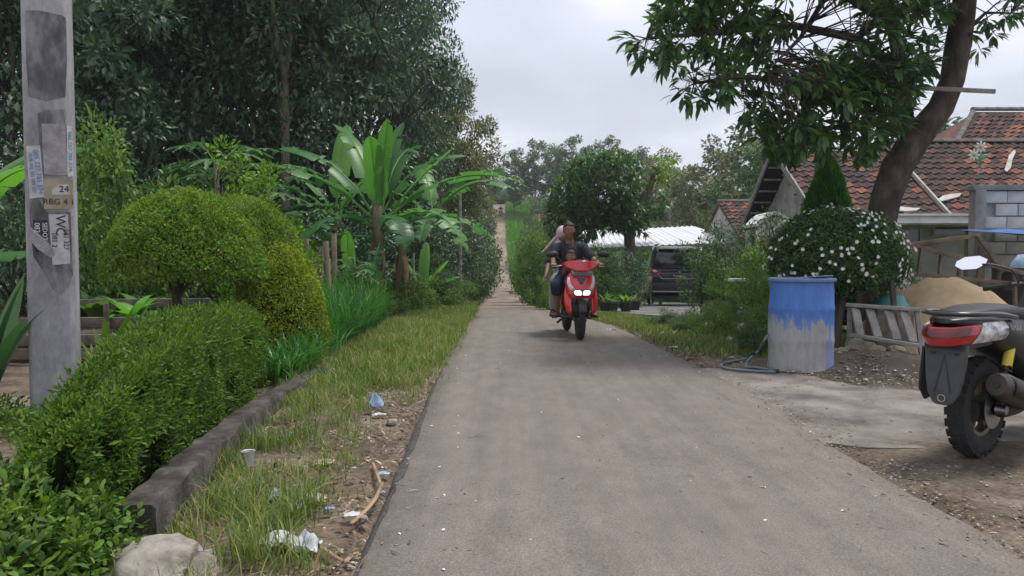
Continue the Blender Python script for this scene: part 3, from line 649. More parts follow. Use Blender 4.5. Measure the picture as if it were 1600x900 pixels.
VF2 = shell_leaves(S2 + N2 * .03, N2, 78, (.03, .055), (.01, .017), .03, lift=1.2)
mobj('foliage', np_mesh('foliage', *merge([VF, VF2]), [M['lf_hedge']]), t)
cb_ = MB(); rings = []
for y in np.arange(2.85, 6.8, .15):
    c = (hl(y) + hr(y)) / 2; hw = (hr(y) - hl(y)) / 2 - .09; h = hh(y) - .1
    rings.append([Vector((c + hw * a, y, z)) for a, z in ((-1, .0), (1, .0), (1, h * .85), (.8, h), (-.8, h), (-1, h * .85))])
cb_.loft(rings); cb_.build('shade_core', M['core'], t)  # solid dark filler painted as the hedge's inner shade
# low sprawling shoots at the near end of the hedge
def low_plant(name, label, cat, loc, R, hgt, n, seed, mat, ln=(.03, .06), wd=(.012, .024), group=None, tpl=OVA, stems=14, flat=.25):
    r = np.random.default_rng(seed); t = thing(name, label, cat, loc, group=group)
    d = rdir(r, n); d[:, 2] = np.abs(d[:, 2]) ; rr_ = (r.random(n) ** .45)[:, None]
    lump = (1 + .35 * (vnoise(d[:, 0] * 3 + seed, d[:, 1] * 3 + d[:, 2] * 2, .8, seed) - .5))[:, None]
    P = d * rr_ * lump * np.array([R, R, hgt])
    D = d * .7 + rdir(r, n) * .7; U = np.array([0, 0, 1.]) * .7 + d * .6 + rdir(r, n) * .5
    mobj('foliage', np_mesh('foliage', *leaves(P, D, U, r.uniform(*ln, n), r.uniform(*wd, n), tpl), [mat]), t)
    mb = MB()
    for k in range(stems):
        q = P[r.integers(n)]; mb.tube([(q[0] * .12, q[1] * .12, -.03), (q[0] * .5, q[1] * .5, q[2] * .55), (q[0] * .92, q[1] * .92, q[2] * .95)], [.012 * R / .4, .008 * R / .4, .003], 5)
    mb.build('stems', M['bark'], t); return t
low_plant('ground_shrub', 'low leafy shrub sprawling at the bottom left corner before the hedge', 'shrub', (-1.72, 2.42, 0), .36, .40, 2600, 81, M['lf_hedge'])
low_plant('ground_shrub', 'low dark shrub between the hedge end and the kerb end', 'shrub', (-1.57, 2.72, 0), .22, .30, 1700, 82, M['lf_hedge'], (.025, .05))
low_plant('ground_shrub', 'small lighter green seedling beside the kerb end', 'shrub', (-1.49, 2.62, 0), .10, .21, 160, 83, M['lf_lime'], (.03, .055), (.02, .034), stems=6)
low_plant('ground_shrub', 'low leafy shrub at the left photo edge below the bare soil', 'shrub', (-1.95, 2.75, 0), .3, .36, 2200, 84, M['lf_hedge'])
low_plant('ground_shrub', 'low weeds around the foot of the concrete pole', 'weeds', (-3.05, 4.9, 0), .36, .16, 900, 85, M['lf_hedge'], stems=8)
low_plant('ground_shrub', 'low dark weeds left of the pole foot under the strap leaves', 'weeds', (-3.6, 5.0, 0), .4, .25, 1100, 86, M['lf_hedge'], stems=8)

def dome(name, label, loc, R, Hc, z0, n, seed, mat, trunks, ln=(.022, .045), wd=(.01, .02), squash=.55, tm='bark'):
    r = np.random.default_rng(seed); t = thing(name, label, 'topiary', loc)
    u = r.random(n); az = r.uniform(0, 6.2832, n)
    zz = u ** .9                                              # 0 rim, 1 top
    rim = np.sqrt(np.maximum(1 - zz ** 2.1, 0)); bum = 1 + .07 * (vnoise(az * 2.2, zz * 3, .5, seed) - .5) + .06 * (vnoise(az * 6, zz * 8, .6, seed + 1) - .5)
    S = np.stack([np.cos(az) * rim * R * bum, np.sin(az) * rim * R * bum, z0 + zz * Hc * bum], 1)
    Nn = np.stack([np.cos(az) * rim / R, np.sin(az) * rim / R, zz / Hc], 1); Nn /= np.linalg.norm(Nn, axis=1, keepdims=True)
    n2 = n // 5; a2 = r.uniform(0, 6.2832, n2); q = np.sqrt(r.random(n2)) * R * .97
    S2 = np.stack([np.cos(a2) * q, np.sin(a2) * q, z0 + .06 * (1 - (q / R) ** 2) + r.normal(0, .02, n2)], 1); N2 = np.tile([[0, 0, -1.]], (n2, 1))
    VF = merge([shell_leaves(S, Nn, seed + 2, ln, wd, .12), shell_leaves(S2, N2, seed + 3, ln, wd, .07, .3)])
    mobj('foliage', np_mesh('foliage', *VF, [mat]), t)
    mb = MB(); mb.lathe([(.02, z0 + .09), (R * .82, z0 + .10), (R * .74, z0 + Hc * .45), (R * .5, z0 + Hc * .72), (.02, z0 + Hc * .88)], 20, cap=True); mb.build('shade_core', M['core'], t, smooth=60)  # opaque dark solid stops see-through, its colour stands for inner shade
    for k, (x, y, rt) in enumerate(trunks):
        mb = MB(); mb.tube([(x, y, -.05), (x * .95 + .02, y, z0 * .45), (x * .9 - .02, y, z0 * .8), (x * .5, y * .5, z0 + .2)], [rt * 1.1, rt, rt * .95, rt * .9], 10)
        for s in range(4):
            a = s * 1.6 + k; mb.tube([(x * .9 - .02, y, z0 * .82), (x * .6 + .3 * R * math.cos(a), y * .6 + .3 * R * math.sin(a), z0 + .12)], [rt * .6, rt * .35], 7)
        mb.build('trunk', M[tm], t, smooth=180)
    return t
dome('topiary_tree', 'green dome shaped topiary tree on a thin dark trunk above the hedge', (-3.08, 7.25, 0), .72, .82, .91, 46000, 91, M['lf_dome'], [(-.02, -.12, .045)])
dome('topiary_tree', 'green topiary dome with a thick trunk behind the larger one', (-2.98, 8.55, 0), .64, .84, .92, 36000, 94, M['lf_dome'], [(.02, -.05, .085)])
dome('clipped_shrub', 'yellow green clipped shrub dome beside the tall grass', (-2.50, 8.25, 0), .52, 1.22, .02, 34000, 97, M['lf_yellow'], [(0, 0, .05)], (.018, .038))

# tall arching grass behind the kerb
def keep_tall(x, y): return ((x < kx(y) - .16) & (x > kx(y) - np.interp(y, [6.6, 8.5, 10, 14], [.35, .55, 1.3, 1.7])) & (y > 6.5)) * sst(14.5, 11, y)
c = scatter(190, -4, -1.8, 6.5, 14, keep_tall, 101); P = tufts(c, 26, .07, 102); r = np.random.default_rng(103)
P[:, 0] = np.minimum(P[:, 0], kx(P[:, 1]) - .12)
VF = blades(P, r.uniform(.5, 1.0, len(P)) * np.interp(P[:, 1], [6.5, 8.4, 9.6, 13], [.55, .6, 1.0, 1.15]), r.uniform(.007, .014, len(P)), r.uniform(.15, 1.0, len(P)), secs=(0, .2, .4, .6, .8, .92, 1), seed=104)
stuff('tall_grass', VF, M['tallgrass'], 'tall arching bright green fodder grass behind the kerb', 'tall grass')

# ================================================================== strap-leaf lily at the left photo edge
def strap_leaf(mb, az, ln, wd, bend, tilt=1.25):
    d = Vector((math.cos(az), math.sin(az), 0)); s = Vector((-math.sin(az), math.cos(az), 0)); rows = []
    for k in range(9):
        t = k / 8; a = tilt - bend * t * t; c = Vector((0, 0, 0))
        c = d * (ln * t * math.cos(tilt - bend * .5 * t * t)) + Vector((0, 0, ln * t * math.sin(tilt - bend * .5 * t * t)))
        ww = wd * (.55 + 1.0 * t if t < .45 else 1 * (1 - ((t - .45) / .55) ** 2.2) + 1e-3) * .5
        up = Vector((0, 0, 1)) if tilt < 1 else -d
        rows.append([c - s * ww + up * ww * .35, c, c + s * ww + up * ww * .35])
    mb.loft(rows, False, closed=False)
def strap_plant(label, loc, n, ln, wd, seed, mat, name='lily_plant', cat='plant', bend=(.2, .9), group=None, tilt=(1.0, 1.45), scale=1):
    rr_ = random.Random(seed); t = thing(name, label, cat, loc, group=group)
    for k in range(n):
        mb = MB(); strap_leaf(mb, k * 2.4 + rr_.uniform(-.3, .3), ln * rr_.uniform(.7, 1), wd * rr_.uniform(.8, 1.1), rr_.uniform(*bend), rr_.uniform(*tilt)); mb.build('leaf', mat, t, smooth=180, recalc=False)
    t.scale = (scale,) * 3
    return t
strap_plant('large strap leaved lily at the left photo edge beside the pole', (-3.62, 5.2, -.02), 11, 1.2, .14, 111, M['lf_strap'], bend=(.05, .6), tilt=(1.05, 1.5))
strap_plant('dark strap leaves rising just behind the right side of the pole', (-3.02, 5.75, -.02), 6, .85, .10, 112, M['lf_hedge'], bend=(.05, .5), tilt=(1.2, 1.5))

# ================================================================== banana plants
def banana_leaf(mb, root, az, ln, wd, el, sag, seed, roll=0.0, tear=.5):
    """one torn blade with a raised midrib; el start elevation, sag total bend"""
    rr_ = random.Random(seed); d = Vector((math.cos(az), math.sin(az), 0)); s = Vector((-math.sin(az), math.cos(az), 0)); n = 26
    c = Vector(root); pts = []; a = el; st = ln * 1.18 / n
    for k in range(n + 1):
        pts.append((c.copy(), a)); a = el - sag * ((k + 1) / n) ** 1.4; c = c + (d * math.cos(a) + Vector((0, 0, math.sin(a)))) * st
    k0 = 4
    mb.tube([p for p, _ in pts], [.028 * ln / 2 * (1 - .85 * k / n) for k in range(n + 1)], 6, mi=1)
    for sd in (-1, 1):
        run = []; cut = set()
        for k in range(k0, n + 1):
            if rr_.random() < tear * .45: cut.add(k)
        drop = 0.0
        for k in range(k0, n):
            if k in cut: drop = rr_.uniform(-.1, .6)
            q = []
            for kk in (k, k + 1):
                t = (kk - k0) / (n - k0); p, a = pts[kk]
                ww = wd * .5 * min(1, (t * 7 + .12)) ** .6 * (max(0, 1 - max(0, (t - .55) / .45) ** 2.4)) ** .6
                up = (Vector((0, 0, 1)) * math.cos(a) - d * math.sin(a))
                side = (s * sd * math.cos(roll * sd + .35 - drop) + up * math.sin(roll * sd + .35 - drop))
                sl = (d * math.cos(a) + Vector((0, 0, math.sin(a)))) * (.12 * ww) * (1 if kk == k + 1 or k + 1 not in cut else 1)
                gap = .985 if (kk == k + 1 and (k + 1) in cut) else 1
                mid = p + side * ww * .5 + up * ww * .07; tip = p + side * ww * gap + sl * (1 if gap == 1 else .6) - up * ww * .12 * (1 + drop * 2)
                if kk == k + 1 and (k + 1) in cut: tip = tip - (d * math.cos(a) + Vector((0, 0, math.sin(a)))) * st * .75; mid = mid - (d * math.cos(a) + Vector((0, 0, math.sin(a)))) * st * .3
                q.append((p, mid, tip))
            (p0, m0, t0), (p1, m1, t1) = q
            mb.add([p0, m0, t0, p1, m1, t1], [(0, 1, 4, 3), (1, 2, 5, 4)] if sd > 0 else [(3, 4, 1, 0), (4, 5, 2, 1)])
def banana(label, loc, specs, stems, seed, group=None, name='banana_plant'):
    t = thing(name, label, 'banana plant', loc, group=group)
    for (x, y, h, r0, lean) in stems:
        mb = MB(); n = 9; pts = [(x + lean * (k / n) ** 1.3, y, -.05 + (h + .05) * k / n) for k in range(n + 1)]
        mb.tube(pts, [r0 * (1.15 - .5 * k / n) * (1 + .06 * ((k * 7) % 3 - 1)) for k in range(n + 1)], 12); mb.build('stem', M['banana_stem'], t, smooth=180)
        rr_ = random.Random(seed + int(h * 10))
        for k in range(7):                                     # hanging dry sheaths
            a = rr_.uniform(0, 6.28); z = h * rr_.uniform(.35, .9); f = z / h
            c = Vector((x + lean * f ** 1.3, y, z)); o = Vector((math.cos(a), math.sin(a), 0)); s = Vector((-math.sin(a), math.cos(a), 0)); mbs = MB(); ln = rr_.uniform(.3, .7)
            mbs.loft([[c + o * (r0 * .95 + .05 * math.sin(q * 3)) - Vector((0, 0, q * ln)) + s * w_ * (.05 * (1 - q * .6)) for w_ in (-1, 0, 1)] for q in (0, .33, .66, 1)], False, closed=False)
            mbs.build('dry_sheath', M['dry'], t, smooth=180)
    for i, (root, az, ln, wd, el, sag, mat, tear) in enumerate(specs):
        mb = MB(); el, sag = (el + 9, sag + 6) if mat == 'lf_banana' and el > 10 else (el, sag); banana_leaf(mb, root, rad(az), ln, wd * .9, rad(el), rad(sag), seed + i, 0, min(1.2, tear * 1.35)); mb.build('leaf', [M[mat], M['lf_banana_new']], t, smooth=180, recalc=False)
    return t
M['banana_stem'] = pmat('banana_stem', (.16, .105, .065), (.07, .045, .03), 4, .8, bmp=.4, stretch=(3, 3, .5), c3=(.17, .19, .07))
NB, NN = 'lf_banana', 'lf_banana_new'
# azimuth: 0 = right, 90 = away, 180 = left, 270 = towards the camera
banana('tall banana plant with torn arching leaves and brown stem at the road bend', (-2.62, 15.0, 0), [
    ((0, 0, 1.9), 250, 1.3, .58, 84, 10, NN, .15), ((.05, 0, 2.0), 300, 1.5, .36, 80, 12, NN, .1), ((.06, 0, 2.1), 60, 1.6, .42, 70, 22, NB, .3),
    ((.1, 0, 1.75), 355, 1.75, .40, 52, 14, NN, .25), ((.08, 0, 1.9), 15, 1.9, .55, 56, 62, NB, .4), ((.1, 0, 1.75), 345, 2.75, .55, 34, 66, NB, .9),
    ((.1, .0, 1.6), 318, 2.3, .6, 22, 90, NB, .9), ((.05, 0, 1.6), 295, 1.7, .55, 22, 98, NB, .6), ((-.1, 0, 1.95), 168, 2.1, .5, 50, 52, NB, .5),
    ((-.1, 0, 1.85), 188, 2.35, .58, 36, 50, NB, .6), ((-.1, 0, 1.7), 205, 2.1, .6, 24, 80, NB, .8), ((-.06, 0, 1.65), 232, 1.7, .55, 16, 84, NB, .6),
    ((-.05, .1, 2.0), 130, 2.2, .6, 62, 45, NB, .4), ((.05, .1, 1.9), 75, 2.3, .6, 58, 60, NB, .5), ((-.1, 0, 1.5), 176, 2.0, .5, 4, 70, NB, .9), ((.1, 0, 1.5), 20, 2.2, .55, 25, 80, NB, .8), ((.06, -.05, 1.4), 265, 1.2, .4, -35, 50, NB, .9)],
    [(0, 0, 2.1, .14, 0.0), (.36, .3, 1.75, .12, .12)], 120)
banana('younger banana plant behind the tall one with upright bright leaves', (-4.0, 17.5, 0.1), [
    ((0, 0, 2.0), 80, 1.9, .5, 80, 20, NN, .2), ((0, 0, 1.9), 170, 2.1, .5, 50, 60, NB, .6), ((0, 0, 1.9), 200, 2.2, .5, 35, 70, NB, .6), ((0, 0, 1.8), 330, 2.0, .5, 50, 70, NB, .5), ((0, 0, 1.7), 240, 1.8, .5, 20, 80, NB, .7), ((0, 0, 1.9), 20, 1.9, .5, 55, 60, NB, .6)],
    [(0, 0, 2.0, .12, 0.05)], 140)
banana('leaning banana plant behind the pipe posts at the left road edge', (-1.95, 19.0, -.12), [
    ((0, 0, 2.2), 330, 2.3, .5, 40, 80, NB, .8), ((0, 0, 2.2), 10, 2.0, .5, 55, 70, NB, .7), ((0, 0, 2.2), 110, 2.0, .5, 60, 60, NB, .5), ((0, 0, 2.1), 190, 2.0, .5, 40, 70, NB, .7), ((0, 0, 2.1), 265, 1.5, .5, 10, 70, NB, .8)],
    [(0, 0, 2.2, .12, -.15)], 150)
banana('small banana sucker with bright leaves below the pipe posts', (-2.0, 17.0, -.05), [
    ((0, 0, .25), 200, 1.0, .26, 72, 25, NN, .1), ((0, 0, .25), 330, .95, .24, 62, 30, NN, .1), ((0, 0, .25), 80, 1.1, .26, 80, 15, NN, .1), ((0, 0, .2), 280, .8, .24, 45, 60, NB, .3), ((0, 0, .2), 20, .9, .24, 50, 50, NN, .3)], [(0, 0, .3, .05, 0)], 160)
banana('small upright banana sucker left of the tall banana stem', (-2.95, 14.0, 0), [
    ((0, 0, .3), 265, 1.1, .3, 84, 8, NN, .1), ((0, 0, .25), 180, .9, .26, 70, 40, NB, .2), ((0, 0, .25), 20, .8, .24, 70, 40, NB, .2)], [(0, 0, .35, .05, 0)], 170)
banana('banana plant cut off by the left photo edge behind the lily', (-5.35, 7.4, 0), [
    ((0, 0, 1.15), 340, 1.25, .5, 62, 65, NN, .1), ((0, 0, 1.1), 300, 1.2, .45, 45, 80, NB, .4), ((0, 0, 1.2), 40, 1.4, .5, 62, 60, NB, .3), ((0, 0, 1.2), 150, 1.4, .5, 50, 70, NB, .3), ((0, 0, 1.0), 5, .9, .4, 20, 60, NB, .7)], [(0, 0, 1.2, .1, 0)], 180)
# ================================================================== trees and shrubs
def tree_var(seed, Ht, R, cb, ncl, cr, per, ln, wd, tr, tpl=DIA, shell=.5, droop=.1, limbs=.6, flat=.75, lean=0.0, fork=False, out=.8):
    r = np.random.default_rng(seed); C = []
    mid = (cb + Ht) / 2; rz = (Ht - cb) / 2
    while len(C) < ncl:
        d = rdir(r, 1)[0]; q = shell + (1 - shell) * r.random() ** .5 if r.random() < .8 else r.random()
        k = 1 + .5 * (float(vnoise(math.atan2(d[1], d[0]) * 1.3 + 5, d[2] * 1.6 + 5, .9, seed)) - .5)
        f = (1 - .25 * d[2]) if d[2] > 0 else 1.0
        C.append((d[0] * q * R * k * f, d[1] * q * R * k * f, mid + d[2] * q * rz * (.9 + .2 * k)))
    C = np.array(C); C[:, 2] = np.maximum(C[:, 2], cr * .5)
    crs = r.uniform(.65, 1.25, ncl) * cr
    ctr = np.repeat(C, per, 0); rad_ = np.repeat(crs, per)[:, None]; n = len(ctr)
    d = rdir(r, n); P = ctr + d * rad_ * (r.random((n, 1)) ** .4) * np.array([1, 1, flat])
    P[:, 2] = np.maximum(P[:, 2], .03)
    D = d * out + rdir(r, n) * .6; D[:, 2] -= droop
    U = d * .6 + np.array([0, 0, .8]) + rdir(r, n) * .45
    V, Fc = leaves(P, D, U, r.uniform(.6, 1.15, n) * ln, r.uniform(.7, 1.1, n) * wd, tpl)
    mb = MB(); rr_ = random.Random(seed); top = Ht * .82; k = 8
    tp = [Vector((lean * (i / k) + .06 * R * math.sin(i * 1.3 + seed) * i / k, .05 * R * math.sin(i * 1.9 + seed * 2) * i / k, -.1 + (top + .1) * i / k)) for i in range(k + 1)]
    mb.tube(tp, [tr * (1.25 if i == 0 else 1 - .82 * i / k) for i in range(k + 1)], 9)
    for c in C:
        if rr_.random() > limbs: continue
        c = Vector(c); h = max(cb * .6, c.z - .45 * math.hypot(c.x, c.y) - .1 * Ht); f = min(max(h / top, .08), .95) * k; i = min(int(f), k - 1)
        a = tp[i].lerp(tp[i + 1], f - i); ra = tr * (1 - .82 * f / k) * .55; m_ = a.lerp(c, .5) + Vector((0, 0, .06 * (c - a).length))
        mb.tube([a, m_, c], [ra, ra * .6, ra * .2], 5)
    return mb, V, Fc
VAR = {}
def variant(key, leaf, bark, *a, **k):
    mb, V, Fc = tree_var(*a, **k); VAR[key] = (mb.mesh('trunk', M[bark], smooth=180), np_mesh('crown', V, Fc, [M[leaf]]))
def plant(key, name, label, cat, loc, sxy=1.0, sz=1.0, rz=0.0, group=None):
    t = thing(name, label, cat, loc, rz, group); t.scale = (sxy, sxy, sz)
    mobj('trunk', VAR[key][0], t); mobj('crown', VAR[key][1], t); return t
variant('dark1', 'lf_dark', 'bark', 201, 12, 3.4, 1.0, 105, .85, 210, .23, .11, .17)
variant('dark2', 'lf_dark', 'bark', 202, 12, 3.4, 1.4, 105, .9, 210, .25, .12, .16)
variant('dark3', 'lf_dark', 'pale_bark', 203, 12, 3.4, 2.2, 95, .85, 220, .2, .10, .15, lean=.4)
variant('olive', 'lf_olive', 'pale_bark', 204, 12, 3.0, 2.5, 80, .75, 200, .24, .11, .16)
variant('mid1', 'lf_mid', 'bark', 205, 8, 2.6, .8, 75, .75, 170, .2, .10, .14)
variant('far1', 'lf_far', 'pale_bark', 206, 10, 2.3, 2.0, 52, .62, 90, .36, .22, .13, tpl=OVA)
variant('far2', 'lf_far', 'pale_bark', 207, 10, 2.6, 1.2, 60, .75, 95, .36, .20, .14, tpl=OVA)
variant('far3', 'lf_olive', 'pale_bark', 208, 9, 2.8, .8, 62, .8, 120, .34, .18, .14)
variant('bush_mid', 'lf_mid', 'bark', 211, 1.6, 1.0, .1, 46, .26, 110, .085, .036, .03, shell=.35)
variant('bush_light', 'lf_light', 'bark', 212, 1.6, 1.0, .1, 44, .27, 110, .085, .042, .03, shell=.35)
variant('bush_lime', 'lf_lime', 'bark', 213, 1.8, .8, .15, 40, .22, 110, .075, .036, .03, shell=.35, droop=-.3)
variant('bush_dark', 'lf_dark', 'bark', 214, 1.6, 1.0, .05, 50, .28, 110, .09, .04, .03, shell=.3)
variant('bush_loose', 'lf_mid', 'bark', 215, 2.0, .9, .2, 34, .2, 60, .10, .034, .02, tpl=LAN, shell=.3)
variant('bush_fern', 'lf_light', 'bark', 216, 1.2, 1.0, .05, 40, .24, 110, .12, .02, .02, tpl=LAN, shell=.3)
variant('bush_far', 'lf_far', 'bark', 217, 3.0, 2.0, .1, 60, .5, 90, .22, .12, .05, shell=.3)
variant('bush_bank', 'lf_light', 'bark', 218, 3.0, 2.0, .1, 60, .5, 90, .2, .10, .05, shell=.3)
# ---- dark wood on the left: (variant, px, Y, crown radius, height, label)
wood = [
 ('dark2', 25, 15, 2.6, 10, 'dark broadleaf tree at the far left behind the concrete pole'),
 ('dark1', 165, 19, 3.3, 12, 'dense dark tree just right of the concrete pole'),
 ('dark2', 320, 20.5, 3.2, 12.5, 'dense dark tree above the papaya leaves'),
 ('dark3', 455, 21, 2.9, 13, 'dark tree with pale forked trunk left of the banana plant'),
 ('dark1', 575, 23, 2.7, 13, 'tall dark tree directly behind the banana plant'),
 ('dark2', 632, 29, 2.15, 13, 'tall dark tree at the right edge of the left wood'),
 ('dark3', 90, 26, 3.6, 14, 'dark tree in the second row behind the concrete pole'),
 ('dark2', 245, 28, 3.6, 14, 'dark tree in the second row behind the citrus shrubs'),
 ('dark1', 395, 29, 3.6, 15, 'dark tree in the second row left of the forked trunk'),
 ('dark2', 530, 31, 3.4, 15, 'dark tree in the second row right of the forked trunk'),
 ('olive', 700, 36, 2.15, 11, 'olive tree with yellowish flowers overhanging the dirt road'),
 ('olive', 655, 48, 3.0, 15, 'taller pale tree behind the olive one at the wood edge'),
 ('dark1', 715, 52, 2.3, 8.6, 'dark tree left of the dirt road in the dip'),
 ('far3', 735, 72, 2.3, 9.0, 'olive tree left of the dirt road at the foot of the slope'),
 ('far1', 748, 92, 2.2, 9.5, 'tree left of the dirt road halfway up the slope'),
 ('far1', 762, 116, 1.8, 8.4, 'slender tree left of the dirt road near the hilltop'),
]
for i, (v, px, y, R, h, lab) in enumerate(wood):
    base = {'dark1': 3.4, 'dark2': 3.4, 'dark3': 3.4, 'olive': 3.0, 'far1': 2.3, 'far3': 2.8}[v]; hb_ = {'far1': 10, 'far3': 9}.get(v, 12)
    plant(v, 'woodland_tree', lab, 'tree', on(px, y), R / base, h / hb_, i * 1.3, 'trees of the wood left of the road')
# pale forked trunk standing free in front of the dark crowns
t = thing('forked_tree', 'pale bare forked trunk rising against the dark wood at upper left', 'tree', on(447, 19.0))
mb = MB(); o = t.location
def loc(px, py, Y): return at(px, py, Y) - o
mb.tube([(0, 0, -.1), loc(446, 300, 19.0), loc(446, 180, 19.0), loc(445, 118, 19.0), loc(436, 80, 19.0), loc(430, 40, 19.0), loc(424, -10, 19.0), loc(415, -80, 19.0)], [.13, .11, .095, .085, .07, .065, .06, .05], 9)
mb.tube([loc(445, 122, 19.0), loc(449, 90, 19.1), loc(453, 60, 19.2), loc(454, 20, 19.2), loc(458, -40, 19.2), loc(466, -110, 19.2)], [.08, .068, .06, .055, .05, .04], 9)
for a, b_ in (((430, 40), (441, 12)), ((432, 55), (440, 50)), ((454, 25), (466, 2)), ((436, 85), (428, 70))): mb.tube([loc(*a, 19.0), loc(*b_, 18.9)], [.03, .012], 5)
mb.build('trunk', M['pale_bark'], t, smooth=180)
r = np.random.default_rng(220); nC = 26; Cc = np.stack([r.uniform(-1.6, 1.6, nC), r.uniform(-1, 1.2, nC), r.uniform(6.6, 9.4, nC)], 1); ctr = np.repeat(Cc, 150, 0); d = rdir(r, len(ctr))
mobj('crown', np_mesh('crown', *leaves(ctr + d * .6 * r.random((len(ctr), 1)) ** .4, d + rdir(r, len(ctr)) * .6, np.array([0, 0, 1.]) + d * .5, r.uniform(.12, .22, len(ctr)), r.uniform(.05, .1, len(ctr))), [M['lf_dark']]), t)
# ---- hill and right background
far = [
 ('far1', 803, 113, 2.2, 9.3, 'sparse tree right of the dirt road at the hilltop'), ('far1', 836, 110, 2.6, 10.6, 'tallest sparse tree on the hilltop right of the road'),
 ('far2', 868, 122, 2.3, 8.8, 'round sparse tree behind the hilltop pair'), ('far1', 893, 112, 2.3, 10.3, 'upright sparse tree above the mango tree crown'),
 ('far2', 925, 118, 2.6, 9.4, 'sparse tree behind the left of the mango tree crown'), ('far1', 958, 120, 2.4, 9.8, 'sparse hilltop tree above the middle of the mango tree'),
 ('far2', 1002, 112, 3.0, 8.8, 'sparse hilltop tree above the bright sprouting branch'), ('far3', 1050, 92, 3.4, 10, 'olive tree right of the sprouting branch'),
 ('far3', 1100, 68, 3.4, 11.2, 'largest olive tree behind the white metal roof'), ('far3', 1142, 74, 3.4, 10.6, 'olive tree left of the house gable in the distance'),
 ('mid1', 1192, 46, 3.0, 8.6, 'green tree close to the left of the house gable'), ('far2', 1180, 60, 3.4, 12.0, 'pale tree rising above the house gable'),
 ('far2', 1455, 44, 3.0, 9.8, 'pale tree behind the house roof between trunk and upper roof'), ('far3', 1290, 42, 3.0, 8.3, 'tree behind the house roof left of the mango trunk'),
 ('far2', 1010, 78, 3.0, 8.0, 'far tree behind the right of the mango crown'),
 ('far2', 783, 150, 2.2, 5.2, 'small tree on the skyline straight above the dirt road')]
for i, (v, px, y, R, h, lab) in enumerate(far):
    base = {'far1': 2.3, 'far2': 2.6, 'far3': 2.8, 'mid1': 2.6}[v]; hb_ = {'far1': 10, 'far2': 10, 'far3': 9, 'mid1': 8}[v]
    plant(v, 'background_tree', lab, 'tree', on(px, y), R / base, h / hb_, i * 2.1, 'trees in the background right of the road')
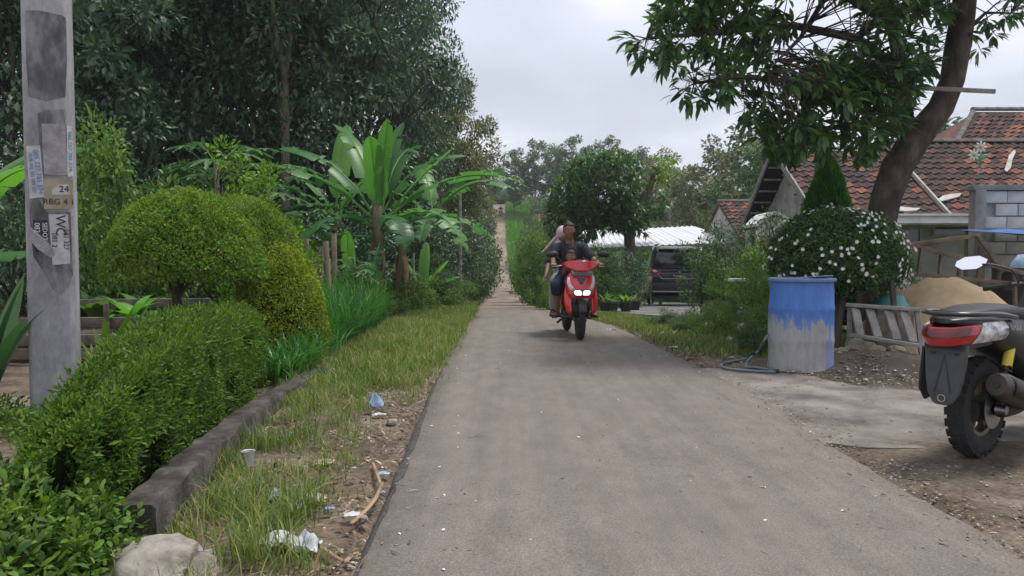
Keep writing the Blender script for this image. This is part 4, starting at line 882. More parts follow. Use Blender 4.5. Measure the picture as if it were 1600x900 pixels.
# ---- shrubs: variant, px, Y, radius, height, label
sh = [
 ('bush_light', 188, 10.2, .95, 2.75, 'tall light green citrus shrub right of the concrete pole'),
 ('bush_mid', 140, 11.5, .85, 2.3, 'dark leafy shrub half hidden behind the concrete pole'),
 ('bush_mid', 235, 11.6, .8, 2.0, 'leafy shrub behind the right of the tall citrus shrub'),
 ('bush_lime', 345, 11.2, .95, 2.6, 'yellow green shrub above the topiary domes'),
 ('bush_lime', 410, 11.6, .8, 2.35, 'yellow green shrub behind the rear topiary dome'),
 ('bush_mid', 300, 13.2, 1.1, 2.4, 'dark shrub behind the yellow green shrub'),
 ('bush_dark', 20, 11, 1.2, 2.6, 'dark shrub left of the pole behind the banana leaf'),
 ('bush_dark', 470, 16.5, 1.5, 2.0, 'dark shrub behind the wooden garden posts'),
 ('bush_dark', 560, 18, 1.6, 2.4, 'dark shrub behind the tall banana stem'),
 ('bush_dark', 640, 19, 1.2, 2.2, 'dark shrub right of the tall banana stem'),
 ('bush_mid', 668, 17.6, .8, 1.15, 'leafy shrub left of the pipe posts'),
 ('bush_fern', 645, 15.6, .75, .8, 'feathery weed shrub at the verge below the banana'),
 ('bush_mid', 690, 17.4, .6, .85, 'low leafy shrub at the foot of the pipe posts'),
 ('bush_fern', 715, 19.5, .7, .75, 'feathery shrub at the left road bend'),
 ('bush_mid', 735, 24.0, .7, 1.1, 'shrub at the left edge where the dirt road starts'),
 ('bush_dark', 700, 24, 1.3, 2.9, 'dark shrub behind the pipe posts'),
 ('bush_mid', 722, 32, 1.3, 2.6, 'shrub left of the dirt road in the dip'),
 ('bush_far', 733, 42, 1.9, 3.2, 'bush left of the dirt road at its lowest point'),
 ('bush_far', 742, 58, 2.0, 3.4, 'bush left of the dirt road on the lower slope'),
 ('bush_bank', 748, 76, 1.8, 3.0, 'bush left of the dirt road on the upper slope'),
 ('bush_fern', 545, 13.2, .55, .95, 'feathery green weed shrub in front of the banana stem'),
 ('bush_fern', 505, 12.2, .5, .7, 'feathery weed shrub behind the tall grass'),
 ('bush_fern', 585, 14.0, .5, .55, 'feathery low weed at the banana foot'),
 # right of the road
 ('bush_mid', 845, 19.0, .62, 1.35, 'leafy green bush left of the red scooter riders'),
 ('bush_fern', 858, 17.2, .42, .8, 'feathery green bush behind the riders on the left'),
 ('bush_light', 832, 24, .7, 1.4, 'light bush right of the dirt road start'),
 ('bush_bank', 838, 33, 1.0, 2.9, 'light green bush on the bank right of the dirt road'),
 ('bush_far', 825, 52, 1.3, 3.6, 'bush on the bank in the dip right of the dirt road'),
 ('bush_bank', 850, 48, 2.0, 4.4, 'larger bush behind the bank right of the dirt road'),
 ('bush_far', 845, 75, 2.4, 4.6, 'bush halfway up the bank right of the dirt road'),
 ('far3', 865, 70, 2.0, 6.4, 'olive leafed young tree beside the bank'),
 ('bush_bank', 870, 36, 1.6, 3.6, 'bush behind the riders below the mango crown'),
 ('bush_far', 842, 98, 2.2, 4.2, 'bush near the top of the bank'),
 ('bush_far', 786, 134, 3.0, 2.9, 'tall reeds and bush closing the road at the hilltop'),
 ('bush_far', 810, 132, 3.0, 3.2, 'bush right of the road at the very hilltop'),
 ('bush_dark', 972, 18.6, .62, 1.42, 'dark dense bush under the mango tree beside the car'),
 ('bush_mid', 950, 18.0, .55, 1.3, 'leafy bush behind the right arm of the driver'),
 ('bush_dark', 995, 19.6, .3, 1.5, 'dark bush touching the left of the black car'),
 ('bush_mid', 935, 21, .8, 1.55, 'bush behind the driver under the white roof edge'),
 ('bush_loose', 1096, 13.6, .55, 1.62, 'loose twiggy shrub hiding the right of the black car'),
 ('bush_loose', 1128, 13.0, .5, 1.35, 'loose shrub right of the black car'),
 ('bush_mid', 1130, 14.4, .8, 1.6, 'leafy shrub below the white gable porch'),
 ('bush_light', 1165, 12.4, .6, 1.25, 'light leafy shrub behind the grey pots'),
 ('bush_mid', 1195, 13.4, .8, 1.75, 'tall leafy shrub left of the flower bush'),
 ('bush_fern', 1190, 10.6, .5, .98, 'feathery light shrub just left of the blue drum top'),
 ('bush_fern', 1118, 10.6, .32, .52, 'low bright feathery shrub on the verge right of the car'),
 ('bush_mid', 1140, 11.4, .4, .55, 'low leafy plant behind the bright feathery shrub'),
 ('bush_fern', 1205, 9.3, .38, .5, 'low weeds left of the blue drum'),
 ('bush_mid', 1180, 8.9, .32, .34, 'low weeds behind the coiled hose'),
 ('bush_mid', 1040, 12.0, .32, .3, 'low weeds on the grass strip before the yard'),
 ('bush_mid', 1075, 11.4, .35, .32, 'low weeds on the grass strip right of the yard entrance'),
 ('bush_far', 1070, 38, 2.2, 3.4, 'pale bush behind the white metal roof'),
 ('bush_bank', 1120, 36, 2.4, 3.8, 'light bush right behind the white metal roof'),
 ('bush_far', 1165, 34, 2.2, 4.2, 'bush left of the low red tiled roof'),
 ('bush_bank', 1020, 42, 2.6, 3.6, 'light undergrowth behind the mango trunk'),
 ('bush_dark', 1360, 11.0, .5, 1.0, 'dark bush behind the flower bush trunk'),
 ('bush_mid', 1420, 12.6, .3, 1.15, 'small plant before the terrace wall'),
]
BR = {'bush_mid': (1, 1.6), 'bush_light': (1, 1.6), 'bush_lime': (.8, 1.8), 'bush_dark': (1, 1.6), 'bush_loose': (.9, 2), 'bush_fern': (1, 1.2), 'bush_far': (2, 3), 'bush_bank': (2, 3), 'far3': (2.8, 9)}
for i, (v, px, y, R, h, lab) in enumerate(sh):
    plant(v, 'shrub', lab, 'shrub', on(px, y, -.02), R / BR[v][0], h / BR[v][1], i * 1.7, 'shrubs and weeds along the road')

# ================================================================== trees with long drooping leaves (mango)
def inpoly(x, y, poly):
    c = False; n = len(poly)
    for i in range(n):
        x1, y1 = poly[i]; x2, y2 = poly[(i + 1) % n]
        if (y1 > y) != (y2 > y) and x < (x2 - x1) * (y - y1) / (y2 - y1) + x1: c = not c
    return c
def mango(name, label, base, stems, limbs, poly, Yr, nros, lpr, ln, wd, mat, bark, seed, extra=()):
    t = thing(name, label, 'tree', base); o = Vector(base); r = np.random.default_rng(seed); rr_ = random.Random(seed); mb = MB(); nodes = []
    for pts, rads in stems:
        pts = [p - o for p in pts]; mb.tube(pts, rads, 12)
    ends = []
    for pts, r0 in limbs:
        q = [p - o for p in pts]; k = len(q); mb.tube(q, [r0 * (1 - .75 * i / (k - 1)) for i in range(k)], 7)
        for i in range(1, k): nodes += [q[i - 1].lerp(q[i], f) for f in (.35, .7, 1)]
    R_ = []
    xs = [p[0] for p in poly]; ys = [p[1] for p in poly]
    while len(R_) < nros:
        px, py = rr_.uniform(min(xs), max(xs)), rr_.uniform(min(ys), max(ys))
        if not inpoly(px, py, poly): continue
        if float(vnoise(px / 60., py / 60., 1, seed)) < .24: continue
        R_.append(at(px, py, rr_.uniform(*Yr)) - o)
    for (px, py, Y) in extra: R_.append(at(px, py, Y) - o)
    C = np.array([tuple(v) for v in R_]); nd = np.array([tuple(v) for v in nodes]); outd = []
    for c in C:
        i = int(np.argmin(((nd - c) ** 2).sum(1))); a = Vector(nd[i]); c_ = Vector(c); d = (c_ - a)
        outd.append(tuple((d.normalized() if d.length > .05 else Vector((0, 0, 1)))))
        m_ = a.lerp(c_, .5) + Vector((0, 0, .12 * d.length)); mb.tube([a, m_, c_], [.010 * ln / .22, .007 * ln / .22, .004 * ln / .22], 5)
    mb.build('trunk', M[bark], t, smooth=180)
    n = len(C) * lpr; c = np.repeat(C, lpr, 0); od = np.repeat(np.array(outd), lpr, 0); d = rdir(r, n)
    D = d * .85 + od * .55; D[:, 2] = D[:, 2] * .8 - .14
    P = c + d * .03 - od * r.random((n, 1)) * ln * .5
    U = np.array([0, 0, 1.]) + d * .3 + rdir(r, n) * .35
    mobj('crown', np_mesh('crown', *leaves(P, D, U, r.uniform(.7, 1.15, n) * ln, r.uniform(.8, 1.15, n) * wd, LAN), [M[mat]]), t)
    return t
_rl = random.Random(5); LOW = [q for q in ((_rl.uniform(1160, 1425), _rl.uniform(110, 246), _rl.uniform(8.4, 10.4)) for _ in range(150)) if not (q[0] < 1200 and q[1] > 200) and not (q[0] > 1395 and q[1] > 205)]
S1 = [at(1362, 560, 10.4), at(1366, 450, 10.4), at(1372, 370, 10.4), at(1384, 310, 10.4), at(1402, 260, 10.35), at(1436, 210, 10.3), at(1470, 168, 10.3), at(1488, 125, 10.3), at(1496, 75, 10.3), at(1504, 25, 10.3), at(1513, -50, 10.3), at(1505, -140, 10.3)]
S1[0].z = -.1
S2 = [at(1412, 250, 10.35), at(1416, 205, 10.3), at(1413, 160, 10.2), at(1408, 110, 10.1), at(1395, 40, 10.0), at(1370, -60, 9.9)]
lb = lambda *p: [at(*q) for q in p]
mango('mango_tree', 'large leaning mango tree with dark trunk overhanging the road from the right', (S1[0].x, S1[0].y, 0),
  [(S1, [.24, .2, .19, .195, .205, .19, .165, .15, .16, .15, .13, .09]), (S2, [.12, .1, .09, .085, .08, .06])],
  [(lb((1408, 110, 10.1), (1340, 60, 9.6), (1240, 40, 9.2), (1130, 50, 8.9), (1010, 60, 8.7)), .07), (lb((1413, 160, 10.2), (1350, 150, 9.8), (1260, 130, 9.2), (1160, 120, 8.8), (1085, 130, 8.8)), .06),
   (lb((1413, 170, 10.2), (1350, 200, 10), (1290, 200, 9.7), (1220, 200, 9.6)), .05), (lb((1395, 40, 10.0), (1300, -20, 9.6), (1180, -60, 9.2), (1060, -60, 9)), .06),
   (lb((1370, -60, 9.9), (1280, -140, 9.8), (1180, -180, 9.6)), .05), (lb((1513, -50, 10.3), (1560, -100, 10.5), (1640, -120, 10.5)), .06), (lb((1498, 60, 10.3), (1540, 20, 10.4), (1580, 20, 10.4)), .035),
   (lb((1390, 20, 10), (1330, 60, 10.4), (1290, 110, 10.6)), .04), (lb((1395, 40, 10.0), (1440, -40, 9.6), (1480, -120, 9.4)), .05), (lb((1300, -20, 9.6), (1250, 60, 9.0), (1200, 110, 8.6)), .04)],
  [(985, 78), (1015, 40), (1035, -10), (1060, -120), (1150, -220), (1400, -260), (1650, -220), (1660, 10), (1560, 35), (1500, -10), (1478, 20), (1470, 75), (1440, 130), (1425, 190), (1385, 225), (1310, 238), (1245, 236), (1205, 215), (1180, 190), (1165, 150), (1120, 155), (1085, 150), (1050, 110), (1010, 110)],
  (8.2, 11.2), 860, 13, .205, .06, 'lf_mango', 'bark', 231,
  [(990, 72, 8.7), (978, 60, 8.7), (1005, 95, 8.7), (1078, 165, 8.8), (1062, 150, 8.8), (1100, 160, 8.8), (1195, 232, 9.5), (1215, 245, 9.5), (1180, 215, 9.4), (1560, 60, 10.3), (1535, 85, 10.3), (1545, 40, 10.4), (1590, 25, 10.4), (1240, 250, 9.6), (1290, 255, 9.8), (1350, 245, 9.9), (1515, 55, 10.2), (1265, 190, 8.8), (1228, 175, 8.8), (1360, 160, 9.2)] + LOW)
tag(MB().bar(at(1426, 137, 10.02), at(1555, 143, 10.02), .03, .055, (0, 0, 1)).build('wooden_plank', M['grey_wood'], bevel=.003), 'weathered wooden plank fixed across the leaning mango trunk', 'plank')
B2 = on(985, 25.5)
mango('mango_tree', 'dark round mango tree behind the scooter riders before the white roof', B2,
  [([B2 + Vector((0, 0, -.1)), at(985, 400, 25.5), at(983, 365, 25.5), at(985, 345, 25.4), at(998, 322, 25.3), at(1012, 300, 25.2), at(1022, 270, 25.1)], [.22, .19, .18, .17, .15, .13, .1])],
  [(lb((984, 355, 25.5), (950, 330, 25), (910, 310, 24.5), (870, 310, 24.2)), .1), (lb((985, 345, 25.4), (965, 300, 25.5), (930, 270, 25.5), (895, 255, 25.5)), .1), (lb((998, 322, 25.3), (985, 290, 25.5), (970, 255, 25.5)), .08),
   (lb((984, 358, 25.5), (940, 350, 24), (900, 350, 23.6)), .07), (lb((1000, 320, 25.3), (1030, 315, 25.2), (1050, 310, 25)), .06), (lb((1012, 300, 25.2), (1030, 268, 25), (1038, 262, 25)), .05)],
  [(852, 345), (858, 300), (880, 262), (910, 242), (960, 238), (1000, 250), (1008, 275), (1000, 300), (1040, 300), (1052, 318), (1030, 335), (1010, 340), (1012, 365), (990, 362), (965, 358), (935, 366), (905, 380), (870, 380), (855, 372)],
  (23, 27), 620, 12, .27, .075, 'lf_mango', 'pale_bark', 241)
# bright sprouting leaves on its cut branch
r = np.random.default_rng(244); n = 260; c = np.array(tuple(at(1034, 268, 25))) + r.normal(0, 1, (n, 3)) * np.array([.26, .22, .26]); d = rdir(r, n)
t = thing('sprout_branch', 'bright green fresh sprouts on the cut branch of the round mango tree', 'foliage', at(1022, 275, 25.1))
mobj('leaves', np_mesh('leaves', *leaves(c - np.array(tuple(t.location)), d, np.array([0, 0, 1.]) + d * .4, r.uniform(.12, .24, n), r.uniform(.04, .08, n), LAN), [M['lf_lime']]), t)

# ================================================================== white flowering bush, cypress
t = thing('flowering_bush', 'round dark green bush dotted with white flowers behind the blue drum', 'bush', (3.86, 9.15, 0))
r = np.random.default_rng(251); n = 30000; d = rdir(r, n); keep = d[:, 2] > -.62; d = d[keep]; n = len(d)
lum = 1 + .14 * (vnoise(d[:, 0] * 3 + 9, d[:, 1] * 3 + d[:, 2] * 4, .8, 252) - .5)
S = d * np.array([.76, .74, .60]) * lum[:, None] + np.array([0, 0, 1.07])
low = d[:, 2] < -.1
VF = shell_leaves(S, d, 253, (.035, .07), (.013, .024), .16, tpl=OVA)
mobj('foliage', np_mesh('foliage', *VF, [M['lf_bush']]), t)
mb = MB(); mb.ell((0, 0, 1.08), (.6, .58, .44), 16, 10); mb.build('shade_core', M['core'], t, smooth=180)  # dark filler ellipsoid, shade behind the leaves put in as colour
f = rdir(r, 1200); f = f[(f[:, 2] > -.55)]; pick = vnoise(f[:, 0] * 2.5 + 7, f[:, 1] * 2 + f[:, 2] * 3, .6, 254) > .42; f = f[pick][:420]
Fp = []
for q in f:
    c = q * np.array([.78, .76, .62]) * (1 + .1 * r.random()) + np.array([0, 0, 1.07]); fz = Vector(q) + Vector(tuple(r.normal(0, .3, 3))); a_, b_ = basis(fz); k = 5; ph = r.random() * 6
    P = np.repeat(c[None], k, 0); D = np.array([tuple(a_ * math.cos(ph + 6.2832 * j / k) + b_ * math.sin(ph + 6.2832 * j / k) + fz.normalized() * .25) for j in range(k)])
    Fp.append(leaves(P, D, np.repeat(np.array([tuple(fz)]), k, 0), .024, .02, OVA))
tag(mobj('flowers', np_mesh('flowers', *merge(Fp), [M['petal']]), t), kind='stuff')
mb = MB()
for x, y, a in ((0.02, 0, .1), (.14, -.05, .3), (-.12, .05, -.25), (.05, .1, .05)): mb.tube([(x, y, -.05), (x + a * .3, y, .3), (x + a * .8, y, .75), (x + a * 1.2, y, 1.0)], [.045, .04, .032, .02], 8)
mb.build('trunk', M['pale_bark'], t, smooth=180)
t = thing('cypress', 'small conical bright green cypress behind the flowering bush', 'cypress', on(1292, 11.6))
r = np.random.default_rng(261); n = 26000; z = r.random(n) ** .8; az = r.uniform(0, 6.2832, n)
rad_ = .8 * (1 - z) ** .7 * (1 + .25 * (vnoise(az * 2.5, z * 7, .5, 262) - .5)) * (.75 + .25 * r.random(n))
P = np.stack([np.cos(az) * rad_, np.sin(az) * rad_, .05 + z * 2.5], 1); D = np.stack([np.cos(az) * .5, np.sin(az) * .5, 0 * az + 1.0], 1) + rdir(r, n) * .35
mobj('foliage', np_mesh('foliage', *leaves(P, D, np.stack([np.cos(az), np.sin(az), 0 * az], 1) + rdir(r, n) * .5, r.uniform(.05, .11, n), r.uniform(.012, .022, n)), [M['lf_cypress']]), t)
mb = MB(); mb.lathe([(.58, .12), (.48, .9), (.28, 1.7), (.02, 2.3)], 14, cap=True); mb.build('shade_core', M['core'], t, smooth=60)  # dark filler cone, inner shade put in as colour
mb = MB(); mb.tube([(0, 0, -.05), (0, 0, .4)], [.05, .04]); mb.build('trunk', M['bark'], t)

# ================================================================== papaya, cassava, garden bed
def lobed(mb, c, d, up, R):
    d = Vector(d).normalized(); s = Vector(up).cross(d).normalized(); u = d.cross(s); pts = []
    for i in range(7):
        a0 = (i - 3) * .78; L_ = R * (1 - .09 * abs(i - 3))
        for da, f in ((-.33, .33), (-.2, .62), (-.13, .6), (-.1, .84), (0, 1.0), (.1, .84), (.13, .6), (.2, .62)):
            a = a0 + da; pts.append(c + d * (math.cos(a) * f * L_) + s * (math.sin(a) * f * L_) - u * (.22 * R * f * f))
    n = len(pts); mb.add([c + u * .0] + pts, [(0, i + 1, i + 2) for i in range(n - 1)])
def papaya(name, label, loc_, h, nl, R, seed, mat='lf_papaya', pet=.7, cat='papaya plant', tr=.06):
    rr_ = random.Random(seed); t = thing(name, label, cat, loc_)
    mb = MB(); mb.tube([(0, 0, -.05), (.02, 0, h * .5), (0, .02, h)], [tr * 1.3, tr, tr * .6], 9); mb.build('trunk', M['pale_bark'], t, smooth=180)
    for i in range(nl):
        a = i * 2.4 + rr_.uniform(-.2, .2); e = rr_.uniform(-.05, .95) * (1 - .3 * (i / nl)); p = pet * rr_.uniform(.75, 1.1); z0 = h * (1 - .22 * i / nl)
        d = Vector((math.cos(a) * math.cos(e), math.sin(a) * math.cos(e), math.sin(e))); c = Vector((0, 0, z0)) + d * p
        mb = MB(); mb.tube([(0, 0, z0), Vector((0, 0, z0)) + d * p * .5 + Vector((0, 0, .03)), c], [.012, .01, .008], 5)
        lobed(mb, c, Vector((d.x, d.y, d.z * .4 - .35)), Vector((d.x * .3, d.y * .3, 1)), R * rr_.uniform(.8, 1.1)); mb.build('leaf', M[mat], t, recalc=False)
    return t
papaya('papaya_plant', 'papaya plant with broad lobed leaves against the dark wood', on(340, 13.2), 2.75, 16, .42, 271)
papaya('papaya_plant', 'papaya plant with lobed leaves left of the banana plant', on(420, 14.0), 2.55, 14, .42, 272)
papaya('papaya_plant', 'smaller papaya plant with drooping leaves beside the garden posts', on(462, 14.5), 1.7, 10, .36, 273)
papaya('cassava_plant', 'low cassava plant with lobed leaves in front of the banana stem', on(555, 13.0), .95, 14, .2, 274, pet=.3, cat='cassava plant', tr=.02)
papaya('cassava_plant', 'low cassava plant right of the banana stems', on(625, 15.8), .9, 12, .2, 275, pet=.3, cat='cassava plant', tr=.02)
for i, (px, y, h) in enumerate(((467, 12.6, 1.32), (479, 12.4, 1.4), (499, 12.4, 1.28), (512, 12.2, 1.36), (522, 12.8, 1.5), (492, 13.2, 1.2))):
    mb = MB(); mb.tube([(0, 0, -.05), (.01, 0, h * .5), (.03 * (i % 3 - 1), 0, h)], [.05, .048, .045], 9)
    tag(mb.build('garden_post', M['bamboo'], None, on(px, y), smooth=50), ('leftmost cut wooden post in the cluster behind the tall grass', 'second cut wooden post from the left behind the tall grass', 'third cut wooden post from the left behind the tall grass', 'fourth cut wooden post from the left behind the tall grass', 'tallest cut wooden post at the right end of the cluster', 'shortest cut wooden post at the back of the cluster')[i], 'post', 'cut wooden posts behind the tall grass')
tag(MB().bar(at(485, 412, 12.3), at(516, 406, 12.25), .05, .05).build('garden_rail', M['bamboo'], bevel=.01), 'short weathered rail lying between the cut garden posts', 'rail')
# old planks edging the vegetable bed
for k, (z, y, lab) in enumerate(((.10, 7.95, 'lowest'), (.24, 8.0, 'second lowest'), (.40, 8.25, 'upper'), (.55, 9.1, 'rearmost'))):
    mb = MB(); mb.bar((-5.3, y, z), (-3.55, y - .1, z + .02), .05, .11); tag(mb.build('bed_plank', M['old_wood'], bevel=.006), '%s old grey plank edging the vegetable bed right of the pole' % lab, 'plank', 'planks edging the vegetable bed')
for k, x in enumerate((-5.1, -4.3, -3.65)):
    mb = MB(); mb.tube([(x, 8.12, -.05), (x, 8.12, .62)], .03, 7); tag(mb.build('bed_stake', M['old_wood'], smooth=60), '%s stake holding the vegetable bed planks' % ('left', 'middle', 'right')[k], 'stake', 'stakes of the vegetable bed')
veg = [(150, 9.2, .55), (175, 9.6, .6), (205, 9.0, .5), (225, 9.5, .55), (140, 9.9, .7), (190, 10.2, .7), (250, 9.8, .5), (262, 10.4, .6), (120, 9.3, .6)]
for k, (px, y, h) in enumerate(veg):
    strap_plant('leafy vegetable plant in the bed right of the pole', on(px, y, .28), 11, h, .2, 280 + k, M['lf_papaya'] if k % 3 else M['lf_light'], 'vegetable_plant', 'vegetable', (.5, 1.4), 'leafy vegetables in the plank bed', (.7, 1.3))
sheetb = MB(); sheetb.box((-4.5, 9.5, .12), (2.2, 2.7, .3)); tag(sheetb.build('vegetable_bed', pmat('bed_soil', (.09, .07, .05), (.05, .04, .03), 6, .95, bmp=.6), bevel=.04), 'raised soil bed with vegetables behind the hedge', 'garden bed')
strap_plant('bright green leaf rosette on the planks below the topiary dome', on(208, 8.6, .32), 13, .5, .16, 299, M['lf_banana_new'], 'vegetable_plant', 'vegetable', (.4, 1.1), None, (.7, 1.3))
# ================================================================== houses
m, nt, b = new_mat('roof_tile'); b.inputs['Roughness'].default_value = .9
oi = nt.nodes.new('ShaderNodeObjectInfo'); gi = nt.nodes.new('ShaderNodeNewGeometry'); n1 = noise(nt, 1.1, 4, .6, world=True); n2 = noise(nt, 14, 5, .7, world=True)
sm_ = nt.nodes.new('ShaderNodeMath'); sm_.operation = 'ADD'; nt.links.new(oi.outputs['Random'], sm_.inputs[0]); nt.links.new(gi.outputs['Random Per Island'], sm_.inputs[1])
fr_ = nt.nodes.new('ShaderNodeMath'); fr_.operation = 'FRACT'; nt.links.new(sm_.outputs[0], fr_.inputs[0])
ad = nt.nodes.new('ShaderNodeMath'); ad.operation = 'MULTIPLY_ADD'; nt.links.new(n1.outputs[0], ad.inputs[0]); ad.inputs[1].default_value = 1.0; ad.inputs[2].default_value = -.5
ad2 = nt.nodes.new('ShaderNodeMath'); ad2.operation = 'ADD'; ad2.use_clamp = True; nt.links.new(fr_.outputs[0], ad2.inputs[0]); nt.links.new(ad.outputs[0], ad2.inputs[1])
rc = ramp(nt, ad2.outputs[0], [(0, (.034, .023, .021)), (.5, (.068, .038, .032)), (.82, (.12, .056, .042)), (1, (.27, .105, .058))]).outputs[0]
rc = mixc(nt, .85, rc, ramp(nt, n2.outputs[0], [(.3, (.4, .4, .42)), (.7, (1.3, 1.25, 1.2))]).outputs[0], 'MULTIPLY')
nt.links.new(rc, b.inputs['Base Color']); bump(nt, b, n2.outputs[0], .4, .01); M['roof_tile'] = m
def tile_geo(wd, ln, th=.013):
    prof = [(-.5, .012), (-.32, -.012), (-.1, -.018), (.1, -.002), (.24, .022), (.38, .028), (.5, .014)]
    vs = []
    for v, lift in ((0, .034), (ln, .0)):
        for x, z in prof: vs.append(Vector((x * wd, v, z + lift)))
    for v, lift in ((0, .034 - th), (ln, -th)):
        for x, z in prof: vs.append(Vector((x * wd, v, z + lift)))
    n = len(prof); fs = []
    for k in range(n - 1):
        fs += [(k, k + 1, n + k + 1, n + k), (2 * n + k + 1, 2 * n + k, 3 * n + k, 3 * n + k + 1), (2 * n + k, 2 * n + k + 1, k + 1, k)]
    return vs, fs
TW, TE = .225, .285
_tv, _tf = tile_geo(TW * 1.03, TE * 1.16); _tm = MB(); _tm.add(_tv, _tf); TILE = _tm.mesh('roof_tile', M['roof_tile'], smooth=50)
def slope(par, x0, x1, ye, ze, yr, zr, limit, left=None, visible=lambda p: True, budget=None, partname='roof'):
    """front slope: deck board plus rows of single tiles; x limits may follow left(f)"""
    L_ = math.hypot(yr - ye, zr - ze); dv = Vector((0, (yr - ye) / L_, (zr - ze) / L_)); nv = Vector((0, -dv.z, dv.y)); a = math.asin(dv.z)
    e0 = Vector((0, ye, ze)); left = left or (lambda f: x0)
    deck = MB(); deck.prism([Vector((left(0), ye, ze)), Vector((x1, ye, ze)), Vector((x1, yr, zr)), Vector((left(1), yr, zr))], nv * -.05)
    rf = deck.build(partname, M['old_wood'], par); rows = int(L_ / TE); rest = MB(); rd = random.Random(int(x0 * 10))
    for i in range(rows):
        f = i / rows; x = left(f) + TW / 2
        while x < x1 - TW * .4:
            p = e0 + dv * (i * TE - .03) + Vector((x, 0, 0)) + nv * (.035 + rd.uniform(-.004, .006))
            E_ = Euler((a + rd.uniform(-.015, .015), rd.uniform(-.02, .02), rd.uniform(-.03, .03)))
            px = 800 + p.x / p.y * F
            if visible(p) and px < 1612 and budget[0] > 0:
                o = bpy.data.objects.new('roof_tile', TILE); link(o, rf); o.location = p; o.rotation_euler = E_; budget[0] -= 1
            else:
                Mx = Matrix.Translation(p) @ E_.to_matrix().to_4x4(); rest.add([Mx @ v for v in _tv], _tf)
            x += TW
    if rest.f: tag(rest.build('roof_tiles_rest', M['roof_tile'], rf), kind='stuff')
    return rf
def ridge(par, a, b_, r0=.10, mat='concrete', name='ridge_cap'):
    a, b_ = Vector(a), Vector(b_); n = max(2, int((b_ - a).length / .38)); mb = MB()
    for k in range(n):
        p, q = a.lerp(b_, k / n), a.lerp(b_, (k + 1.08) / n); s = basis(b_ - a)[0]; u = Vector((0, 0, 1)); rings = []
        for c, g in ((p, 1.06), (q, .96)): rings.append([c + s * math.cos(t_) * r0 * g + u * (math.sin(t_) * r0 * g * .75 - .01) for t_ in np.linspace(0, math.pi, 7)])
        mb.loft(rings, True)
    return mb.build(name, M[mat], par, smooth=50)
M['ridge'] = pmat('ridge', (.17, .15, .14), (.09, .08, .075), 4, .95, bmp=.5)
GZ = -.45
hs = thing('tiled_house', 'low house with weathered red tile roof and open white gable on the right', 'house', (0, 0, 0))
bud = [300]
hid = lambda p: not (800 + p.x / p.y * F > 1518 and 400 - (p.z - CAMH) / p.y * F > 296)
slope(hs, 6.95, 9.97, 17.35, 1.84, 20.6, 3.92, 0, visible=hid, budget=bud)
slope(hs, 9.95, 16.5, 17.3, 1.86, 20.65, 4.12, 0, visible=hid, budget=bud)
bk = MB(); bk.prism([(6.95, 23.3, 1.92), (9.95, 23.3, 1.92), (9.95, 20.6, 3.88), (6.95, 20.6, 3.88)], (0, .03, .05)); bk.prism([(9.95, 24.0, 1.86), (16.5, 24.0, 1.86), (16.5, 20.65, 4.10), (9.95, 20.65, 4.10)], (0, .03, .05)); bk.build('rear_roof', M['roof_tile'], hs)
ridge(hs, (6.95, 20.6, 3.97), (9.95, 20.6, 3.97), mat='ridge'); ridge(hs, (9.9, 20.65, 4.17), (16.5, 20.65, 4.17), .12, 'ridge')
for (a, b_, nm) in (((6.93, 17.25, 1.78), (6.93, 20.62, 3.96), 'barge_board'), ((6.93, 23.45, 1.82), (6.93, 20.62, 3.96), 'barge_board'), ((9.93, 17.3, 1.93), (9.93, 20.66, 4.16), 'barge_board')):
    MB().bar(a, b_, .05, .17 if a[0] < 9 else .11).build(nm, M['dirty_white' if a[0] > 9 else 'grey_wood'], hs, bevel=.006)
MB().bar((6.96, 20.4, 3.9), (6.96, 20.8, 3.9), .12, .2).build('gable_finial', M['dirty_white'], hs, bevel=.02)
for k in range(6):                                             # purlin ends below the rear overhang
    f = .12 + k * .15; MB().bar((6.97, 23.3 - 2.7 * f, 1.86 + 1.9 * f), (7.45, 23.3 - 2.7 * f, 1.86 + 1.9 * f), .05, .05).build('purlin', M['grey_wood'], hs)
    MB().bar((6.97, 17.95 + 2.7 * f, 1.84 + 1.9 * f), (7.45, 17.95 + 2.7 * f, 1.84 + 1.9 * f), .05, .05).build('purlin', M['grey_wood'], hs)
wl = MB(); wl.prism([(7.45, 18.6, GZ), (7.45, 22.8, GZ), (7.45, 22.8, 2.15), (7.45, 20.6, 3.68), (7.45, 18.6, 2.25)], (.14, 0, 0)); wl.build('gable_wall', M['dirty_white'], hs)
wl = MB(); wl.box((11.9, 18.62, (GZ + 2.3) / 2), (8.6, .14, 2.3 - GZ)); wl.box((11.9, 23.0, (GZ + 2.3) / 2), (8.6, .14, 2.3 - GZ)); wl.box((16.2, 20.8, (GZ + 2.3) / 2), (.14, 4.2, 2.3 - GZ)); wl.build('wall', M['house_wall'], hs)
for (x0, x1, z0, z1) in ((9.32, 9.84, 1.30, 1.78), (10.15, 11.1, 1.62, 1.86), (8.2, 8.8, .9, 1.7), (11.5, 12.3, .8, 1.7)):
    wf = MB(); c = ((x0 + x1) / 2, 18.535, (z0 + z1) / 2)
    for dx, dz, sx, sz in ((0, (z1 - z0) / 2, x1 - x0 + .08, .05), (0, -(z1 - z0) / 2, x1 - x0 + .08, .05), ((x1 - x0) / 2, 0, .05, z1 - z0 - .05), (-(x1 - x0) / 2, 0, .05, z1 - z0 - .05)): wf.box((c[0] + dx, c[1], c[2] + dz), (sx, .06, sz))
    o = wf.build('window', M['dirty_white'], hs); MB().box((c[0], 18.543, c[2]), (x1 - x0 - .04, .02, z1 - z0 - .04)).build('pane', M['glass_dark'], o)
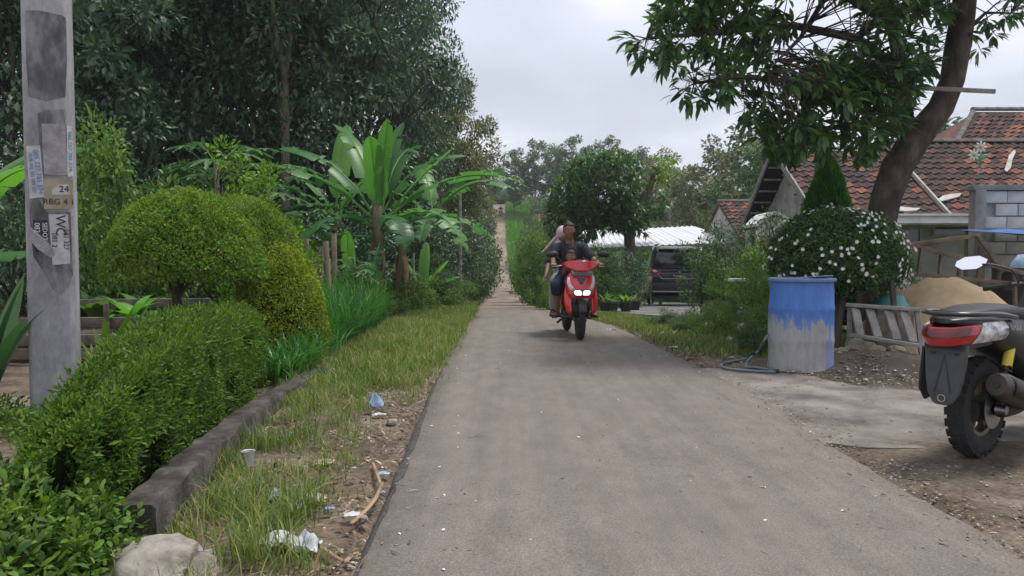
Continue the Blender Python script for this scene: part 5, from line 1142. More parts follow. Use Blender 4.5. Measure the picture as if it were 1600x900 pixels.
fc = MB(); fc.box((12.3, 17.16, 1.93), (7.9, .07, .16)); fc.box((12.3, 17.13, 2.03), (7.95, .13, .05)); fc.box((12.3, 17.10, 1.86), (7.92, .05, .035)); fc.build('terrace_fascia', M['fascia'], hs, bevel=.008)
MB().box((12.3, 17.9, 1.83), (7.9, 1.42, .04)).build('terrace_ceiling', M['dirty_white'], hs)
for x in (8.55, 10.6, 13.2, 16.0): MB().box((x, 17.22, .68), (.16, .16, 2.27)).build('terrace_post', M['dirty_white'], hs, bevel=.01)
def on_roof(px, py, e, rdg):      # pixel on the front slope plane
    (ye, ze), (yr, zr) = e, rdg; L_ = math.hypot(yr - ye, zr - ze); nv = Vector((0, -(zr - ze) / L_, (yr - ye) / L_)); d = ray(px, py); o = Vector((0, 0, CAMH)); p0 = Vector((0, ye, ze))
    return o + d * ((p0 - o).dot(nv) / d.dot(nv)) + nv * .085
for poly in ([(1392, 332), (1406, 329), (1425, 331), (1436, 331), (1430, 335), (1412, 336), (1400, 335)], [(1462, 319), (1470, 312), (1484, 309), (1500, 308), (1497, 313), (1482, 317), (1470, 320)], [(1567, 271), (1571, 259), (1574, 248), (1579, 243), (1583, 240), (1585, 243), (1580, 253), (1577, 268), (1571, 274)]):
    MB().prism([on_roof(px, py, (17.3, 1.86), (20.65, 4.12)) for px, py in poly], (0, -.012, .02)).build('roof_patch', M['dirty_white'], hs)
# higher hipped roof behind
h2 = thing('tiled_house', 'higher hipped tile roof house behind at the upper right edge', 'house', (0, 0, 0)); b2 = [170]
hip = lambda f: 12.55 + f * 2.95
slope(h2, 12.55, 21, 22.6, 3.55, 26.0, 5.95, 0, left=hip, visible=lambda p: p.z > 4.2, budget=b2)
ridge(h2, (15.45, 26, 6.02), (21, 26, 6.02), .14, 'ridge'); ridge(h2, (12.5, 22.55, 3.6), (15.5, 26, 6.02), .09, 'ridge', 'hip_cap')
sd_ = MB(); sd_.prism([(12.55, 22.6, 3.52), (15.5, 26, 5.92), (12.55, 29.4, 3.52)], (.03, 0, -.04)); sd_.prism([(12.55, 29.4, 3.52), (15.5, 26, 5.92), (21, 26, 5.92), (21, 29.4, 3.52)], (0, .02, -.04)); sd_.build('side_roof', M['roof_tile'], h2)
w2 = MB(); w2.box((16.8, 26, 1.5), (7.6, 6, 4.0)); w2.build('wall', M['house_wall'], h2)
# low roof further left
h3 = thing('small_house', 'small house with low red tiled roof left of the gable porch', 'house', (0, 0, 0))
slope(h3, 7.25, 9.6, 24.6, 1.7, 27.2, 3.0, 0, visible=lambda p: p.x < 8.6, budget=[110])
ridge(h3, (7.25, 27.2, 3.05), (9.6, 27.2, 3.05), .1, 'ridge'); MB().box((8.3, 27.3, .5), (2.3, 4.6, 2.3)).build('wall', M['house_wall'], h3)
MB().prism([(7.35, 24.9, 1.2), (7.35, 29.5, 1.2), (7.35, 29.5, 1.75), (7.35, 27.2, 2.92), (7.35, 24.9, 1.78)], (.1, 0, 0)).build('gable_wall', M['house_wall'], h3)
MB().prism([(7.25, 27.2, 2.98), (9.6, 27.2, 2.98), (9.6, 29.8, 1.65), (7.25, 29.8, 1.65)], (0, .02, .03)).build('rear_roof', M['roof_tile'], h3)
# arched white porch
pc = thing('arched_porch', 'small white arched porch canopy left of the house gable', 'porch', (5.52, 16.5, Hf(5.52, 16.5)))
z0 = 2.02; ar = [(-.42, -.16), (-.34, -.13), (-.24, -.02), (-.12, .07), (0, .10), (.12, .07), (.24, -.02), (.34, -.13), (.42, -.16)]
mb = MB(); mb.loft([[Vector((x, y, z0 + z + dz)) for x, z in ar for dz in (0,)] + [Vector((x, y, z0 + z - .07)) for x, z in ar[::-1]] for y in (-.35, .55)]); mb.build('canopy', M['fascia'], pc, smooth=40)
mb = MB(); mb.prism([(x * .9, -.27, z0 + z - .075) for x, z in ar] + [(.38, -.27, z0 - .42), (-.38, -.27, z0 - .42)], (0, .08, 0)); mb.build('tympanum', M['dirty_white'], pc)
for s in (-1, 1):
    for y in (-.23, .42): MB().box((s * .33, y, (z0 - .3) / 2 - .1), (.09, .09, z0 - .1)).build('post', M['white_paint'], pc, bevel=.008)
# white metal roof shelter behind the car
A, B_, C_, D_ = at(905, 388, 26), at(1160, 377, 26), at(1086, 353, 31), at(905, 361, 31)
sr = thing('metal_roof_shelter', 'open shelter with low white corrugated metal roof behind the black car', 'shelter', (0, 0, 0))
for k in range(6):
    u0, u1 = k / 6, (k + 1) / 6 - .004; n = 12; rings = []
    for v in (0, 1):
        top = []
        for q in range(n + 1):
            u = u0 + (u1 - u0) * q / n; p = A.lerp(B_, u).lerp(D_.lerp(C_, u), v); top.append(p + Vector((0, 0, .018 * (1 if q % 3 == 1 else -1))))
        rings.append(top + [p - Vector((0, 0, .012)) for p in top[::-1]])
    MB().loft(rings).build('roof_panel', M['metal_roof'], sr)
MB().bar(A + Vector((0, 0, -.09)), B_ + Vector((0, 0, -.09)), .05, .12).build('eave_beam', M['grey_wood'], sr); MB().bar(D_ + Vector((0, 0, -.09)), C_ + Vector((0, 0, -.09)), .05, .12).build('rear_beam', M['grey_wood'], sr)
for p in (A.lerp(B_, .03), A.lerp(B_, .5), A.lerp(B_, .97), D_.lerp(C_, .05), D_.lerp(C_, .95)): MB().bar((p.x, p.y, Hf(p.x, p.y) - .1), (p.x, p.y, p.z - .15), .1, .1, (0, 1, 0)).build('post', M['grey_wood'], sr)
# block wall with concrete column and coping
bw = thing('block_wall', 'unplastered wall of pale concrete blocks with column at the right edge', 'wall', (0, 0, 0)); Yw = 13.0
MB().box((7.84, Yw - .02, 1.05), (.19, .2, 2.36)).build('column', M['concrete'], bw, bevel=.012)
MB().box((9.4, Yw - .01, 2.265), (3.4, .22, .09)).build('coping', M['concrete'], bw, bevel=.012)
MB().box((9.5, Yw + .045, 1.04), (3.12, .06, 2.34)).build('mortar', pmat('mortar', (.4, .39, .37), (.3, .29, .275), 20, .95, bmp=.4), bw)
M['block'] = pmat('block', (.62, .61, .58), (.47, .46, .44), 5, .95, bmp=.4, bscale=50)
BLK = MB().box((0, 0, 0), (.365, .1, .195)).mesh('block', M['block'], bevel=.006)
for i in range(10):
    for k in range(5):
        x = 7.945 + .1825 + k * .38 - (.19 if i % 2 else 0); z = 2.22 - .11 - i * .215
        if x < 8.05: continue
        o = bpy.data.objects.new('block', BLK); link(o, bw); o.location = (x, Yw - .005 + random.uniform(-.006, .006), z); o.rotation_euler = (0, random.uniform(-.006, .006), 0)
# plastic flower ornament standing on the wall
fl = thing('flower_ornament', 'white daisy garden ornament with green leaf before the tile roof', 'ornament', (7.86, 12.95, 2.3))
MB().tube([(0, 0, -.1), (.0, 0, .3), (-.02, 0, .62)], .008, 6).build('stem', M['teal'], fl)
for (x, z) in ((-.02, .64), (-.13, .51)):
    for k in range(8):
        a = k * math.pi / 4; mb = MB(); mb.ell((x + .06 * math.cos(a), -.02, z + .06 * math.sin(a)), (.045, .008, .02), 8, 5, Matrix.Rotation(-a, 3, 'Y')); mb.build('petal', M['white_paint'], fl, smooth=180)
    MB().ell((x, -.03, z), (.03, .015, .03), 8, 6).build('flower_centre', M['yellow'], fl, smooth=180)
mb = MB(); mb.ell((.02, -.01, .47), (.09, .01, .03), 8, 5, Matrix.Rotation(-.6, 3, 'Y')); mb.build('ornament_leaf', pmat('orn_green', (.05, .4, .09), None, 5, .5), fl, smooth=180)
MB().tube([(-.13, 0, .51), (-.07, 0, .4), (0, 0, .3)], .007, 6).build('stem', M['teal'], fl)
# blue tarpaulin shelter
tp = thing('tarp_shelter', 'blue tarpaulin stretched on posts in front of the block wall', 'shelter', (0, 0, 0))
tm_ = MB(); tm_.grid(14, 8, lambda u, v: (7.45 + u * 2.6, 10.9 + v * 1.9, 1.42 + .13 * v + .10 * u - .10 * math.sin(u * math.pi) * math.sin(v * math.pi) + .012 * math.sin(u * 30)))
o = tm_.build('tarpaulin', M['blue_tarp'], tp, smooth=180); o.modifiers.new('s', 'SOLIDIFY').thickness = .006
for x, y, z in ((7.5, 10.95, 1.42), (7.5, 12.7, 1.55), (9.95, 10.95, 1.52), (9.95, 12.7, 1.65)): MB().tube([(x, y, -.05), (x, y, z)], .03, 8).build('post', M['wood'], tp)
bs = thing('blue_sack', 'blue sack hanging under the tarpaulin at the right photo edge', 'sack', (7.9, 11.25, .72))
mb = MB(); mb.loft([[Vector((math.cos(a) * rx + .05 * z, math.sin(a) * rx * .6, z)) for a in np.linspace(0, 6.2832, 15)[:-1]] for z, rx in ((0, .02), (.03, .16), (.2, .2), (.4, .15), (.52, .05), (.62, .02), (.69, .012))]); mb.build('bag', M['blue_tarp'], bs, smooth=180)
wb = thing('water_tub', 'dark tub under the blue tarpaulin carrying a white basin', 'tub', (7.35, 11.1, 0))
MB().lathe([(.02, 0), (.3, 0), (.34, .3), (.36, .95), (.33, .95), (.3, .3), (.02, .28)], 24).build('tub', M['black_pot'], wb, smooth=50)
wbs = thing('white_basin', 'pale basin resting on the dark tub under the tarpaulin', 'basin', (7.42, 11.1, .95)); MB().lathe([(.02, .2), (.1, .19), (.17, .08), (.2, 0), (.17, .002), (.02, .16)], 22).build('bowl', M['bag_blue'], wbs, smooth=60)
# timber trestle with netting gap
tr = thing('timber_frame', 'leaning frame of weathered timber rails and rungs before the sand heap', 'timber frame', (0, 0, 0)); Yt = 10.6
def trail(nm, p, q, w_=.055, d=.035): MB().bar(at(*p), at(*q), d, w_).build(nm, M['wood'], tr, bevel=.004)
trail('rail', (1392, 386, Yt), (1532, 368, Yt)); trail('rail', (1528, 368, Yt - .04), (1568, 425, Yt - .04)); trail('rail', (1412, 381, Yt - .08), (1600, 427, Yt - .3)); trail('rail', (1404, 425, Yt - .1), (1590, 444, Yt - .3))
for x0, x1, ya, yb in ((1440, 1434, 388, 430), (1471, 1467, 396, 434), (1501, 1497, 403, 437), (1531, 1527, 410, 440), (1562, 1560, 417, 443)): trail('rung', (x0, ya, Yt - .14), (x1, yb, Yt - .14))
trail('leg', (1402, 388, Yt + .04), (1398, 545, Yt + .05)); trail('leg', (1585, 425, Yt - .26), (1588, 556, Yt - .2)); trail('leg', (1530, 370, Yt + .05), (1533, 548, Yt + .1)); trail('brace', (1440, 384, Yt + .02), (1490, 372, Yt + .03))
# cream board below the terrace
tag(MB().box((0, 0, .35), (.9, .04, .7)).build('leaning_board', M['dirty_white'], None, (7.35, 14.6, .0), bevel=.004), 'pale board leaning in the gap behind the timber frame', 'board')
# ================================================================== sand heap, stones, ladder
sp_ = MB(); SX, SY = 5.25, 9.3
def sandz(u, v):
    a = u * 2 * math.pi; q = v; x, y = math.cos(a) * q, math.sin(a) * q
    h = .92 * max(0, 1 - q ** 1.7) * (1 + .18 * (float(vnoise(x * 3 + 5, y * 3 + 5, .7, 301)) - .5)) + .05 * (float(vnoise(x * 9 + 5, y * 9 + 5, .7, 302)) - .5) * (1 - q)
    return Vector((SX + x * 1.2, SY + y * .95, -.03 + h * 1.03))
sp_.grid(48, 18, sandz); tag(sp_.build('sand_heap', M['sand'], smooth=180), 'tan heap of building sand behind the black scooter', 'sand heap')
def rock(label, loc_, s, seed, mat='stone', sc=(1, 1, .7), cat='stone', group=None, sub=3, name='stone', rough=.42):
    bm = bmesh.new(); bmesh.ops.create_icosphere(bm, subdivisions=sub, radius=1)
    for v in bm.verts:
        d = v.co.normalized(); n = float(vnoise(d.x * 1.4 + seed * 3.1 + 20, d.y * 1.4 + d.z * 1.9 + 20, .9, seed)); n2 = float(vnoise(d.x * 4 + seed + 20, d.y * 4 + d.z * 5 + 20, .9, seed + 1))
        v.co = Vector((d.x * sc[0], d.y * sc[1], d.z * sc[2])) * s * (1 + rough * 1.9 * (n - .5) + rough * .5 * (n2 - .5))
    me = bpy.data.meshes.new(name); bm.to_mesh(me); bm.free(); me.materials.append(M[mat]); me.polygons.foreach_set('use_smooth', [True] * len(me.polygons)); me.set_sharp_from_angle(angle=rad(38))
    return tag(mobj(name, me, None, loc_, seed * 1.1), label, cat, group)
p = gp(245, 905); rock('large pale boulder at the foot of the kerb end in the bottom left', (p.x, p.y + .02, .0), .17, 311, sc=(1.15, .8, .62), sub=4, name='boulder')
p = gp(310, 885); rock('smaller pale stone right of the boulder by the kerb end', (p.x, p.y, .0), .08, 312, sc=(1.2, .9, .6))
for k, (px, py, s, z, lab) in enumerate(((1345, 545, .17, .12, 'large yellowish rock on the soil heap below the ladder'), (1325, 556, .11, .05, 'yellowish rock left on the soil heap beside the drum'), (1372, 548, .10, .1, 'yellowish rock under the ladder'),
        (1312, 548, .09, .06, 'dark flat rock beside the drum'), (1402, 545, .08, .1, 'small rock at the right end of the ladder'), (1425, 560, .09, .04, 'rough rock right of the ladder near the scooter'), (1388, 572, .07, .03, 'small pale rock in front of the soil heap'), (1438, 575, .06, .02, 'small rock closest to the scooter mudflap'),
        (1355, 580, .05, .02, 'small rock at the front foot of the soil heap'))):
    p = gp(px, py, z); rock(lab, (p.x, p.y, z - .02), s, 320 + k, 'palestone')
for k, (px, py, s, lab) in enumerate(((1110, 514, .085, 'brown stone on the grass strip left of the drum'), (1161, 524, .10, 'pale flat stone on a root left of the drum'), (1055, 524, .035, 'small white stone at the right road edge'), (1140, 535, .05, 'small stone among weeds left of the hose'))):
    p = gp(px, py); rock(lab, (p.x, p.y, .04 if k != 1 else .10), s, 340 + k, 'stone')
p = gp(1165, 545); rock('brown root stump under the pale flat stone', (p.x, p.y + .02, .0), .12, 346, 'old_wood', (1.1, .9, .8), 'stump', None, 3, 'stump', .6)
ld = thing('wooden_ladder', 'grey wooden ladder propped on its side beside the flowering bush', 'ladder', (0, 0, 0))
MB().bar(at(1322, 476, 8.35), at(1438, 484, 8.0), .12, .035).build('rail', M['grey_wood'], ld, bevel=.004); MB().bar(at(1328, 523, 8.1), at(1436, 540, 7.75), .10, .035).build('rail', M['grey_wood'], ld, bevel=.004)
for a, b_ in (((1336, 480, 8.3), (1344, 524, 8.06)), ((1358, 481, 8.24), (1372, 527, 8.0)), ((1387, 483, 8.15), (1402, 531, 7.9)), ((1411, 484, 8.08), (1427, 535, 7.82))): MB().bar(at(*a), at(*b_), .085, .03, (0, -1, .2)).build('rung', M['grey_wood'], ld, bevel=.004)
MB().bar(at(1432, 484, 8.02), at(1440, 556, 7.85), .04, .04).build('leg', M['grey_wood'], ld); MB().bar(at(1328, 478, 8.33), at(1326, 560, 8.3), .04, .04).build('leg', M['grey_wood'], ld)
tag(MB().bar(at(1393, 438, 8.5), at(1404, 560, 8.4), .05, .05).build('dark_stake', M['bark'], bevel=.006), 'dark wooden stake leaning behind the ladder', 'stake')
st = thing('wooden_block', 'low dark wooden box behind the ladder carrying a teal basin', 'box', (*at(1390, 480, 8.85).xy, 0)); MB().box((0, 0, .26), (.42, .3, .54)).build('crate', M['old_wood'], st, bevel=.01)
bo = thing('teal_basin', 'upturned teal plastic basin behind the flowering bush', 'basin', (st.location.x, st.location.y, .535)); MB().lathe([(.2, 0), (.21, .015), (.18, .05), (.14, .14), (.02, .145)], 22).build('bowl', M['teal'], bo, smooth=50)
# ================================================================== blue drum and hose
DX, DY, DZ = 2.86, 7.58, .0
dr = thing('blue_drum', 'worn blue plastic drum smeared with cement at the road side', 'drum', (DX, DY, DZ), .4)
m, nt, b = new_mat('drum'); b.inputs['Roughness'].default_value = .55
tcn = nt.nodes.new('ShaderNodeTexCoord'); sx = nt.nodes.new('ShaderNodeSeparateXYZ'); nt.links.new(tcn.outputs['Object'], sx.inputs[0])
na = noise(nt, 3.2, 7, .68, stretch=(1.4, 1.4, .5)); nb_ = noise(nt, 11, 6, .75, stretch=(1.6, 1.6, .5)); ncn = noise(nt, 2.6, 5, .6)
h = nt.nodes.new('ShaderNodeMath'); h.operation = 'MULTIPLY_ADD'; nt.links.new(na.outputs[0], h.inputs[0]); h.inputs[1].default_value = .75; nt.links.new(sx.outputs[2], h.inputs[2])
h2_ = nt.nodes.new('ShaderNodeMath'); h2_.operation = 'MULTIPLY_ADD'; nt.links.new(nb_.outputs[0], h2_.inputs[0]); h2_.inputs[1].default_value = .42; nt.links.new(h.outputs[0], h2_.inputs[2])
fac = ramp(nt, h2_.outputs[0], [(.0, (0, 0, 0)), (.5, (0, 0, 0)), (1, (1, 1, 1))]); fac.color_ramp.elements[0].position = .0
el = fac.color_ramp.elements; el[1].position = .985; el[2].position = 1.0
mr = nt.nodes.new('ShaderNodeMapRange'); nt.links.new(h2_.outputs[0], mr.inputs[0]); mr.inputs[1].default_value = 1.03; mr.inputs[2].default_value = 1.10
nt.nodes.remove(fac)
blue = ramp(nt, nb_.outputs[0], [(.3, (.05, .145, .43)), (.6, (.075, .20, .56)), (.8, (.17, .29, .56))]).outputs[0]
cem = ramp(nt, nb_.outputs[0], [(.3, (.27, .27, .275)), (.55, (.37, .365, .36)), (.8, (.46, .45, .44))]).outputs[0]
smr = nt.nodes.new('ShaderNodeMath'); smr.operation = 'MULTIPLY'; nt.links.new(na.outputs[0], smr.inputs[0]); nt.links.new(ncn.outputs[0], smr.inputs[1])
sm2 = ramp(nt, smr.outputs[0], [(.268, (0, 0, 0)), (.295, (.75, .75, .75))]).outputs[0]
cem = mixc(nt, sm2, cem, (.16, .23, .45))
nt.links.new(mixc(nt, mr.outputs[0], cem, blue), b.inputs['Base Color']); bump(nt, b, nb_.outputs[0], .25, .01)
_db = MB().lathe([(.02, .012), (.30, .012), (.305, .0), (.318, .01), (.312, .05), (.309, .12), (.306, .2), (.307, .26), (.312, .29), (.312, .31), (.308, .34), (.308, .42), (.308, .5), (.309, .58), (.313, .60), (.313, .62), (.307, .65), (.303, .72), (.300, .78), (.294, .865), (.296, .875)], 56)
for _v in _db.v:
    _a = math.atan2(_v.y, _v.x); _q = 1 + (.045 * (float(vnoise(_a * 1.6 + 9, _v.z * 4 + 3, .8, 401)) - .5) + .012 * (float(vnoise(_a * 6 + 30, _v.z * 16 + 3, .8, 402)) - .5)) * (1 if .04 < _v.z < .84 else .25); _v.x *= _q; _v.y *= _q
_db.build('body', m, dr, smooth=60)
MB().lathe([(.27, .86), (.272, .02), (.02, .02)], 36).build('inner_wall', M['blue_tarp'], dr, smooth=50)
M['rim'] = pmat('rim', (.16, .24, .42), (.09, .14, .27), 9, .55, bmp=.2)
MB().lathe([(.296, .868), (.318, .872), (.322, .885), (.318, .902), (.300, .906), (.27, .9), (.27, .86)], 40).build('rim', M['rim'], dr, smooth=60)
mb = MB(); mb.grid(16, 6, lambda u, v: (.285 * math.cos(-2.7 + u * 3.0) * (1 - .55 * v), .285 * math.sin(-2.7 + u * 3.0) * (1 - .55 * v), .905 + .03 * math.sin(u * math.pi) * (1 - v) + .012 * math.sin(u * 9) * v - .01 * v)); o = mb.build('bent_lid', M['rim'], dr, smooth=180); o.modifiers.new('s', 'SOLIDIFY').thickness = .008
hp = [(DX - .33, DY - .02, .34), (DX - .38, DY - .02, .27), (*gp(1185, 548, .16).xy, .16), (*gp(1170, 562, .08).xy, .08), (*gp(1166, 572, .03).xy, .025), (*gp(1178, 577).xy, .02), (*gp(1198, 580).xy, .02), (*gp(1212, 583).xy, .02)]
def smoothp(pts, n=6):
    pts = [Vector(p) for p in pts]; out = []
    for i in range(len(pts) - 1):
        p0, p1, p2, p3 = pts[max(i - 1, 0)], pts[i], pts[i + 1], pts[min(i + 2, len(pts) - 1)]
        for k in range(n):
            t = k / n; out.append(.5 * ((2 * p1) + (p2 - p0) * t + (2 * p0 - 5 * p1 + 4 * p2 - p3) * t * t + (3 * p1 - p0 - 3 * p2 + p3) * t ** 3))
    return out + [pts[-1]]
mb = MB(); mb.tube(smoothp(hp), .0125, 8)
mb.tube(smoothp([(*gp(1166, 565).xy, .03), (*gp(1146, 567).xy, .018), (*gp(1130, 571).xy, .018), (*gp(1128, 576).xy, .018), (*gp(1145, 580).xy, .018), (*gp(1180, 583).xy, .018), (*gp(1212, 584).xy, .018)]), .0125, 8)
ho = thing('garden_hose', 'grey blue hose looped on the ground left of the blue drum', 'hose', (0, 0, 0)); mb.build('tube', M['hose'], ho, smooth=180)
MB().tube([(*gp(1208, 583).xy, .02), (*gp(1217, 583).xy, .02)], .018, 8).build('hose_connector', M['black_plastic'], ho, smooth=60); MB().tube([gp(1172, 558, .09), gp(1178, 552, .14)], .017, 8).build('hose_joint', M['black_plastic'], ho, smooth=60)
# ================================================================== pots and yard things
for k, (px, Y, s, lab) in enumerate(((1165, 11.0, 1.0, 'ribbed grey pot, left one of the three between car and drum'), (1188, 10.4, 1.05, 'ribbed grey pot in the middle of the three'), (1203, 10.5, .9, 'ribbed grey pot half hidden by the drum'))):
    t = thing('ribbed_pot', lab, 'pot', on(px, Y)); t.scale = (s,) * 3; pr = [(.02, .3), (.085, .3), (.1, .33), (.115, .31)]
    for q in range(5): pr += [(.118, .29 - q * .06), (.104, .27 - q * .06), (.104, .255 - q * .06)]
    pr += [(.11, .0), (.02, .0)]; MB().lathe(pr, 20).build('pot_body', M['pot'], t, smooth=35); MB().lathe([(.02, .29), (.086, .285)], 16).build('pot_soil', M['core'], t)
for k, (px, Y, lab, mat, n, ln) in enumerate(((978, 15.8, 'black pot with yellow green rosette, right one before the bushes', 'lf_lime', 16, .3), (957, 15.6, 'black pot with spiky rosette beside the scooter rider', 'lf_light', 14, .28), (946, 16.0, 'black pot with tall striped leaves nearest the scooter', 'lf_light', 12, .42), (992, 16.6, 'low pot with reddish plant before the car', 'lf_olive', 12, .22))):
    t = thing('plant_pot', lab, 'potted plant', on(px, Y, .02)); MB().lathe([(.02, .0), (.10, 0), (.125, .16), (.135, .16), (.135, .185), (.115, .185), (.11, .15), (.02, .14)], 18).build('pot_body', M['black_pot'], t, smooth=40)
    rr_ = random.Random(k)
    for q in range(n):
        mb = MB(); strap_leaf(mb, q * 2.4, ln * rr_.uniform(.7, 1.1), .045, rr_.uniform(.4, 1.2), rr_.uniform(.7, 1.35)); o = mb.build('leaf', M[mat], t, smooth=180, recalc=False); o.location.z = .15
t = thing('plant_pot', 'brown clay pot with arching leaves right of the car', 'potted plant', on(1128, 12.6)); MB().lathe([(.02, 0), (.1, 0), (.17, .36), (.185, .36), (.185, .4), (.16, .4), (.15, .34), (.02, .33)], 20).build('pot_body', M['terracotta'], t, smooth=40)
for q in range(15):
    mb = MB(); strap_leaf(mb, q * 2.4, .42, .03, .9, 1.2); o = mb.build('leaf', M['lf_light'], t, smooth=180, recalc=False); o.location.z = .34
tb = thing('white_shelf', 'small white board on two stakes among the shrubs left of the drum', 'shelf', (*at(1153, 437, 11.6).xy, Hf(4, 11.6))); MB().box((0, 0, .76), (.27, .16, .045)).build('board', M['white_paint'], tb, bevel=.005)
for s in (-1, 1): MB().tube([(s * .09, 0, -.05), (s * .09, 0, .74)], .015, 7).build('stake', M['wood'], tb)
ch = thing('plastic_chair', 'cream plastic chair standing left of the black car', 'chair', on(1002, 21.2), 2.2)
MB().box((0, 0, .43), (.42, .42, .035)).build('seat', M['cream'], ch, bevel=.01); MB().box((-.2, 0, .66), (.03, .4, .4), Matrix.Rotation(-.15, 3, 'Y')).build('backrest', M['cream'], ch, bevel=.01)
for sx_ in (-1, 1):
    for sy_ in (-1, 1): MB().bar((sx_ * .2, sy_ * .2, 0), (sx_ * .18, sy_ * .18, .42), .04, .03, (0, 1, 0)).build('leg', M['cream'], ch)
# ================================================================== concrete pole with stickers
PA = rad(23); PX, PY = -3.235, 5.42
pl = thing('concrete_pole', 'tall grey concrete utility pole with torn stickers on the left', 'utility pole', (PX, PY, 0), PA)
m, nt, b = new_mat('pole'); b.inputs['Roughness'].default_value = .9
n1 = noise(nt, 2.2, 7, .66, stretch=(1, 1, .35)); n2 = noise(nt, 22, 6, .7, stretch=(1, 1, .5)); n3 = noise(nt, 60, 3, .7)
c = ramp(nt, n1.outputs[0], [(.32, (.2, .195, .2)), (.5, (.33, .325, .335)), (.68, (.45, .445, .46))]).outputs[0]
c = mixc(nt, .75, c, ramp(nt, n2.outputs[0], [(.3, (.62, .62, .63)), (.6, (1.08, 1.08, 1.08))]).outputs[0], 'MULTIPLY'); nt.links.new(c, b.inputs['Base Color']); bump(nt, b, n3.outputs[0], .35, .006); M['pole'] = m
def oct_(s):
    s *= .885; return [(-.135 * s, -.165 * s), (.135 * s, -.165 * s), (.168 * s, -.12 * s), (.168 * s, .12 * s), (.135 * s, .165 * s), (-.135 * s, .165 * s), (-.168 * s, .12 * s), (-.168 * s, -.12 * s)]
mb = MB(); mb.loft([[Vector((x, y, z)) for x, y in oct_(s)] for z, s in ((-.3, 1.0), (0, 1.0), (2.5, .97), (9.2, .82))]); mb.build('shaft', M['pole'], pl, bevel=.012)
def facez(z): return -.165 * .885 * (1 - .03 * z / 2.5) - .002
pm = 5.25 / F                                                   # metres per photo pixel at the front face
def pz(py): return CAMH + (HOR - py) * pm
def pxs(px, py): return (px - 75.5 + (400 - py) * .0225) * (.238 / 62)
def stk(nm, pts, mat, lift=.002, parent=None):
    vs = [Vector((pxs(x, y), facez(pz(y)) - lift, pz(y))) for x, y in pts]; return MB().prism(vs, (0, .0012, 0)).build(nm, M[mat], parent or pl)
M['stain'] = pmat('stain', (.12, .118, .122), (.06, .06, .064), 9, .95, bmp=.4, bscale=30, stretch=(1, 1, .4), c3=(.25, .245, .25))
stk('poster_residue', [(39, 22), (60, 20), (96, 24), (101, 28), (103, 90), (100, 150), (70, 158), (44, 153), (40, 100)], 'stain', .0022)
stk('poster_residue', [(58, 178), (70, 172), (97, 170), (101, 196), (100, 230), (60, 232)], 'stain', .0022)
stk('poster_residue', [(52, 300), (70, 330), (108, 330), (112, 430), (95, 460), (80, 452), (72, 435), (50, 400), (44, 330)], 'stain', .0022)
stk('torn_paper', [(63, 194), (100, 192), (104, 272), (82, 274), (67, 272)], 'old_paper', .004)
o = stk('blue_number_sticker', [(40, 230), (61, 228), (68, 308), (45, 311)], 'paper', .0052)
def stext(body, px, py, size, mat, par, rot=-90, lift=.008, tilt=0, sp_=1.0):
    M4 = Matrix.Translation((pxs(px, py), facez(pz(py)) - lift, pz(py))) @ Matrix.Rotation(math.pi / 2, 4, 'X') @ Matrix.Rotation(rad(rot + tilt), 4, 'Z'); return text('lettering', body, size, M[mat], par, M4, sp_)
stext('085 227 785 574', 58, 269, .044, 'print_blue', o, tilt=5); stext('HUB 082 331 085 227', 49, 271, .03, 'print_blue', o, tilt=5)
o = stk('tan_number_plate', [(66, 279), (112, 278), (113, 326), (67, 327)], 'tan_tape', .0058); o2 = stk('pale_number_label', [(78, 298), (88, 288), (106, 287), (107, 303), (79, 304)], 'paper', .0075, o)
stext('24', 98, 295, .062, 'print_black', o, 0, .0105); stext('RBG 4 1', 90, 315, .055, 'print_black', o, 0, .0095)
o = stk('black_white_sticker', [(74, 335), (104, 334), (108, 412), (80, 414)], 'paper', .0052); stext('WC', 92, 352, .085, 'print_black', o, sp_=.9); stext('081 327', 101, 374, .044, 'print_black', o); stext('085 2', 83, 375, .044, 'print_black', o)
o = stk('dark_sticker', [(50, 344), (72, 344), (74, 392), (53, 394)], 'print_black', .005); stext('SEDOT', 68, 362, .04, 'print_white', o); stext('082', 56, 356, .046, 'print_white', o)
stk('torn_paper', [(42, 350), (50, 358), (64, 370), (78, 384), (84, 398), (76, 402), (58, 390), (44, 374)], 'old_paper', .0085)
# sticker on the chamfer facet right of the front face
sA = Vector((.1165, -.1435, 0)); sB = Vector((.1445, -.1055, 0)); sn = Vector((.8, -.6, 0)) * .004; mb = MB(); mb.prism([sA + sn + Vector((0, 0, pz(275))), sB + sn + Vector((0, 0, pz(273))), sB + sn + Vector((0, 0, pz(194))), sA + sn + Vector((0, 0, pz(195)))], -sn * .3); o = mb.build('facet_sticker', M['paper'], pl)
ax = (sB - sA).normalized(); c_ = (sA + sB) / 2 + sn * 1.6 + Vector((0, 0, pz(234))); text('lettering', '082 227 785 574', .04, M['print_blue'], o, frame(c_, (0, 0, -1), ax))
mb = MB(); mb.prism([sA + sn * .7 + Vector((0, 0, pz(412))), sB + sn * .7 + Vector((0, 0, pz(412))), sB + sn * .7 + Vector((0, 0, pz(336))), sA + sn * .7 + Vector((0, 0, pz(336)))], -sn * .3); mb.build('torn_paper', M['old_paper'], pl)
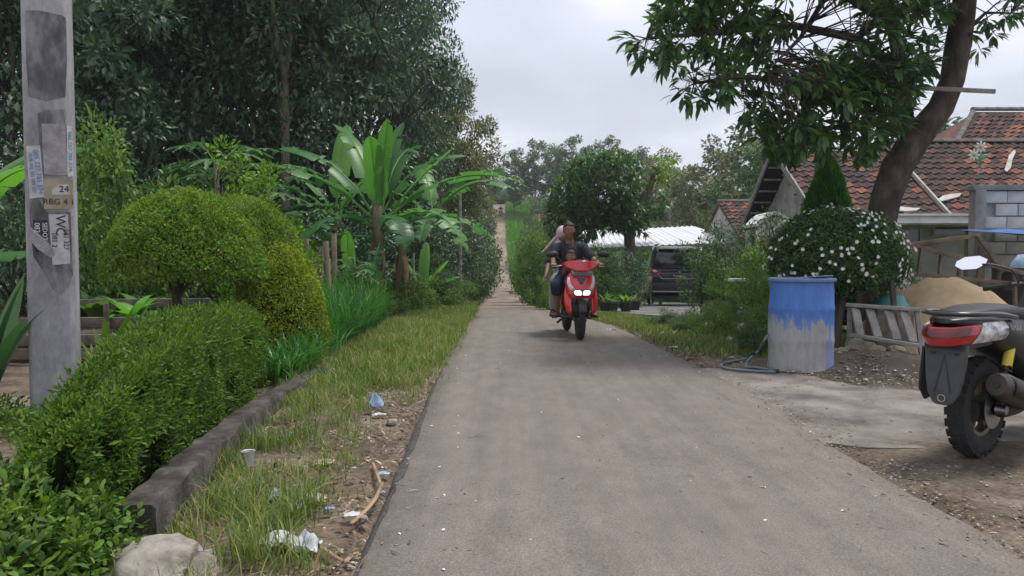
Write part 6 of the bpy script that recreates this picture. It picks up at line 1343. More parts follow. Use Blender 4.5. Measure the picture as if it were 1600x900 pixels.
# pipe posts and far poles
for k, (px, Y, h, r0, lab, cat) in enumerate(((719, 20.0, 3.15, .05, 'nearest grey pipe post left of the road, right of the banana', 'post'), (734, 27.0, 2.95, .05, 'middle grey pipe post left of the dirt road', 'post'), (740, 33.0, 3.5, .05, 'rear grey pipe post left of the dirt road', 'post'), (769.5, 118, 7.6, .09, 'far slim utility pole at the hilltop left of the road', 'pole'), (1046, 40, 5.0, .04, 'thin pale pole behind the round mango tree', 'pole'), (646, 16.6, 1.25, .03, 'short grey stake right of the banana stems', 'stake'))):
    t = thing('pipe_post', lab, cat, on(px, Y)); MB().tube([(0, 0, -.2), (0, 0, h * .55)], r0, 10).build('lower_pipe', M['grey_wood'], t, smooth=60); MB().tube([(0, 0, h * .55), (0, 0, h)], r0 * .85, 10).build('upper_pipe', M['grey_wood'], t, smooth=60); MB().lathe([(r0, h * .53), (r0 * 1.25, h * .535), (r0 * 1.25, h * .565), (r0 * .85, h * .57)], 10).build('collar', M['dark_metal'], t)
a_, b_ = Vector((PX, PY, 8.6)), on(719, 20.0) + Vector((0, 0, 3.1)); mb = MB(); mb.tube([a_.lerp(b_, k / 30) - Vector((0, 0, 3.0 * (k / 30) * (1 - k / 30))) for k in range(31)], .014, 6)
tag(mb.build('overhead_cable', M['black_plastic'], smooth=180), 'black overhead cable sagging in front of the dark wood', 'cable')
ys = thing('yellow_sack', 'yellow plastic sack hanging on the banana stem', 'sack', at(636, 352, 15.05)); mb = MB(); mb.loft([[Vector((math.cos(a) * rx, math.sin(a) * .05, -z)) for a in np.linspace(0, 6.2832, 11)[:-1]] for z, rx in ((0, .015), (.04, .05), (.12, .085), (.26, .1), (.33, .095), (.345, .02))]); mb.build('bag', M['yellow'], ys, smooth=180)
MB().tube([(0, 0, 0), (-.1, .2, .03), (-.2, .3, .0)], .006, 5).build('string', M['dry'], ys)
# ================================================================== litter, piece by piece
def crumple(name, label, px, py, w_, h, d, mat, seed, cat='litter', z=.012, group=None, rz=0):
    p = gp(px, py); mb = MB()
    def fn(u, v):
        x, y = (u - .5), (v - .5); e_ = 1 - .35 * float(vnoise(u * 3 + seed, v * 3, .6, seed)); zz = d * float(vnoise(u * 4 + seed * 2, v * 4 + 3, .7, seed + 1)) * (1.2 - 1.8 * (x * x + y * y))
        return Vector((x * w_ * e_, y * h * e_, max(zz, .002)))
    mb.grid(9, 8, fn); o = mb.build(name, M[mat], None, (p.x, p.y, z), smooth=60); o.rotation_euler[2] = rz; o.modifiers.new('s', 'SOLIDIFY').thickness = .0015; return tag(o, label, cat, group)
crumple('plastic_bag', 'crumpled pale blue plastic bag standing on the middle of the left verge', 588, 645, .13, .13, .15, 'bag_blue', 351)
crumple('plastic_bag', 'flat white end of plastic beside the pale blue bag', 592, 652, .12, .06, .02, 'bag', 352, rz=.4)
crumple('plastic_bag', 'torn translucent plastic bag in the grass at the bottom of the verge', 445, 858, .22, .12, .06, 'bag', 353, rz=-.3)
crumple('plastic_bag', 'second torn plastic bag lobe at the bottom of the verge', 478, 864, .12, .1, .07, 'clear_plastic', 354)
crumple('wrapper', 'white crumpled wrapper in the grass left of the flat stone', 432, 783, .07, .06, .05, 'bag', 355)
crumple('wrapper', 'white wrapper below the flat stone', 462, 800, .06, .05, .04, 'bag', 356)
crumple('wrapper', 'small blue wrapper on the bare soil', 513, 800, .06, .03, .015, 'bag_blue', 357)
crumple('wrapper', 'flat white rectangular wrapper near the asphalt edge', 550, 809, .085, .06, .015, 'bag', 358, rz=.1)
crumple('wrapper', 'pale blue wrapper at the asphalt edge', 600, 744, .075, .05, .012, 'bag_blue', 359)
crumple('wrapper', 'tiny blue scrap beside the dry stalk', 598, 774, .03, .025, .012, 'bag_blue', 360)
crumple('wrapper', 'yellow crumpled wrapper below the plastic cup', 386, 740, .06, .04, .03, 'lf_yellow', 361)
crumple('wrapper', 'small yellow wrapper at the kerb end', 293, 843, .035, .03, .02, 'lf_yellow', 362)
crumple('wrapper', 'white paper by the far broken kerb', 520, 583, .14, .09, .04, 'bag', 363)
crumple('wrapper', 'small white wrapper on top of the kerb', 316, 714, .05, .03, .01, 'bag', 364, z=.14)
crumple('wrapper', 'orange scrap at the right road edge before the hose', 1088, 577, .1, .02, .012, 'terracotta', 365)
crumple('wrapper', 'white scrap on the right verge soil', 1052, 545, .14, .06, .03, 'bag', 366); crumple('wrapper', 'pale husk at the right verge beside the scooter', 955, 517, .2, .06, .03, 'paper', 367)
p = gp(490, 781); rock('flat pale stone on the left verge', (p.x, p.y, .01), .055, 371, 'palestone', (1.3, .8, .35))
p = gp(508, 724); rock('small flat pale stone further up the left verge', (p.x, p.y, .008), .05, 372, 'palestone', (1.3, .6, .3))
p = gp(612, 662); rock('brown stone at the left road edge', (p.x, p.y, .01), .035, 373); p = gp(568, 815); rock('small brown pebble beside the dry stalk', (p.x, p.y, .012), .02, 374)
p = gp(745, 686); rock('flat lump of dried mud on the road', (p.x, p.y, .016), .045, 375, 'old_wood', (1.2, .8, .2), 'mud')
p = gp(388, 730); cu = thing('plastic_cup', 'clear plastic cup standing in the grass near the kerb', 'cup', (p.x, p.y, .0)); MB().lathe([(.001, .004), (.024, .004), (.034, .085), (.037, .088), (.032, .085), (.022, .008), (.001, .008)], 18).build('cup_body', M['clear_plastic'], cu, smooth=50)
def stalk(label, pts, r0): tag(MB().tube(smoothp([(*gp(px, py).xy, z) for px, py, z in pts]), r0, 6, flat=.5).build('dry_stalk', M['dry'], smooth=180), label, 'stalk')
stalk('long curved dry stalk along the left asphalt edge', [(548, 826, .02), (570, 808, .025), (586, 790, .03), (594, 772, .03), (597, 764, .028)], .011); stalk('short dry stalk above the long curved one', [(596, 768, .022), (590, 752, .03), (586, 738, .02), (583, 728, .015)], .009)
stalk('dry stick beside the flat pale stone', [(486, 776, .02), (505, 766, .025), (522, 760, .02)], .007); stalk('dry stalk at the bottom of the verge', [(497, 858, .015), (520, 875, .02), (536, 884, .015)], .01); stalk('thin dry stick on the upper verge', [(515, 642, .02), (540, 640, .02), (556, 604, .02)], .006)
# ================================================================== vehicles
def ring(x, zc, hw, hh, p=2.6, n=22, tilt=0.0, yc=0.0):
    o = []
    for k in range(n):
        t = 2 * math.pi * k / n; c, s = math.cos(t), math.sin(t)
        y = hw * math.copysign(abs(c) ** (2 / p), c); z = hh * math.copysign(abs(s) ** (2 / p), s); o.append(Vector((x + tilt * z, y + yc, zc + z)))
    return o
def body(secs, p=2.6, n=22): return MB().loft([ring(*s[:4], p, n, *(s[4:])) for s in secs])
RY = Matrix.Rotation(math.pi / 2, 4, 'X')                     # lathe axis onto y
def wheel(par, c, R, wd, rim_r, knobs=0, rimmat='dark_metal', spokes=5, name='wheel'):
    T = Matrix.Translation(c) @ RY
    t = mobj(name, None, par) if False else bpy.data.objects.new(name, None); link(t, par); t.empty_display_size = .05
    hw = wd / 2; prof = [(rim_r - .012, -hw * .55), (rim_r, -hw * .72)]
    for k in range(11):
        a = -math.pi * .5 + math.pi * k / 10; prof.append((rim_r + (R - rim_r) * (.42 + .58 * math.cos(a)) if abs(a) < 1.5 else rim_r + (R - rim_r) * .42, hw * math.sin(a)))
    prof += [(rim_r, hw * .72), (rim_r - .012, hw * .55)]
    mb = MB().lathe(prof, 40, T)
    if knobs:
        for k in range(knobs):
            a = 2 * math.pi * k / knobs
            for j, (yy, dr) in enumerate(((-.34, -.015), (0, -.003), (.34, -.015))):
                a2 = a + (math.pi / knobs if j == 1 else 0); Rr = R + dr; mb.box(Vector(c) + Vector((math.cos(a2) * Rr, yy * wd, math.sin(a2) * Rr)), (.012, wd * .24, R * 3.9 / knobs), Matrix.Rotation(-a2, 3, 'Y'))
    mb.build('tyre', M['rubber'], t, smooth=50)
    rm = MB().lathe([(rim_r - .03, -hw * .5), (rim_r, -hw * .62), (rim_r + .004, -hw * .66), (rim_r - .008, -hw * .45), (rim_r - .02, 0), (rim_r - .008, hw * .45), (rim_r + .004, hw * .66), (rim_r, hw * .62), (rim_r - .03, hw * .5), (rim_r - .034, 0), (rim_r - .03, -hw * .5)], 36, T)
    for k in range(spokes):
        a = 2 * math.pi * k / spokes + .3; d = Vector((math.cos(a), 0, math.sin(a))); rm.bar(Vector(c) + d * .03, Vector(c) + d * (rim_r - .02), .035, .03, (0, 1, 0))
    rm.lathe([(.001, -hw * .6), (.05, -hw * .6), (.055, -hw * .3), (.055, hw * .3), (.05, hw * .6), (.001, hw * .6)], 18, T); rm.build('rim', M[rimmat], t, smooth=40)
    return t
# ------------------------------------------------------------------ black scooter, seen from behind
h_ = rad(54); p = gp(1521, 716)
bs_ = thing('black_scooter', 'parked matte black scooter cut off by the right photo edge', 'scooter', (p.x + .03, p.y + .03, .004), math.pi / 2 - h_)
wheel(bs_, (0, 0, .28), .28, .112, .17, 26, 'bronze', 5, 'rear_wheel'); wheel(bs_, (1.33, 0, .28), .28, .115, .17, 26, 'bronze', 5, 'front_wheel')
body([(-.40, .775, .04, .012), (-.33, .77, .11, .035), (-.2, .745, .15, .07), (0, .70, .172, .105), (.2, .655, .18, .14), (.42, .58, .18, .17), (.62, .47, .172, .15), (.75, .42, .165, .12)], 3).build('rear_body', M['matte_black'], bs_, smooth=50)
body([(.7, .40, .15, .1), (.85, .40, .14, .1), (1.0, .47, .15, .15), (1.1, .56, .17, .2)], 3).build('centre_tunnel', M['matte_black'], bs_, smooth=50)
for s in (-1, 1): MB().prism([(.62, s * .1, .30), (1.08, s * .1, .30), (1.2, s * .1, .42), (1.16, s * .1, .46), (.98, s * .1, .345), (.62, s * .1, .345)], (0, s * .12, 0)).build('footboard', M['black_plastic'], bs_, bevel=.008)
body([(1.02, .70, .2, .28, .15), (1.12, .72, .215, .3, .15), (1.26, .72, .19, .26, .2), (1.42, .70, .12, .18, .2), (1.52, .66, .03, .06)], 2.8).build('front_cowl', M['matte_black'], bs_, smooth=50)
body([(1.16, .30, .07, .09), (1.3, .57, .075, .03), (1.45, .575, .075, .03), (1.62, .45, .06, .03)], 2.4).build('front_fender', M['matte_black'], bs_, smooth=50)
for s in (-1, 1): MB().tube([(1.33, s * .085, .28), (1.22, s * .085, .62)], .022, 10).build('fork', M['dark_metal'], bs_, smooth=60)
body([(-.32, .812, .05, .012), (-.24, .81, .11, .026), (-.05, .808, .135, .042), (.16, .80, .145, .05), (.24, .785, .15, .05), (.32, .765, .15, .045), (.5, .765, .135, .045), (.66, .775, .10, .03), (.74, .79, .05, .012)], 3).build('seat', M['black_plastic'], bs_, smooth=60)
gr_ = MB(); gp_ = [(.05, .165, .785), (-.15, .17, .81), (-.32, .14, .815), (-.40, .08, .815), (-.42, 0, .815)]; gr_.tube(smoothp(gp_ + [(x, -y, z) for x, y, z in gp_[-2::-1]]), .017, 8, flat=.8); gr_.build('grab_rail', M['black_paint'], bs_, smooth=180)
# wrap-round rear lamp: red in the middle, clear at the sides
def lamp(s, v, off=0):
    off = off + .022 * (1 - (2 * v - 1) ** 2) * (1 if off > 0 else 0); s = s + .16 * (v - .5) * (1 if s > 0 else -1) * min(1, abs(s) * 1.5) if abs(s) < .99 else s; a = min(abs(s), 1.0); x = -.455 + .36 * a ** 2.0; y = (.018 + .142 * min(1, a ** .75)) * (1 if s > 0 else -1) * (1 if a > 1e-6 else 0)
    z0, z1 = .648 + .032 * a, .745 + .022 * a; return Vector((x - off * (1 - a * .7), y + off * a * (1 if s > 0 else -1), z0 + (z1 - z0) * v + .0))
def lampseg(nm, s0, s1, v0, v1, mat, off, par=bs_):
    mb = MB(); n = 8; outer = [[lamp(s0 + (s1 - s0) * i / n, v, off) for v in (v0, v0 + .3 * (v1 - v0), v0 + .65 * (v1 - v0), v1)] for i in range(n + 1)]; inner = [[lamp(s0 + (s1 - s0) * i / n, v, -.03) for v in (v0, v1)] for i in range(n + 1)]
    rings = [[o_[0], o_[1], o_[2], o_[3], inner[i][1], inner[i][0]] for i, o_ in enumerate(outer)]; mb.loft(rings); return mb.build(nm, M[mat], par, smooth=40)
tl = lampseg('tail_lamp', -.62, .66, 0, 1, 'red_lens', .012); lampseg('dark_lens_band', -.5, .55, .42, .93, 'dark_red_lens', .017, tl)
lampseg('turn_signal', .68, 1.0, -.05, 1.08, 'lamp_clear', .012); lampseg('turn_signal', -.64, -1.0, -.05, 1.08, 'lamp_clear', .012)
MB().prism([(-.40, -.10, .66), (-.40, .10, .66), (-.15, .13, .68), (-.15, -.13, .68)], (0, 0, -.03)).build('lamp_base', M['black_plastic'], bs_)
# mudguard / plate holder
mg = MB(); prof = [(.108, .655, -.385), (.105, .60, -.385), (.092, .47, -.40), (.078, .40, -.41), (.048, .345, -.415), (.026, .335, -.415)]
pts = [(x, -y, z) for y, z, x in prof] + [(x, y, z) for y, z, x in prof[::-1]]
mg.prism(pts, (.03, 0, 0)); mgo = mg.build('mudguard', M['grey_plastic'], bs_, bevel=.006)
for s in (-1, 1): MB().prism([(-.39, s * .075, .612), (-.39, s * .045, .612), (-.39, s * .05, .598), (-.39, s * .07, .598)], (-.003, 0, 0)).build('slot', M['black_plastic'], mgo)
MB().prism([(-.362, .118, .63), (-.36, .13, .50), (-.35, .14, .40), (-.33, .12, .34), (-.30, .10, .36), (-.30, .12, .63)], (.0, .012, 0)).build('mudguard_flange', M['black_plastic'], mgo)
MB().prism([(-.3861, -.004, .60), (-.3861, .004, .60), (-.4125, .045, .40), (-.4125, .037, .40)], (-.002, 0, 0)).build('crease', M['matte_black'], mgo); MB().prism([(-.3861, -.004, .60), (-.3861, .004, .60), (-.4125, -.037, .40), (-.4125, -.045, .40)], (-.002, 0, 0)).build('crease', M['matte_black'], mgo)
rg = MB(); T = Matrix.Translation((-.4165, 0, .372)) @ Matrix.Rotation(-math.pi / 2, 4, 'Y'); rg.lathe([(.017, 0), (.0195, 0), (.0195, .002), (.017, .002), (.017, 0)], 20, T); rg.build('ring_mark', M['clear_plastic'], mgo)
body([(-.37, .36, .02, .02), (-.32, .44, .05, .05), (-.26, .55, .06, .06)], 2.5).build('hugger', M['black_plastic'], bs_, smooth=60)
# engine, swing arm, exhaust, shock
body([(-.10, .27, .055, .06), (.1, .28, .09, .09), (.35, .30, .11, .11), (.6, .32, .11, .1)], 2.6).build('engine', M['dark_metal'], bs_, smooth=50)
MB().bar((0, -.115, .28), (.42, -.12, .30), .05, .09).build('swing_arm', M['black_plastic'], bs_, bevel=.012)
ex = MB(); T0 = Vector((-.20, -.175, .445)); T1 = Vector((.42, -.15, .27)); ex.tube([T0, T0.lerp(T1, .03), T0.lerp(T1, .1), T0.lerp(T1, .55), T0.lerp(T1, .8), T1, T1 + Vector((.2, .08, -.04))], [.05, .058, .063, .066, .05, .025, .02], 18, flat=1.15); exo = ex.build('exhaust', M['exhaust'], bs_, smooth=50)
d = (T0 - T1).normalized(); MB().tube([T0 - d * .01, T0 + d * .012], [.02, .019], 14).build('exhaust_tip', M['black_plastic'], exo, smooth=60)
hsd = MB(); r_, u_ = basis(T1 - T0); hsd.loft([[T0.lerp(T1, f) + (r_ * math.cos(a) + u_ * math.sin(a)) * rr2 for a in np.linspace(-.5, 2.4, 9)] for f, rr2 in ((.12, .072), (.16, .078), (.5, .08), (.68, .07))], False, closed=False); o = hsd.build('heat_shield', M['black_plastic'], exo, smooth=60); o.modifiers.new('s', 'SOLIDIFY').thickness = .006
for s in (-1, 1):
    sk = bpy.data.objects.new('rear_shock', None); link(sk, bs_); a_, b_ = Vector((-.02, s * .125, .36)), Vector((.08, s * .135, .66)); MB().tube([a_, b_], .014, 10).build('damper', M['dark_metal'], sk, smooth=60); MB().tube([a_.lerp(b_, .52), a_.lerp(b_, .86)], .026, 12).build('reservoir', M['gold'], sk, smooth=60)
    hx_ = [a_.lerp(b_, .08 + .44 * k / 48) + basis(b_ - a_)[0] * math.cos(k * .8) * .028 + basis(b_ - a_)[1] * math.sin(k * .8) * .028 for k in range(49)]; MB().tube(hx_, .006, 5).build('spring', M['black_plastic'], sk, smooth=180)
MB().tube([(0, -.10, .28), (0, -.15, .28)], [.03, .025], 12).build('axle_nut', M['metal'], bs_, smooth=60); MB().lathe([(.03, 0), (.11, 0), (.11, .004), (.03, .004)], 26, Matrix.Translation((0, -.082, .28)) @ RY).build('brake_disc', M['metal'], bs_)
MB().bar((.45, .13, .28), (.28, .2, .04), .025, .025).build('side_stand', M['dark_metal'], bs_)
text('emblem', 'NMAX', .042, M['metal'], bs_, frame((.02, -.178, .728), (1, -.03, -.06), (.06, .28, 1)), 1.1)
# handlebar, grips, mirrors, screen
hb_ = MB(); hbp = [(1.00, .36, .905), (1.05, .2, .935), (1.10, .06, .945), (1.10, -.06, .945), (1.05, -.2, .935), (1.00, -.36, .905)]; hb_.tube(smoothp(hbp), .013, 8); hb_.build('handlebar', M['dark_metal'], bs_, smooth=180)
body([(1.0, .955, .12, .02), (1.06, .965, .19, .035), (1.14, .965, .18, .04), (1.22, .95, .09, .03)], 2.6).build('handle_cover', M['grey_plastic'], bs_, smooth=60)
for s in (-1, 1):
    MB().tube([(1.01, s * .26, .918), (.985, s * .39, .898)], [.019, .018], 12).build('grip', M['rubber'], bs_, smooth=60); MB().tube([(1.01, s * .235, .925), (1.012, s * .27, .917)], [.03, .028], 12).build('switch_housing', M['black_plastic'], bs_, smooth=60)
    MB().tube([(1.05, s * .24, .925), (1.075, s * .33, .905), (1.06, s * .39, .895)], [.009, .008, .006], 7).build('brake_lever', M['dark_metal'], bs_, smooth=180)
    mi = bpy.data.objects.new('mirror', None); link(mi, bs_); MB().tube(smoothp([(1.04, s * .2, .945), (1.03, s * .235, 1.02), (1.0, s * .33, 1.055), (.985, s * .40, 1.06)]), .007, 7).build('mirror_stem', M['black_plastic'], mi, smooth=180)
    hexp = [(-.095, -.012), (-.055, -.042), (.03, -.045), (.085, -.02), (.098, .012), (.05, .042), (-.035, .042), (-.085, .018)]; c = Vector((.985, s * .47, 1.07)); 
    ax = Vector((.25, -1, .12)).normalized() if s > 0 else Vector((-.25, -1, 0)).normalized(); uz = Vector((.12, .1, 1)).normalized(); nb2 = ax.cross(uz).normalized()
    if nb2.x > 0: nb2 = -nb2
    MB().prism([c + ax * (x * 1.05) + uz * (z * 1.07) - nb2 * .004 for x, z in hexp], -nb2 * .03).build('mirror_shell', M['black_plastic'], mi, bevel=.006); MB().prism([c + ax * x + uz * z for x, z in hexp], nb2 * .003).build('mirror_glass', M['mirror_glass'], mi)
scn = MB(); scn.grid(8, 8, lambda u, v: (1.30 - .14 * v + .10 * (1 - (2 * u - 1) ** 2) * .8, (u - .5) * (.34 - .12 * v), .92 + .26 * v)); o = scn.build('windscreen', M['glass_dark'], bs_, smooth=180); o.modifiers.new('s', 'SOLIDIFY').thickness = .004
MB().box((1.16, 0, 1.0), (.08, .16, .06), Matrix.Rotation(-.5, 3, 'Y')).build('dashboard', M['black_plastic'], bs_, bevel=.01)
# ------------------------------------------------------------------ red scooter, coming towards the camera
FC = gp(907, 533); RC = Vector((FC.x - .085, FC.y + 1.25, 0)); hd = (FC - RC); RZ = math.atan2(hd.y, hd.x); RLOC = (FC.x - .005, FC.y + .03, .016)
rs = thing('red_scooter', 'red scooter with lit headlight riding towards the camera', 'scooter', RLOC, RZ)
fw = wheel(rs, (0, 0, .27), .27, .088, .175, 0, 'dark_metal', 5, 'front_wheel'); rwh = wheel(rs, (-1.25, 0, .27), .27, .10, .175, 0, 'dark_metal', 5, 'rear_wheel')
tread = MB()
for k in range(44):
    a = 2 * math.pi * k / 44
    for s in (-1, 1): tread.bar(Vector((math.cos(a) * .2685, s * .004, .27 + math.sin(a) * .2685)), Vector((math.cos(a + .07) * .262, s * .034, .27 + math.sin(a + .07) * .262)), .008, .006)
tread.build('tread', M['black_plastic'], fw)
for s in (-1, 1):
    MB().tube([(0, s * .075, .27), (-.12, s * .075, .62)], [.018, .020], 10).build('fork', M['metal'], rs, smooth=60); MB().box((.0, s * .072, .275), (.05, .03, .07)).build('fork_end', M['dark_metal'], rs, bevel=.006)
fd = MB(); fd.loft([[Vector((math.cos(a) * .305, y, .27 + math.sin(a) * (.305 - abs(y) * .35))) for y in (-.052, -.04, 0, .04, .052)] for a in np.linspace(.35, 2.3, 12)], False, closed=False); o = fd.build('front_fender', M['black_plastic'], rs, smooth=180); o.modifiers.new('s', 'SOLIDIFY').thickness = .006
MB().box((.0, 0, .585), (.05, .09, .06)).build('fender_tip', M['grey_plastic'], rs, bevel=.012)
# front apron: outline in the y-z plane, pushed forward in the middle
def apron(outline, x0, bulge, th, mat, name, par=rs, zb=.62):
    mb = MB(); n = 9; rows = []
    for z, w0, w1 in outline:
        row = []
        for k in range(n):
            y = w0 + (w1 - w0) * k / (n - 1); row.append(Vector((x0 + bulge * (1 - (y / .26) ** 2) - .28 * (z - zb) - .3 * max(0, abs(z - zb) - .15) ** 1.3, y, z)))
        rows.append(row)
    mb.loft(rows, False, closed=False); o = mb.build(name, M[mat], par, smooth=45); s_ = o.modifiers.new('s', 'SOLIDIFY'); s_.thickness = th; s_.offset = -1; return o
apron([(.56, -.165, .165), (.62, -.19, .19), (.70, -.205, .205), (.78, -.205, .205), (.85, -.175, .175), (.885, -.13, .13)], .02, .14, .02, 'red_paint', 'front_apron')
for s in (-1, 1):
    apron([(.34, s * .13, s * .165), (.40, s * .135, s * .20), (.48, s * .14, s * .22), (.56, s * .135, s * .225), (.64, s * .16, s * .215), (.70, s * .17, s * .205)], .012, .12, .02, 'red_paint', 'leg_shield')
    apron([(.655, s * .075, s * .135), (.70, s * .115, s * .17), (.76, s * .145, s * .185), (.83, s * .152, s * .172)], .03, .146, .012, 'clear_plastic', 'position_lamp')
    for q in range(2): MB().bar((-.055, s * (.205 - q * .03), .60 - q * .01), (-.05, s * (.178 - q * .03), .545 - q * .01), .008, .012).build('white_stripe', M['white_paint'], rs)
M['headlight_on'] = pmat('headlight_on', (.9, .92, .9), None, 5, .2)
_n = M['headlight_on'].node_tree; _b = _n.nodes['Principled BSDF']; _b.inputs['Emission Color'].default_value = (.95, 1, .93, 1); _b.inputs['Emission Strength'].default_value = .55
hl_ = apron([(.585, -.095, .095), (.61, -.115, .115), (.645, -.118, .118), (.67, -.10, .10)], .045, .15, .02, 'black_plastic', 'headlight')
for s in (-1, 1): apron([(.597, s * .012, s * .085), (.615, s * .008, s * .105), (.645, s * .012, s * .108), (.66, s * .03, s * .09)], .056, .15, .012, 'headlight_on', 'headlight_bulb', hl_)
apron([(.74, -.002, .002), (.78, -.035, .035), (.82, -.06, .06), (.83, -.055, .055)], .035, .15, .012, 'grey_plastic', 'emblem_plate')
MB().box((-.12, 0, .46), (.06, .26, .26)).build('inner_shield', M['black_plastic'], rs, bevel=.03)
apron([(.30, -.10, .10), (.42, -.13, .13), (.56, -.135, .135)], -.06, .06, .01, 'black_plastic', 'radiator_cover')
# handlebar cowl
apron([(.895, -.03, .03), (.92, -.10, .10), (.945, -.18, .18), (.975, -.225, .225), (1.0, -.235, .235), (1.02, -.19, .19), (1.035, -.13, .13)], -.02, .16, .03, 'red_paint', 'handlebar_cowl', zb=.95)
apron([(.955, -.004, .004), (.99, -.055, .055), (1.03, -.10, .10), (1.055, -.075, .075)], -.012, .17, .02, 'grey_plastic', 'cowl_visor', zb=.95)
MB().ell((-.16, 0, .985), (.12, .19, .05), 18, 10).build('cowl_rear', M['black_plastic'], rs, smooth=180)
pt_ = MB(); pt_.box((.115, 0, .885), (.008, .275, .075), Matrix.Rotation(-.12, 3, 'Y')); M['plate_dark'] = pmat('plate_dark', (.17, .18, .185), (.13, .135, .14), 20, .5); plo = pt_.build('number_plate', M['plate_dark'], rs, bevel=.004)
text('plate_number', 'K 4316 MM', .05, M['print_white'], plo, frame((.121, 0, .897), (0, 1, 0), (-.12, 0, 1)), 1.05); text('plate_date', '04 27', .022, M['print_white'], plo, frame((.119, 0, .862), (0, 1, 0), (-.12, 0, 1)), 1.05)
for s in (-1, 1):
    MB().tube([(-.20, s * .16, .975), (-.26, s * .27, .97), (-.30, s * .36, .965)], [.013, .014, .014], 8).build('handlebar', M['dark_metal'], rs, smooth=180); MB().tube([(-.265, s * .26, .97), (-.305, s * .37, .965)], .018, 10).build('grip', M['rubber'], rs, smooth=60)
    MB().tube([(-.20, s * .2, .975), (-.205, s * .28, .965), (-.245, s * .375, .955)], [.009, .008, .006], 7).build('brake_lever', M['metal'], rs, smooth=180)
    mi = bpy.data.objects.new('mirror', None); link(mi, rs); MB().tube(smoothp([(-.2, s * .19, .99), (-.19, s * .24, 1.05), (-.2, s * .29, 1.105)]), .007, 7).build('mirror_stem', M['black_plastic'], mi, smooth=180); mm_ = MB(); mm_.ell((-.205, s * .345, 1.125), (.03, .085, .042), 16, 9, Matrix.Rotation(s * -.12, 3, 'X')); mm_.build('mirror_shell', M['black_plastic'], mi, smooth=180)
    MB().box((-.45, s * .13, .27), (.42, .14, .035)).build('footboard', M['black_plastic'], rs, bevel=.01)
    body([(-1.45, .72, .04, .03, 0, s * .08), (-1.2, .68, .05, .08, 0, s * .10), (-.95, .60, .05, .11, 0, s * .115), (-.72, .48, .04, .10, 0, s * .12)], 2.6).build('side_cover', M['red_paint'], rs, smooth=60)
body([(-1.42, .66, .07, .05), (-1.2, .62, .11, .11), (-.9, .55, .13, .17), (-.7, .42, .13, .14)], 2.8).build('rear_body', M['black_plastic'], rs, smooth=60)
body([(-1.48, .79, .06, .02), (-1.35, .79, .12, .04), (-1.05, .77, .14, .045), (-.8, .745, .13, .04), (-.66, .74, .08, .02)], 2.8).build('seat', M['black_plastic'], rs, smooth=60)
body([(-1.3, .30, .08, .08), (-1.1, .30, .11, .1), (-.8, .31, .12, .1), (-.6, .32, .1, .08)], 2.6).build('engine', M['dark_metal'], rs, smooth=60); MB().bar((-.5, 0, .24), (-.9, 0, .24), .2, .05).build('under_frame', M['black_plastic'], rs)
MB().tube([(-.85, -.14, .24), (-1.15, -.16, .28), (-1.5, -.17, .36)], [.02, .045, .05], 12).build('exhaust', M['dark_metal'], rs, smooth=60); MB().bar((-.9, -.13, .2), (-.78, -.2, .16), .03, .02).build('side_stand', M['dark_metal'], rs)
# ------------------------------------------------------------------ people
def head(mb, c, s, yaw=0.0, pitch=0.0):
    """shaped skull with brow, nose, jaw, ears; faces +x"""
    R = Matrix.Rotation(yaw, 3, 'Z') @ Matrix.Rotation(pitch, 3, 'Y'); c = Vector(c)
    def q(x, y, z): return c + R @ (Vector((x, y, z)) * s)
    mb.ell(q(-.01, 0, .03), (.098 * s, .078 * s, .09 * s), 16, 10, R); mb.ell(q(.018, 0, -.04), (.07 * s, .06 * s, .075 * s), 14, 9, R); mb.ell(q(.05, 0, -.09), (.03 * s, .032 * s, .026 * s), 10, 7, R)
    mb.ell(q(.074, 0, .032), (.016 * s, .055 * s, .014 * s), 10, 6, R); mb.tube([q(.082, 0, .02), q(.098, 0, -.022)], [.009 * s, .015 * s], 8)
    mb.ell(q(.092, 0, -.026), (.014 * s, .019 * s, .012 * s), 8, 6, R); mb.ell(q(.078, 0, -.06), (.016 * s, .028 * s, .014 * s), 10, 6, R)
    for sg in (-1, 1): mb.ell(q(-.005, sg * .08, -.005), (.016 * s, .01 * s, .032 * s), 8, 6, R); mb.ell(q(.058, sg * .043, -.018), (.024 * s, .02 * s, .02 * s), 8, 6, R)
    return q, R
def face(par, q, R, s):
    for sg in (-1, 1):
        ey = MB().ell(q(.077, sg * .034, .012), (.011 * s, .015 * s, .008 * s), 10, 6, R).build('eye', M['eye_white'], par, smooth=180); MB().ell(q(.086, sg * .034, .012), (.004 * s, .0065 * s, .0065 * s), 8, 6, R).build('pupil', M['hair'], ey, smooth=180)
        MB().tube([q(.086, sg * .016, .034), q(.088, sg * .035, .039), q(.076, sg * .056, .033)], [.0025 * s, .003 * s, .002 * s], 6, flat=.7).build('eyebrow', M['hair'], par, smooth=180)
    MB().ell(q(.09, 0, -.06), (.006 * s, .024 * s, .006 * s), 10, 6, R).build('mouth', M['lip'], par, smooth=180)
def hair(par, q, R, s, zlow=.035):
    mb = MB(); rings = []
    for j in range(9):
        t = j / 8 * 1.75; ring_ = []
        for k in range(20):
            a = 2 * math.pi * k / 20; fr = math.cos(a); tt = t * (.80 - .2 * fr + .25 * max(0, -fr)); ring_.append(q(-.012 + .106 * math.sin(tt) * math.cos(a), .086 * math.sin(tt) * math.sin(a), .032 + .098 * math.cos(tt) + .003 * math.sin(k * 5 + j * 3)))
        rings.append(ring_)
    mb.loft(rings, True); o = mb.build('hair', M['hair'], par, smooth=180); return o
